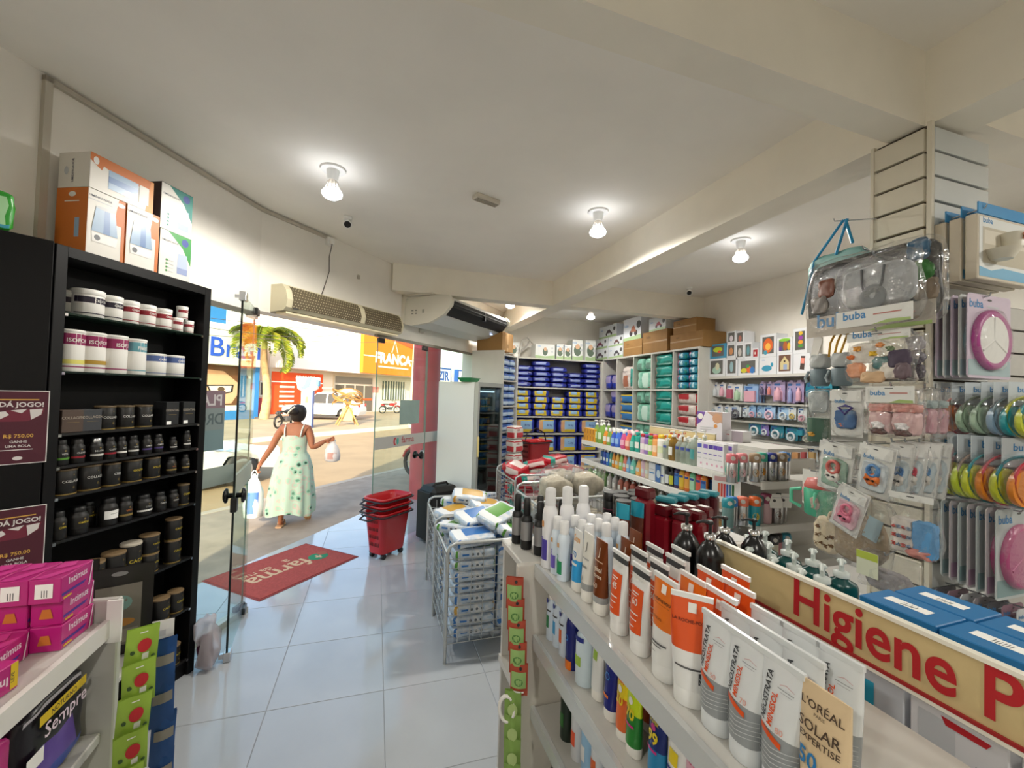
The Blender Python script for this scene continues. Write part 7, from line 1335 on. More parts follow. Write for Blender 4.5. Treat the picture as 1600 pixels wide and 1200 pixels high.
bw = box_(.2, .14, .05, M('#d8d8da', .5), (('T', 'r', -.06, -.03, .02, .0, GY), ('T', 'r', .04, -.04, .08, .03, M('#a05a60', .5)))); bw.put('white_carton', (1.0, .28, 1.2156), FC+.2, 'flat white printed carton beside the blue boxes', 'box')
# second shelf of the front gondola
def sh2(X, Y, pr, lb, z, nm='sunscreen_bottle', cat='bottle', row2=True):
    p = onz(780+X/3.53, 860+Y/3.53, z); x = max(.42, min(.45, p.x+.015)); pr.put(nm, (x+.004, p.y, z+.0006), FC+R.uniform(-.06, .06), lb, cat, 'products on the lower shelves of the front gondola')
    if row2: pr.put(nm, (x+.06, p.y+.004, z+.0006), FC, lb+', back row', cat, 'products on the lower shelves of the front gondola')
sA = lambda c: bottle('spray', .0165, .125, M('#c9d6e4', .3), W_, 'wide', (('r', -.007, .03, .007, .06, M(c, .4)), ('r', -.012, .07, .012, .074, DKG), ('o', 0, .095, .005, .006, NV)))
sh2(255, 490, sA('#1f7a4a'), 'pale blue spray with green mark, second shelf', FZ[1]); sh2(290, 530, sA('#3f9ad0'), 'pale blue spray with blue ring, second shelf', FZ[1]); sh2(325, 580, sA('#d8642a'), 'pale blue spray with orange mark, second shelf', FZ[1])
sh2(365, 650, bottle('spray', .018, .14, M('#15206e', .25), M('#15206e', .25), 'wide', (('r', -.016, .0, .016, .02, ORL), ('t', 'O', 0, .06, .02, BLE))), 'navy spray with orange base, second shelf', FZ[1]); sh2(430, 735, bottle('spray', .022, .135, M('#cfe0ea', .3), M('#c4d4e4', .3), 'wide', (('r', -.012, .04, .012, .06, GN), ('r', -.018, .09, .018, .1, NV))), 'large pale blue spray with navy swirls, second shelf', FZ[1])
sh2(497, 820, tube_(.04, .135, ((0, 1, TW_),), W_, (('r', -.008, .075, .006, .095, GN), ('o', .003, .108, .004, .004, NV)), .14), 'white tube with green square, second shelf', FZ[1], 'sunscreen_tube', 'tube'); sh2(567, 930, tube_(.042, .14, ((0, 1, M('#161f78', .25)),), W_, (('o', -.004, .11, .008, .006, ORL), ('t', 'O', 0, .07, .02, BLE), ('r', -.01, .04, .008, .045, ORL)), .14), 'navy blue tube with white cap, second shelf', FZ[1], 'sunscreen_tube', 'tube')
YT = M('#e0c81c', .3)
sh2(632, 1040, tube_(.04, .14, ((0, .45, M('#d8642a', .3)), (.45, 1, YT)), W_, (('t', 'ana', 0, .11, .017, ORN, 0, .03), ('t', 'sol', 0, .096, .017, ORN, 0, .03), ('t', '30', 0, .06, .022, YT, 0, .03), ('o', 0, .085, .006, .006, W_)), .12), 'yellow and orange tube, second shelf', FZ[1], 'sunscreen_tube', 'tube'); sh2(690, 1130, tube_(.042, .142, ((0, .42, M('#1f7a2a', .3)), (.42, 1, M('#c4d81c', .3))), W_, (('t', 'ana', 0, .115, .018, M('#2a9a3a', .3), 0, .03), ('t', 'sol', 0, .1, .018, M('#2a9a3a', .3), 0, .03), ('o', 0, .088, .006, .006, W_), ('t', '70', .0, .06, .024, YT, 0, .03), ('r', -.012, .048, .012, .052, PK)), .12), 'yellow-green tube marked 70, second shelf', FZ[1], 'sunscreen_tube', 'tube')
sh2(815, 1290, tube_(.044, .142, ((0, .3, M('#1f7fb0', .3)), (.3, 1, M('#16286a', .3))), W_, (('t', 'ana', -.001, .115, .017, M('#2fa0d8', .3), 0, .03), ('t', 'sol', -.001, .101, .017, M('#2fa0d8', .3), 0, .03), ('t', 'SUPER', 0, .09, .008, YT), ('t', '99', 0, .062, .024, YT, 0, .03), ('o', 0, .085, .006, .005, PK), ('r', -.014, .05, .012, .054, PK)), .12), 'navy tube marked 99, second shelf', FZ[1], 'sunscreen_tube', 'tube'); sh2(925, 1420, tube_(.044, .14, ((0, 1, TW_),), W_, (('o', .0, .116, .006, .006, DKG), ('t', 'ANASOL', 0, .1, .0085, DKG), ('r', -.009, .06, .009, .08, YT), ('r', -.014, .05, .014, .054, NV)), .12), 'white ANASOL tube, second shelf', FZ[1], 'sunscreen_tube', 'tube'); sh2(1030, 1560, tube_(.044, .13, ((0, 1, M('#dba8b8', .3)),), W_, (('t', 'ana', 0, .1, .018, M('#c03a6a', .3)), ('t', 'sol', 0, .085, .018, M('#c03a6a', .3))), .12), 'pink tube, second shelf', FZ[1], 'sunscreen_tube', 'tube'); sh2(1150, 1730, tube_(.044, .13, ((0, 1, M('#8a1f48', .3)),), W_, (('t', 'ana', 0, .1, .018, PIN),), .12), 'dark pink tube, second shelf', FZ[1], 'sunscreen_tube', 'tube')
# third shelf
for k, (X, Y, c, cp) in enumerate(((335, 1040, '#16261a', '#141414'), (395, 1150, '#c9ccd0', '#b8602a'), (450, 1240, '#8fb8d8', '#5a9ad0'), (505, 1320, '#d0d4d8', '#e0e0e0'), (580, 1450, '#3a78a8', '#c9c9c9'), (660, 1580, '#d8d0c8', '#c05a2a'))): sh2(X, Y, bottle('spray', .018, .13, M(c, .3), M(cp, .3), 'wide', (('r', -.009, .03, .009, .06, M(('#2f6a2a', '#d8522a', '#e0e0e0', '#d8642a', '#d0d0d0', '#8a3a2a')[k], .4)),)), 'spray bottle on the third shelf of front gondola, %s from far end' % nth(k), FZ[2])
for k in range(5): bottle('round', .02, .13, M(('#1c1a1a', '#5a2a20', '#c9c4b8', '#3a5a40', '#8a8a8a')[k], .3), BLACK, 'cap').put('lotion_bottle', (.45, .95-.1*k, FZ[3]+.0006), FC, 'lotion bottle on the fourth shelf, %s from the far end' % nth(k), 'bottle', 'lotion bottles low on the front gondola')
# strip of red and green packets on the end panel
rg = sachet(.042, .08, M('#a8452f', .5), 0, [('F', 'r', -.42, .3, .42, .8, M('#8fb06a', .5)), ('F', 'o', .0, .5, .25, .12, M('#4a7a3a', .5)), ('F', 'o', .1, .9, .08, .05, M('#222222', .5)), ('F', 'r', -.3, .14, .3, .2, PAPER)])
for k in range(5): rg.put('seasoning_sachet', (.342+.003*k, 1.0-.004*k, 1.2-.05*k), 0, 'red and green sachet, %s from the top of the strip on the end panel' % nth(k), 'sachet', 'red and green sachets', (.1, .0, -.45))
gg = sachet(.04, .085, M('#7a9a4a', .4), 3, [('F', 'o', 0, .5, .3, .2, M('#a9bf7a', .5))])
for k in range(5): gg.put('green_sachet', (.342, .99-.003*k, .93-.055*k), 0, 'olive green sachet, %s from the top below the red strip' % nth(k), 'sachet', 'olive green sachets', (.1, 0, -.4))
tag(obj('tape_ring', MB().tube([(.018*math.cos(q*PI/8), 0, .03*math.sin(q*PI/8)) for q in range(16)], .005, 6, closed=True), W_, None, (.325, .985, .97), (0, 0, -.5)), 'white ring hanging on the sachet strip by the end panel', 'ring')
# ================================================================ goods hanging on the slatwall pillar
t = thing('slatwall_panel', 'grey slatwall panel on the right face of the pillar', 'panel', (2.37, 1.055, 0)); 
for k in range(20): obj('slat', MB().box(0, .75, 0, .018, .22+.097*k, .308+.097*k), M('#b4b2ac', .55, n=.04), t)
obj('backing', MB().box(0, .75, .018, .03, .2, 2.16), M('#5a544c', .7), t)
HOOK = M('#b8bcc0', .25, .9)
def peg(x0, y0, z, dx, dy): return obj('peg_hook', MB().tube([(x0, y0, z), (x0+dx, y0+dy, z+.004), (x0+dx*1.03, y0+dy*1.03, z+.016)], .0028, 5), HOOK, pil)
HDR = M('#d6d6d2', .5); BUB = M('#3a7fb4', .5)
def bagL(px0, px1, py0, py1, X, name, label, build, turn=0., roll=0., header=None, dep=.035, grp='bagged baby goods on the pillar', film=True, peg_=True):
    a, b = onx(px0, (py0+py1)/2, X), onx(px1, (py0+py1)/2, X); w = abs(a.y-b.y); zt, zb = onx((px0+px1)/2, py0, X).z, onx((px0+px1)/2, py1, X).z; h = zt-zb
    c = (0, (a.y+b.y)/2, 0); t = thing(name, label, 'bag', (X, c[1], zb), 0, grp, (0, roll, 0)); t.rotation_euler = (0, 0, -HALF+turn)
    if roll: t.rotation_euler = (Matrix.Rotation(-HALF+turn, 3, 'Z') @ Matrix.Rotation(roll, 3, 'Y')).to_euler()
    if film: obj('film', MB().pack(w, dep, h, 6., 6, 0, .006, int(px0)), FILM, t)
    if header:
        hc, hh, txt, at_ = header; z0 = h*(1-hh) if at_ == 'top' else 0; ins = .94
        hd = obj('header_card', MB().box(-w/2*ins, w/2*ins, -dep/2-.002, -dep/2-.0005, z0, z0+h*hh), hc, t)
        if txt:
            pr, pm = prints([('F', 't', txt, -w*.22, z0+h*hh*.45, w*.16, BUB, 0, .02), ('F', 'r', w*.02, z0+h*hh*.55, w*.35, z0+h*hh*.62, M('#b06a60', .5)), ('F', 'p', [(0, z0), (w*.45, z0), (w*.45, z0+h*hh*.15), (w*.2, z0+h*hh*.2)], M('#9ab06a', .5))], lambda f: lambda u, v, e: (u, -dep/2-.0022-e, v)); obj('print', pr, pm, hd)
        if at_ == 'top': obj('hang_hole', MB().box(-w*.08, w*.08, -dep/2-.0028, -dep/2-.002, h*.95, h*.965), M('#333333', .6), hd)
    build(t, w, h, dep)
    if peg_: peg(PX, min(max(c[1], PY+.02), PY+.19), zt-.004, X-PX-.02, c[1]-min(max(c[1], PY+.02), PY+.19))
    return t
def soft(t, nm, x, z, w, h, d, c, e=3., seed=1, y=0., r=.6, n=.0): return obj(nm, MB().pack(w, d, h, e, 6, 0, .004, seed), M(c, r, n=n, ns=40), t, (x, y, z))
def pillow(t, w, h, d):
    g = '#a9acae'; body = soft(t, 'pillow', 0, h*.26, w*.88, h*.62, d*.9, g, 4., 3, 0, .9, .12)
    obj('pillow_groove', MB().tube([(-w*.14, -d*.47, h*.82), (-w*.13, -d*.49, h*.6), (-w*.1, -d*.49, h*.48)], .004, 5).tube([(w*.14, -d*.47, h*.82), (w*.12, -d*.49, h*.6), (w*.08, -d*.49, h*.48)], .004, 5), M('#5c5e60', .9), t)
    obj('pillow_hollow', MB().rings([[(w*r*math.cos(q*PI/9), -d*.46-y, h*.4+w*r*math.sin(q*PI/9)) for q in range(18)] for r, y in ((.17, 0), (.15, .006), (.1, .004), (.02, .002))]), M('#7e8183', .9), t)
bagL(1312, 1440, 398, 507, 1.62, 'pillow_bag', 'clear bag with a grey baby pillow and buba label, front of the pillar', pillow, header=(HDR, .24, 'buba', 'bot'), dep=.05)
def dark(t, w, h, d):
    soft(t, 'folded_cover', 0, h*.05, w*.96, h*.9, d*.8, '#120e0d', 6., 5, 0, .3)
    for k, (x, z, c) in enumerate(((-.3, .5, '#7a4a38'), (.38, .45, '#3f7a3a'), (-.36, .3, '#8a8480'), (.36, .7, '#2f5a78'), (.41, .25, '#8a7a68'))): soft(t, 'patch', w*x, h*z, w*.14, h*.25, .012, c, 3., k, -d*.42, .4)
bagL(1262, 1478, 386, 517, 1.74, 'dark_bag', 'crinkled dark bag with buba label behind the grey pillow', dark, header=(M('#b8b0a4', .5), .26, 'buba', 'bot'), dep=.04)
def straps(t, w, h, d):
    bl = M('#1f8fc0', .4); soft(t, 'mesh_body', -.0, 0, w*.8, h*.55, d*.8, '#7aa8a4', 4., 7, 0, .4)
    for a, b in (((-w*.3, h*.5), (w*.1, h*.98)), ((w*.0, h*.5), (w*.15, h*.98)), ((w*.12, h*.98), (w*.22, h*.6)), ((-w*.3, h*.5), (-w*.48, -h*.3))): obj('blue_strap', MB().tube([(a[0], -d*.3, a[1]), (b[0], -d*.35, b[1])], .007, 4), bl, t)
bagL(1255, 1372, 345, 450, 1.9, 'strap_bag', 'bag with bright blue straps hanging high on the pillar left side', straps, film=False)
def bibs(t, w, h, d):
    for k, (x, z, ww, hh, c) in enumerate(((-.22, .42, .5, .4, '#dcd6cc'), (-.36, .15, .28, .3, '#e0956a'), (.05, .3, .24, .24, '#2f6a6c'), (.2, .12, .3, .3, '#d8d2c8'), (.32, .3, .3, .34, '#4a3f50'), (-.05, .05, .35, .22, '#c9a884'), (.38, .1, .2, .3, '#6a5a60'))): soft(t, 'bib', w*x, h*z, w*ww, h*hh, .018, c, 3., k+2, -.004*k, .7)
    for k, (x, z, c) in enumerate(((-.3, .66, '#e0a04a'), (.05, .7, '#d8925a'), (.2, .62, '#7a8a6a'), (-.4, .5, '#e07a3a'), (-.05, .55, '#d8b02a'))): soft(t, 'bib_motif', w*x, h*z, w*.1, h*.09, .008, c, 2.5, k, -.02, .7)
bagL(1326, 1432, 518, 603, 1.66, 'bib_bag', 'clear bag of patterned bibs with orange and teal motifs', bibs, header=(HDR, .16, 'buba', 'top'))
bagL(1415, 1448, 520, 600, 1.78, 'bib_bag', 'dark crinkled bag of bibs behind the orange patterned one', lambda t, w, h, d: [soft(t, 'bib', 0, h*(.1+.28*k), w*.8, h*.28, .02, c, 3., k) for k, c in enumerate(('#3a3040', '#6a6470', '#a8a4a8'))])
def cups(t, w, h, d):
    for x in (-.25, .25):
        obj('cup', MB().lathe([(w*.17, 0), (w*.2, .01), (w*.21, h*.3), (w*.19, h*.32)], 14), M('#6f8088', .45), t, (w*x, 0, 0)); obj('cup_handle', MB().tube([(w*x-w*.2, -.02, h*.28), (w*x-w*.22, -.035, h*.15), (w*x-w*.15, -.04, h*.06)], .006, 5), M('#8a989e', .4), t)
        soft(t, 'cup_wrap', w*x, h*.32, w*.42, h*.3, .05, '#b4b8b8', 3., 4, 0, .3)
    for k in range(3): obj('ribbon', MB().tube([(w*(-.05+.12*k), 0, h*.55), (w*(.02+.16*k), -.01, h*.8), (w*(.12+.14*k), 0, h*1.02)], .005, 4), M('#c99a2a', .4), t)
    obj('card', MB().prism([(-w*.45, h*.55), (-w*.3, h*.5), (-w*.15, h*.9), (-w*.35, h)], -.012, -.01, 0, 'y'), W_, t)
bagL(1266, 1334, 520, 603, 1.78, 'cup_set', 'pair of grey sippy cups tied with mustard ribbon on the pillar', cups, film=False)
def sock(t, w, h, d): soft(t, 'romper', 0, h*.16, w*.62, h*.42, .018, '#4f6f9a', 4., 3, -d*.2, .8); obj('neck_band', MB().tube([(-w*.2, -d*.5, h*.62), (0, -d*.52, h*.48), (w*.22, -d*.5, h*.62), (0, -d*.5, h*.66)], .005, 5, closed=True), M('#3a2f78', .7), t); soft(t, 'motif', -w*.05, h*.2, w*.2, h*.08, .008, '#d8783a', 2.5, 2, -d*.48)
WBAG = M('#d9d9d5', .4)
def wbag(f, back=True):
    def g(t, w, h, d):
        obj('white_pouch', MB().box(-w*.47, w*.47, -.001, .003, 0, h), WBAG, t); obj('header', MB().box(-w*.47, w*.47, -d*.5-.001, -d*.5, h*.76, h*.98), WBAG, t)
        pr, pm = prints([('F', 't', 'buba', -w*.15, h*.72, w*.17, BUB, 0, .02), ('F', 'r', w*.08, h*.74, w*.4, h*.76, GY), ('F', 'o', 0, h*.92, w*.08, h*.012, DKG)], lambda f_: lambda u, v, e: (u, -d*.5-.0015-e, v)); obj('print', pr, pm, t); f(t, w, h, d)
    return g
bagL(1298, 1350, 609, 682, 1.68, 'clothes_pouch', 'white zip pouch with a blue romper on the pillar', wbag(sock), dep=.02)
def jars(t, w, h, d):
    for x in (-.23, .23):
        soft(t, 'snack_pot', w*x, h*.06, w*.42, h*.46, .05, '#d0a8a8', 4.5, 3, 0, .35); soft(t, 'pot_lid', w*x, h*.5, w*.44, h*.16, .052, '#c9887f', 5., 3, 0, .4)
        soft(t, 'cat_face', w*x, h*.16, w*.22, h*.14, .01, '#dcd8d8', 2.5, 2, -.028, .5); soft(t, 'brown_base', w*x, h*.05, w*.3, h*.12, .02, '#5a3c38', 3., 2, -.024, .5)
bagL(1360, 1442, 604, 684, 1.61, 'pot_bag', 'clear bag with two pink cat snack pots and buba header', jars, header=(HDR, .32, 'buba', 'top'), dep=.06)
for k, (a, b, X) in enumerate(((1440, 1462, 1.74), (1454, 1480, 1.84))): bagL(a, b, 606, 686, X, 'pot_bag', 'clear crinkled bag of pink pots behind the cat pots, %s' % ('nearer', 'farther')[k], lambda t, w, h, d: [soft(t, 'snack_pot', 0, h*.1, w*.8, h*.5, .05, '#b88a94', 4., 3, 0, .4), soft(t, 'pot_lid', 0, h*.6, w*.8, h*.15, .05, '#8fa0a0', 4., 3)], dep=.06)
bagL(1260, 1300, 608, 690, 1.88, 'cup_pouch', 'clear pouch with a dark green cup left of the romper pouch', lambda t, w, h, d: [obj('cup', MB().lathe([(w*.34, 0), (w*.38, .01), (w*.38, h*.45)], 14), M('#4a6a5a', .35), t), soft(t, 'pouch_head', 0, h*.55, w*.8, h*.42, .012, '#a8aeb0', 4., 2), soft(t, 'motif', 0, h*.1, w*.2, h*.08, .01, '#c9983a', 2.5, 2, -w*.38)], dep=.05)
def pac(c1, c2, base):
    def f(t, w, h, d):
        soft(t, 'backing_cloth', 0, h*.1, w*.72, h*.58, .01, base, 5., 3, -d*.1, .6)
        obj('pacifier_ring', MB().tube([(w*.16*math.cos(q*PI/8), -d*.5, h*.5+w*.16*math.sin(q*PI/8)) for q in range(16)], w*.05, 6, closed=True), M(c1, .4), t); soft(t, 'animal_head', 0, h*.2, w*.42, h*.24, .02, c2, 2.6, 3, -d*.3, .5)
        for s in (-1, 1): soft(t, 'ear', s*w*.12, h*.4, w*.1, h*.14, .014, c1, 2.5, 2, -d*.35, .5); soft(t, 'eye', s*w*.08, h*.3, w*.05, h*.03, .006, '#141414', 2.5, 1, -d*.3-.012, .4)
    return f
bagL(1273, 1332, 690, 768, 1.7, 'pacifier_pouch', 'white zip pouch with a rabbit and coral band on the pillar', wbag(pac('#c8675f', '#e4e0d8', '#8fae9c')), turn=-.12, roll=.12, dep=.024)
bagL(1334, 1393, 694, 775, 1.6, 'pacifier_pouch', 'white zip pouch with a blue pacifier and orange fox on the pillar', wbag(pac('#4f7fb0', '#d8702a', '#c4ccd0')), turn=-.1, roll=.14, dep=.024)
for k, (a, b, X, c) in enumerate(((1383, 1418, 1.66, '#4f78a8'), (1402, 1440, 1.73, '#c04a58'), (1425, 1460, 1.79, '#5f88b0'), (1445, 1476, 1.86, '#7a98b0'))): bagL(a, b, 690, 778, X, 'pacifier_pouch', 'white zip pouch seen at an angle behind the fox pouch, %s from the left' % nth(k), wbag(pac(c, '#c9c4bc', '#b8c4c8')), turn=.25, roll=.1, dep=.02)
bagL(1292, 1342, 757, 828, 1.55, 'pacifier_pouch', 'narrow white pouch with a pink bear pacifier, tilted', wbag(pac('#d0708a', '#d87a92', '#d8b0bc')), turn=-.1, roll=.3, dep=.02)
def hat(t, w, h, d):
    soft(t, 'cloth_hat', w*.05, h*.05, w*.8, h*.7, d*.9, '#a8947a', 3., 9, 0, .9, .15); soft(t, 'spotted_cloth', -w*.32, h*.02, w*.36, h*.55, d*.7, '#cfc0a4', 3., 4, -.01, .9)
    for k in range(9): soft(t, 'spot', w*(-.42+.07*(k % 4)), h*(.12+.13*(k//4)+.03*(k % 2)), w*.05, h*.05, .008, '#7a5c40', 2.5, k, -d*.46, .9)
    obj('label_tag', MB().prism([(w*.2, h*.5), (w*.38, h*.45), (w*.45, h*.75), (w*.28, h*.8)], -d*.5-.002, -d*.5, 0, 'y'), M('#9fb4bc', .5), t)
bagL(1276, 1392, 772, 882, 1.67, 'hat_bag', 'clear bag with a beige cloth hat and spotted fabric', hat, dep=.06, roll=.05)
def towel(t, w, h, d):
    soft(t, 'heart_towel', -w*.22, h*.04, w*.45, h*.56, .03, '#d8d0c8', 6., 2, 0, .9); soft(t, 'blue_towel', w*.23, h*.04, w*.44, h*.56, .03, '#5f9acb', 6., 3, 0, .9)
    for k in range(12): soft(t, 'heart_motif', w*(-.38+.11*(k % 4)), h*(.14+.14*(k//4)), w*.05, h*.05, .006, ('#c8605a', '#8fa0b8')[k % 2], 2.4, k, -.017, .8)
    soft(t, 'pink_edge', w*.15, h*.02, w*.5, h*.14, .03, '#c9887f', 3., 5, -.008, .9)
bagL(1394, 1468, 772, 872, 1.6, 'towel_bag', 'clear bag with a heart-print towel and a blue towel', towel, header=(HDR, .1, None, 'top'), dep=.04)
def sippy(t, w, h, d):
    gm = M('#4fb08c', .3); obj('cup', MB().lathe([(w*.3, 0), (w*.36, .008), (w*.38, h*.5), (w*.34, h*.55)], 16, sy=.8), gm, t); obj('lid', MB().lathe([(w*.36, h*.55), (w*.38, h*.57), (w*.3, h*.72), (w*.1, h*.76)], 16, sy=.8), M('#c8675f', .4), t)
    for s in (-1, .2): obj('cup_handle', MB().tube([(w*.34*s, -w*.2, h*.5), (w*.55*s, -w*.3, h*.45), (w*.55*s, -w*.3, h*.2), (w*.34*s, -w*.2, h*.12)], .008, 6), M('#63c4a0', .35), t)
    soft(t, 'bear_print', w*.1, h*.15, w*.2, h*.25, .01, '#b8a498', 2.5, 2, -w*.3)
bagL(1252, 1312, 728, 806, 1.85, 'sippy_cup', 'translucent mint green sippy cup with two handles and coral lid', sippy, film=False)
bagL(1254, 1290, 735, 790, 1.95, 'carded_cup', 'white card with a pink cup behind the mint sippy cup', lambda t, w, h, d: [obj('card', MB().box(-w*.5, w*.5, -.001, .001, 0, h), W_, t), soft(t, 'pink_cup', -w*.1, h*.05, w*.5, h*.5, .03, '#d89a9c', 3., 2, -.016, .4)], film=False)
bagL(1345, 1440, 868, 928, 1.62, 'crinkled_bag', 'crinkled clear bag with a green and white label low on the pillar', lambda t, w, h, d: [soft(t, 'contents', .0, 0, w*.8, h*.6, d*.7, '#8f8a8c', 3., 2, 0, .6), obj('label', MB().box(-w*.48, -w*.1, -d*.5-.002, -d*.5, h*.3, h*.95), M('#d4d8c0', .5), t), obj('green_corner', MB().box(-w*.48, -w*.1, -d*.5-.003, -d*.5-.002, h*.75, h*.95), M('#b4c44a', .5), t)], dep=.05)

# ---- right face: hooks towards the viewer, cards facing them
def cardR(y, x0, z0, z1, w, name, label, mats, build=None, cat='blister card', grp='blister cards on the right face of the pillar', rx=0.):
    t = thing(name, label, cat, (x0+w/2, y, z0), 0, grp, (rx, 0, 0)); h = z1-z0
    obj('card', MB().prism([(-w/2+.01, 0), (w/2-.01, 0), (w/2, .01), (w/2, h-.01), (w/2-.01, h), (-w/2+.01, h), (-w/2, h-.01), (-w/2, .01)], -.0015, .0015, 0, 'y'), mats[0], t)
    pr, pm = prints([('F', 't', 'buba', -w*.3, h*.84, w*.16, BUB, 0, .02), ('F', 'r', -w*.05, h*.85, w*.2, h*.87, GY), ('F', 'r', -w*.48, .01, w*.48, h*.22, mats[1]), ('F', 'o', 0, h*.94, w*.05, h*.012, DKG)], lambda f: lambda u, v, e: (u, -.0018-e, v)); obj('print', pr, pm, t)
    if build: build(t, w, h)
    return t
LAV = M('#c3b4c4', .5); PWH = M('#cfd2d0', .5)
def plate(rim, inner=None):
    inner = inner or M('#e2e2de', .35)
    def f(t, w, h):
        cz = h*.46; A, B = w*.42, h*.36
        obj('plate_rim', MB().rings([[(A*k*math.cos(q*PI/14), -y, cz+B*k*math.sin(q*PI/14)) for q in range(28)] for k, y in ((1, .002), (1, .012), (.9, .02), (.78, .016))], 0, True, False, False), rim, t)
        obj('plate_bowl', MB().rings([[(A*k*math.cos(q*PI/14), -y, cz+B*k*math.sin(q*PI/14)) for q in range(28)] for k, y in ((.78, .016), (.7, .006), (.02, .004))]), inner, t)
        for q in (HALF, HALF+2.1, HALF-2.1): obj('divider', MB().tube([(0, -.012, cz), (A*.75*math.cos(q), -.014, cz+B*.75*math.sin(q))], .006, 5), inner, t)
        for q, c in ((2.6, '#c9983a'), (.5, '#8fc0a8'), (-1.5, '#d8b84a')): obj('plate_motif', MB().rings([[(A*.4*math.cos(q)+A*.17*math.cos(k*PI/6), -.0075-yy, cz+B*.4*math.sin(q)+B*.17*math.sin(k*PI/6)) for k in range(12)] for yy in (0, .001)]), M(c, .5), t)
        obj('blister', MB().pack(A*2.05, .05, B*2.05, 3., 6), FILM, t, (0, -.004, cz-B*1.02))
    return f
for k in range(3):
    y = .925+.045*k; t = thing('gift_set_box', 'white meal set gift box with blue top flap, %s on its hook' % ('front', 'middle', 'rear')[k], 'box', (2.02, y, 2.19), 0, 'meal set gift boxes'); w, h = .34, .235
    obj('tray', MB().box(0, w, .002, .036, 0, h, bev=.003), M('#cfc4b0', .5), t); obj('flap', MB().box(0, w, -.001, .003, h, h+.04), M('#2a88c0', .45), t)
    pr, pm = prints([('F', 'r', .01, .01, w-.01, h-.01, M('#d9dbd8', .5)), ('F', 'p', [(.01, .01), (w-.01, .01), (w-.01, .045), (.15, .05), (.08, .035), (.01, .045)], M('#6fa8c8', .5)), ('F', 't', 'buba', .06, h-.03, .03, BUB, 0, .02), ('F', 'r', .03, .06, w-.02, h-.045, M('#b8b09c', .5)), ('F', 'r', .04, .13, w-.03, h-.055, M('#cfc8b8', .5))], lambda f: lambda u, v, e: (u, .0015-e, v)); obj('print', pr, pm, t)
    if k == 0:
        obj('cup', MB().lathe([(.03, 0), (.035, .05), (.03, .055)], 14), M('#ddd8c8', .4), t, (.16, -.02, .12)); obj('bowl', MB().lathe([(.03, 0), (.05, .03), (.052, .035)], 16), M('#d8d2c0', .4), t, (.09, -.02, .07)); soft(t, 'rainbow_motif', .16, .14, .03, .03, .01, '#c98a6a', 2.5, 1, -.052)
    peg(2.05, PY, 2.44, 0, -.13) if k == 0 else None
for k in range(6): cardR(.945+.022*k, 2.0, 1.835, 2.14, .26, 'plate_card', 'blister card with a %s, upper row of pillar, %s' % ('magenta-rimmed divided plate' if k == 0 else 'divided plate', nth(k)+' from the front'), (PWH if k % 2 else LAV, M('#9fb4b8', .5)), plate(M(('#a83a88', '#7f9aa0')[k % 2], .4)) if k < 2 else None)
for k in range(7): cardR(.87+.024*k, 2.0, 1.08+.004*k, 1.385, .26, 'plate_card', 'blister card with a %s, lower row of pillar, %s from the front' % ('pink bear plate' if k == 0 else 'plate', nth(k)), (M('#c4bcc0', .5) if k % 2 else M('#b8c0c0', .5), M(('#7f9a9c', '#a888a0')[k % 2], .5)), plate(M('#b04a7c', .4), M('#b85a88', .4)) if k < 2 else None, rx=.0)
def bowl(t_, c1, c2, r=.07):
    obj('bowl', MB().rings([[(r*k*math.cos(q*PI/12), -y, r*k*1.05*math.sin(q*PI/12)) for q in range(24)] for k, y in ((.35, 0), (.7, .012), (.95, .04), (1, .05), (.93, .05), (.66, .02), (.05, .012))]), M(c1, .35), t_)
    obj('bowl_base', MB().rings([[(r*.5*math.cos(q*PI/10)-r*.55, -y, r*.7*math.sin(q*PI/10)-r*.2) for q in range(20)] for y in (.03, .05)]), M(c2, .35), t_)
    obj('card_tab', MB().box(-r*.8, r*.9, .002, .004, r*.55, r*1.7), M('#c4ccd0', .5), t_); pr, pm = prints([('F', 't', 'buba', 0, r*1.2, r*.4, BUB, 0, .02)], lambda f: lambda u, v, e: (u, .0018-e, v)); obj('print', pr, pm, t_)
    obj('blister', MB().pack(r*2.2, .06, r*2.2, 3., 5), FILM, t_, (0, -.025, -r*1.1))
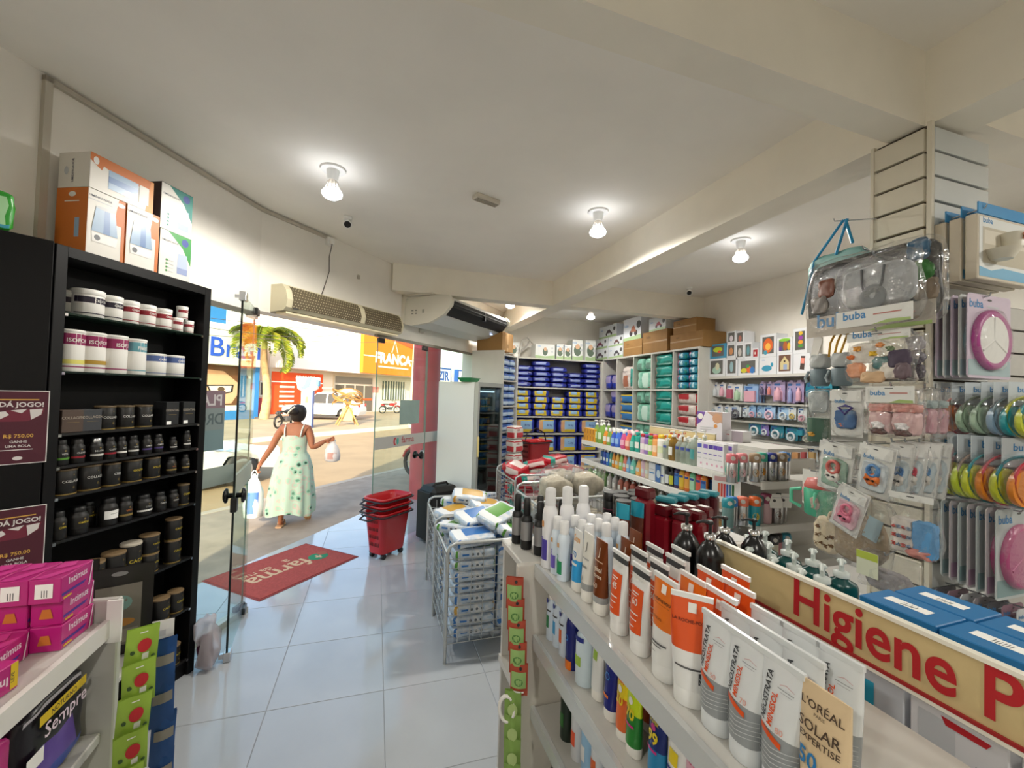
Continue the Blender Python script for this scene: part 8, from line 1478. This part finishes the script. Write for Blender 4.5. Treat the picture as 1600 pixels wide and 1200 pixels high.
for k, (px, c1, c2, lb) in enumerate(((1482, '#b8262e', '#e0762a', 'red bowl with orange part'), (1512, '#6f7a68', '#8fa890', 'sage green bowl'), (1534, '#7f9880', '#9fb8a0', 'light sage bowl'), (1560, '#5f747c', '#7f9ab0', 'slate blue bowl'), (1580, '#b8b83a', '#1f8f98', 'yellow-green bowl with teal part'), (1604, '#1f8f98', '#c4cc3a', 'teal bowl with yellow-green part'))):
    p = onx(px, 648, 2.09); t = thing('bowl_card', '%s, upper bowl row of pillar' % lb, 'bowl', (2.09, p.y, 1.70), 0, 'carded bowls on the pillar', (0, 0, -.35)); bowl(t, c1, c2)
for k, (px, c1, c2, lb) in enumerate(((1466, '#8a7470', '#a88a84', 'dusty rose bowl'), (1490, '#1f7f88', '#c4cc3a', 'dark teal bowl with lime part'), (1512, '#9a8478', '#b8c83a', 'taupe bowl with lime part'), (1528, '#1f9098', '#c9d23a', 'bright teal bowl with lime part'), (1550, '#c23a4a', '#e0862a', 'coral red bowl with orange part'), (1572, '#1f808c', '#c4cc3a', 'teal and lime bowl near the right'), (1600, '#c8384a', '#e0862a', 'coral red and orange bowl at the right edge'))):
    p = onx(px, 742, 2.07); t = thing('bowl_card', '%s, lower bowl row of pillar' % lb, 'bowl', (2.07, p.y, 1.485), 0, 'carded bowls on the pillar', (0, 0, -.35)); bowl(t, c1, c2, .085)
def cutl(t, w, h):
    for k, x in enumerate((-.18, .12)):
        obj('utensil_head', MB().lathe([(.004, 0), (.014, .02), (.016, .04), (.006, .06)], 8, sy=.3), M('#4a5058', .4), t, (w*x, -.008, h*.45)); obj('utensil_handle', MB().tube([(w*x, -.008, h*.08), (w*x, -.008, h*.46)], .006, 6), M('#6f9ac8', .4), t)
    obj('blister', MB().pack(w*.8, .025, h*.8, 4., 4), FILM, t, (0, -.01, h*.03))
for k in range(7): cardR(.84+.03*k, 2.05-.012*k, .865, 1.06, .12, 'cutlery_card', 'card with spoon and fork, lowest row of the pillar, %s from the front' % nth(k), (M(('#c4c6c8', '#8a6a78', '#5a5a60', '#a09aa0')[k % 4], .5), M('#8a8a90', .5)), cutl if k < 4 else None)
for z, yy in ((2.13, -.12), (1.79, -.22), (1.59, -.24), (1.375, -.2), (1.055, -.22)): peg(2.1, PY, z, 0, yy)
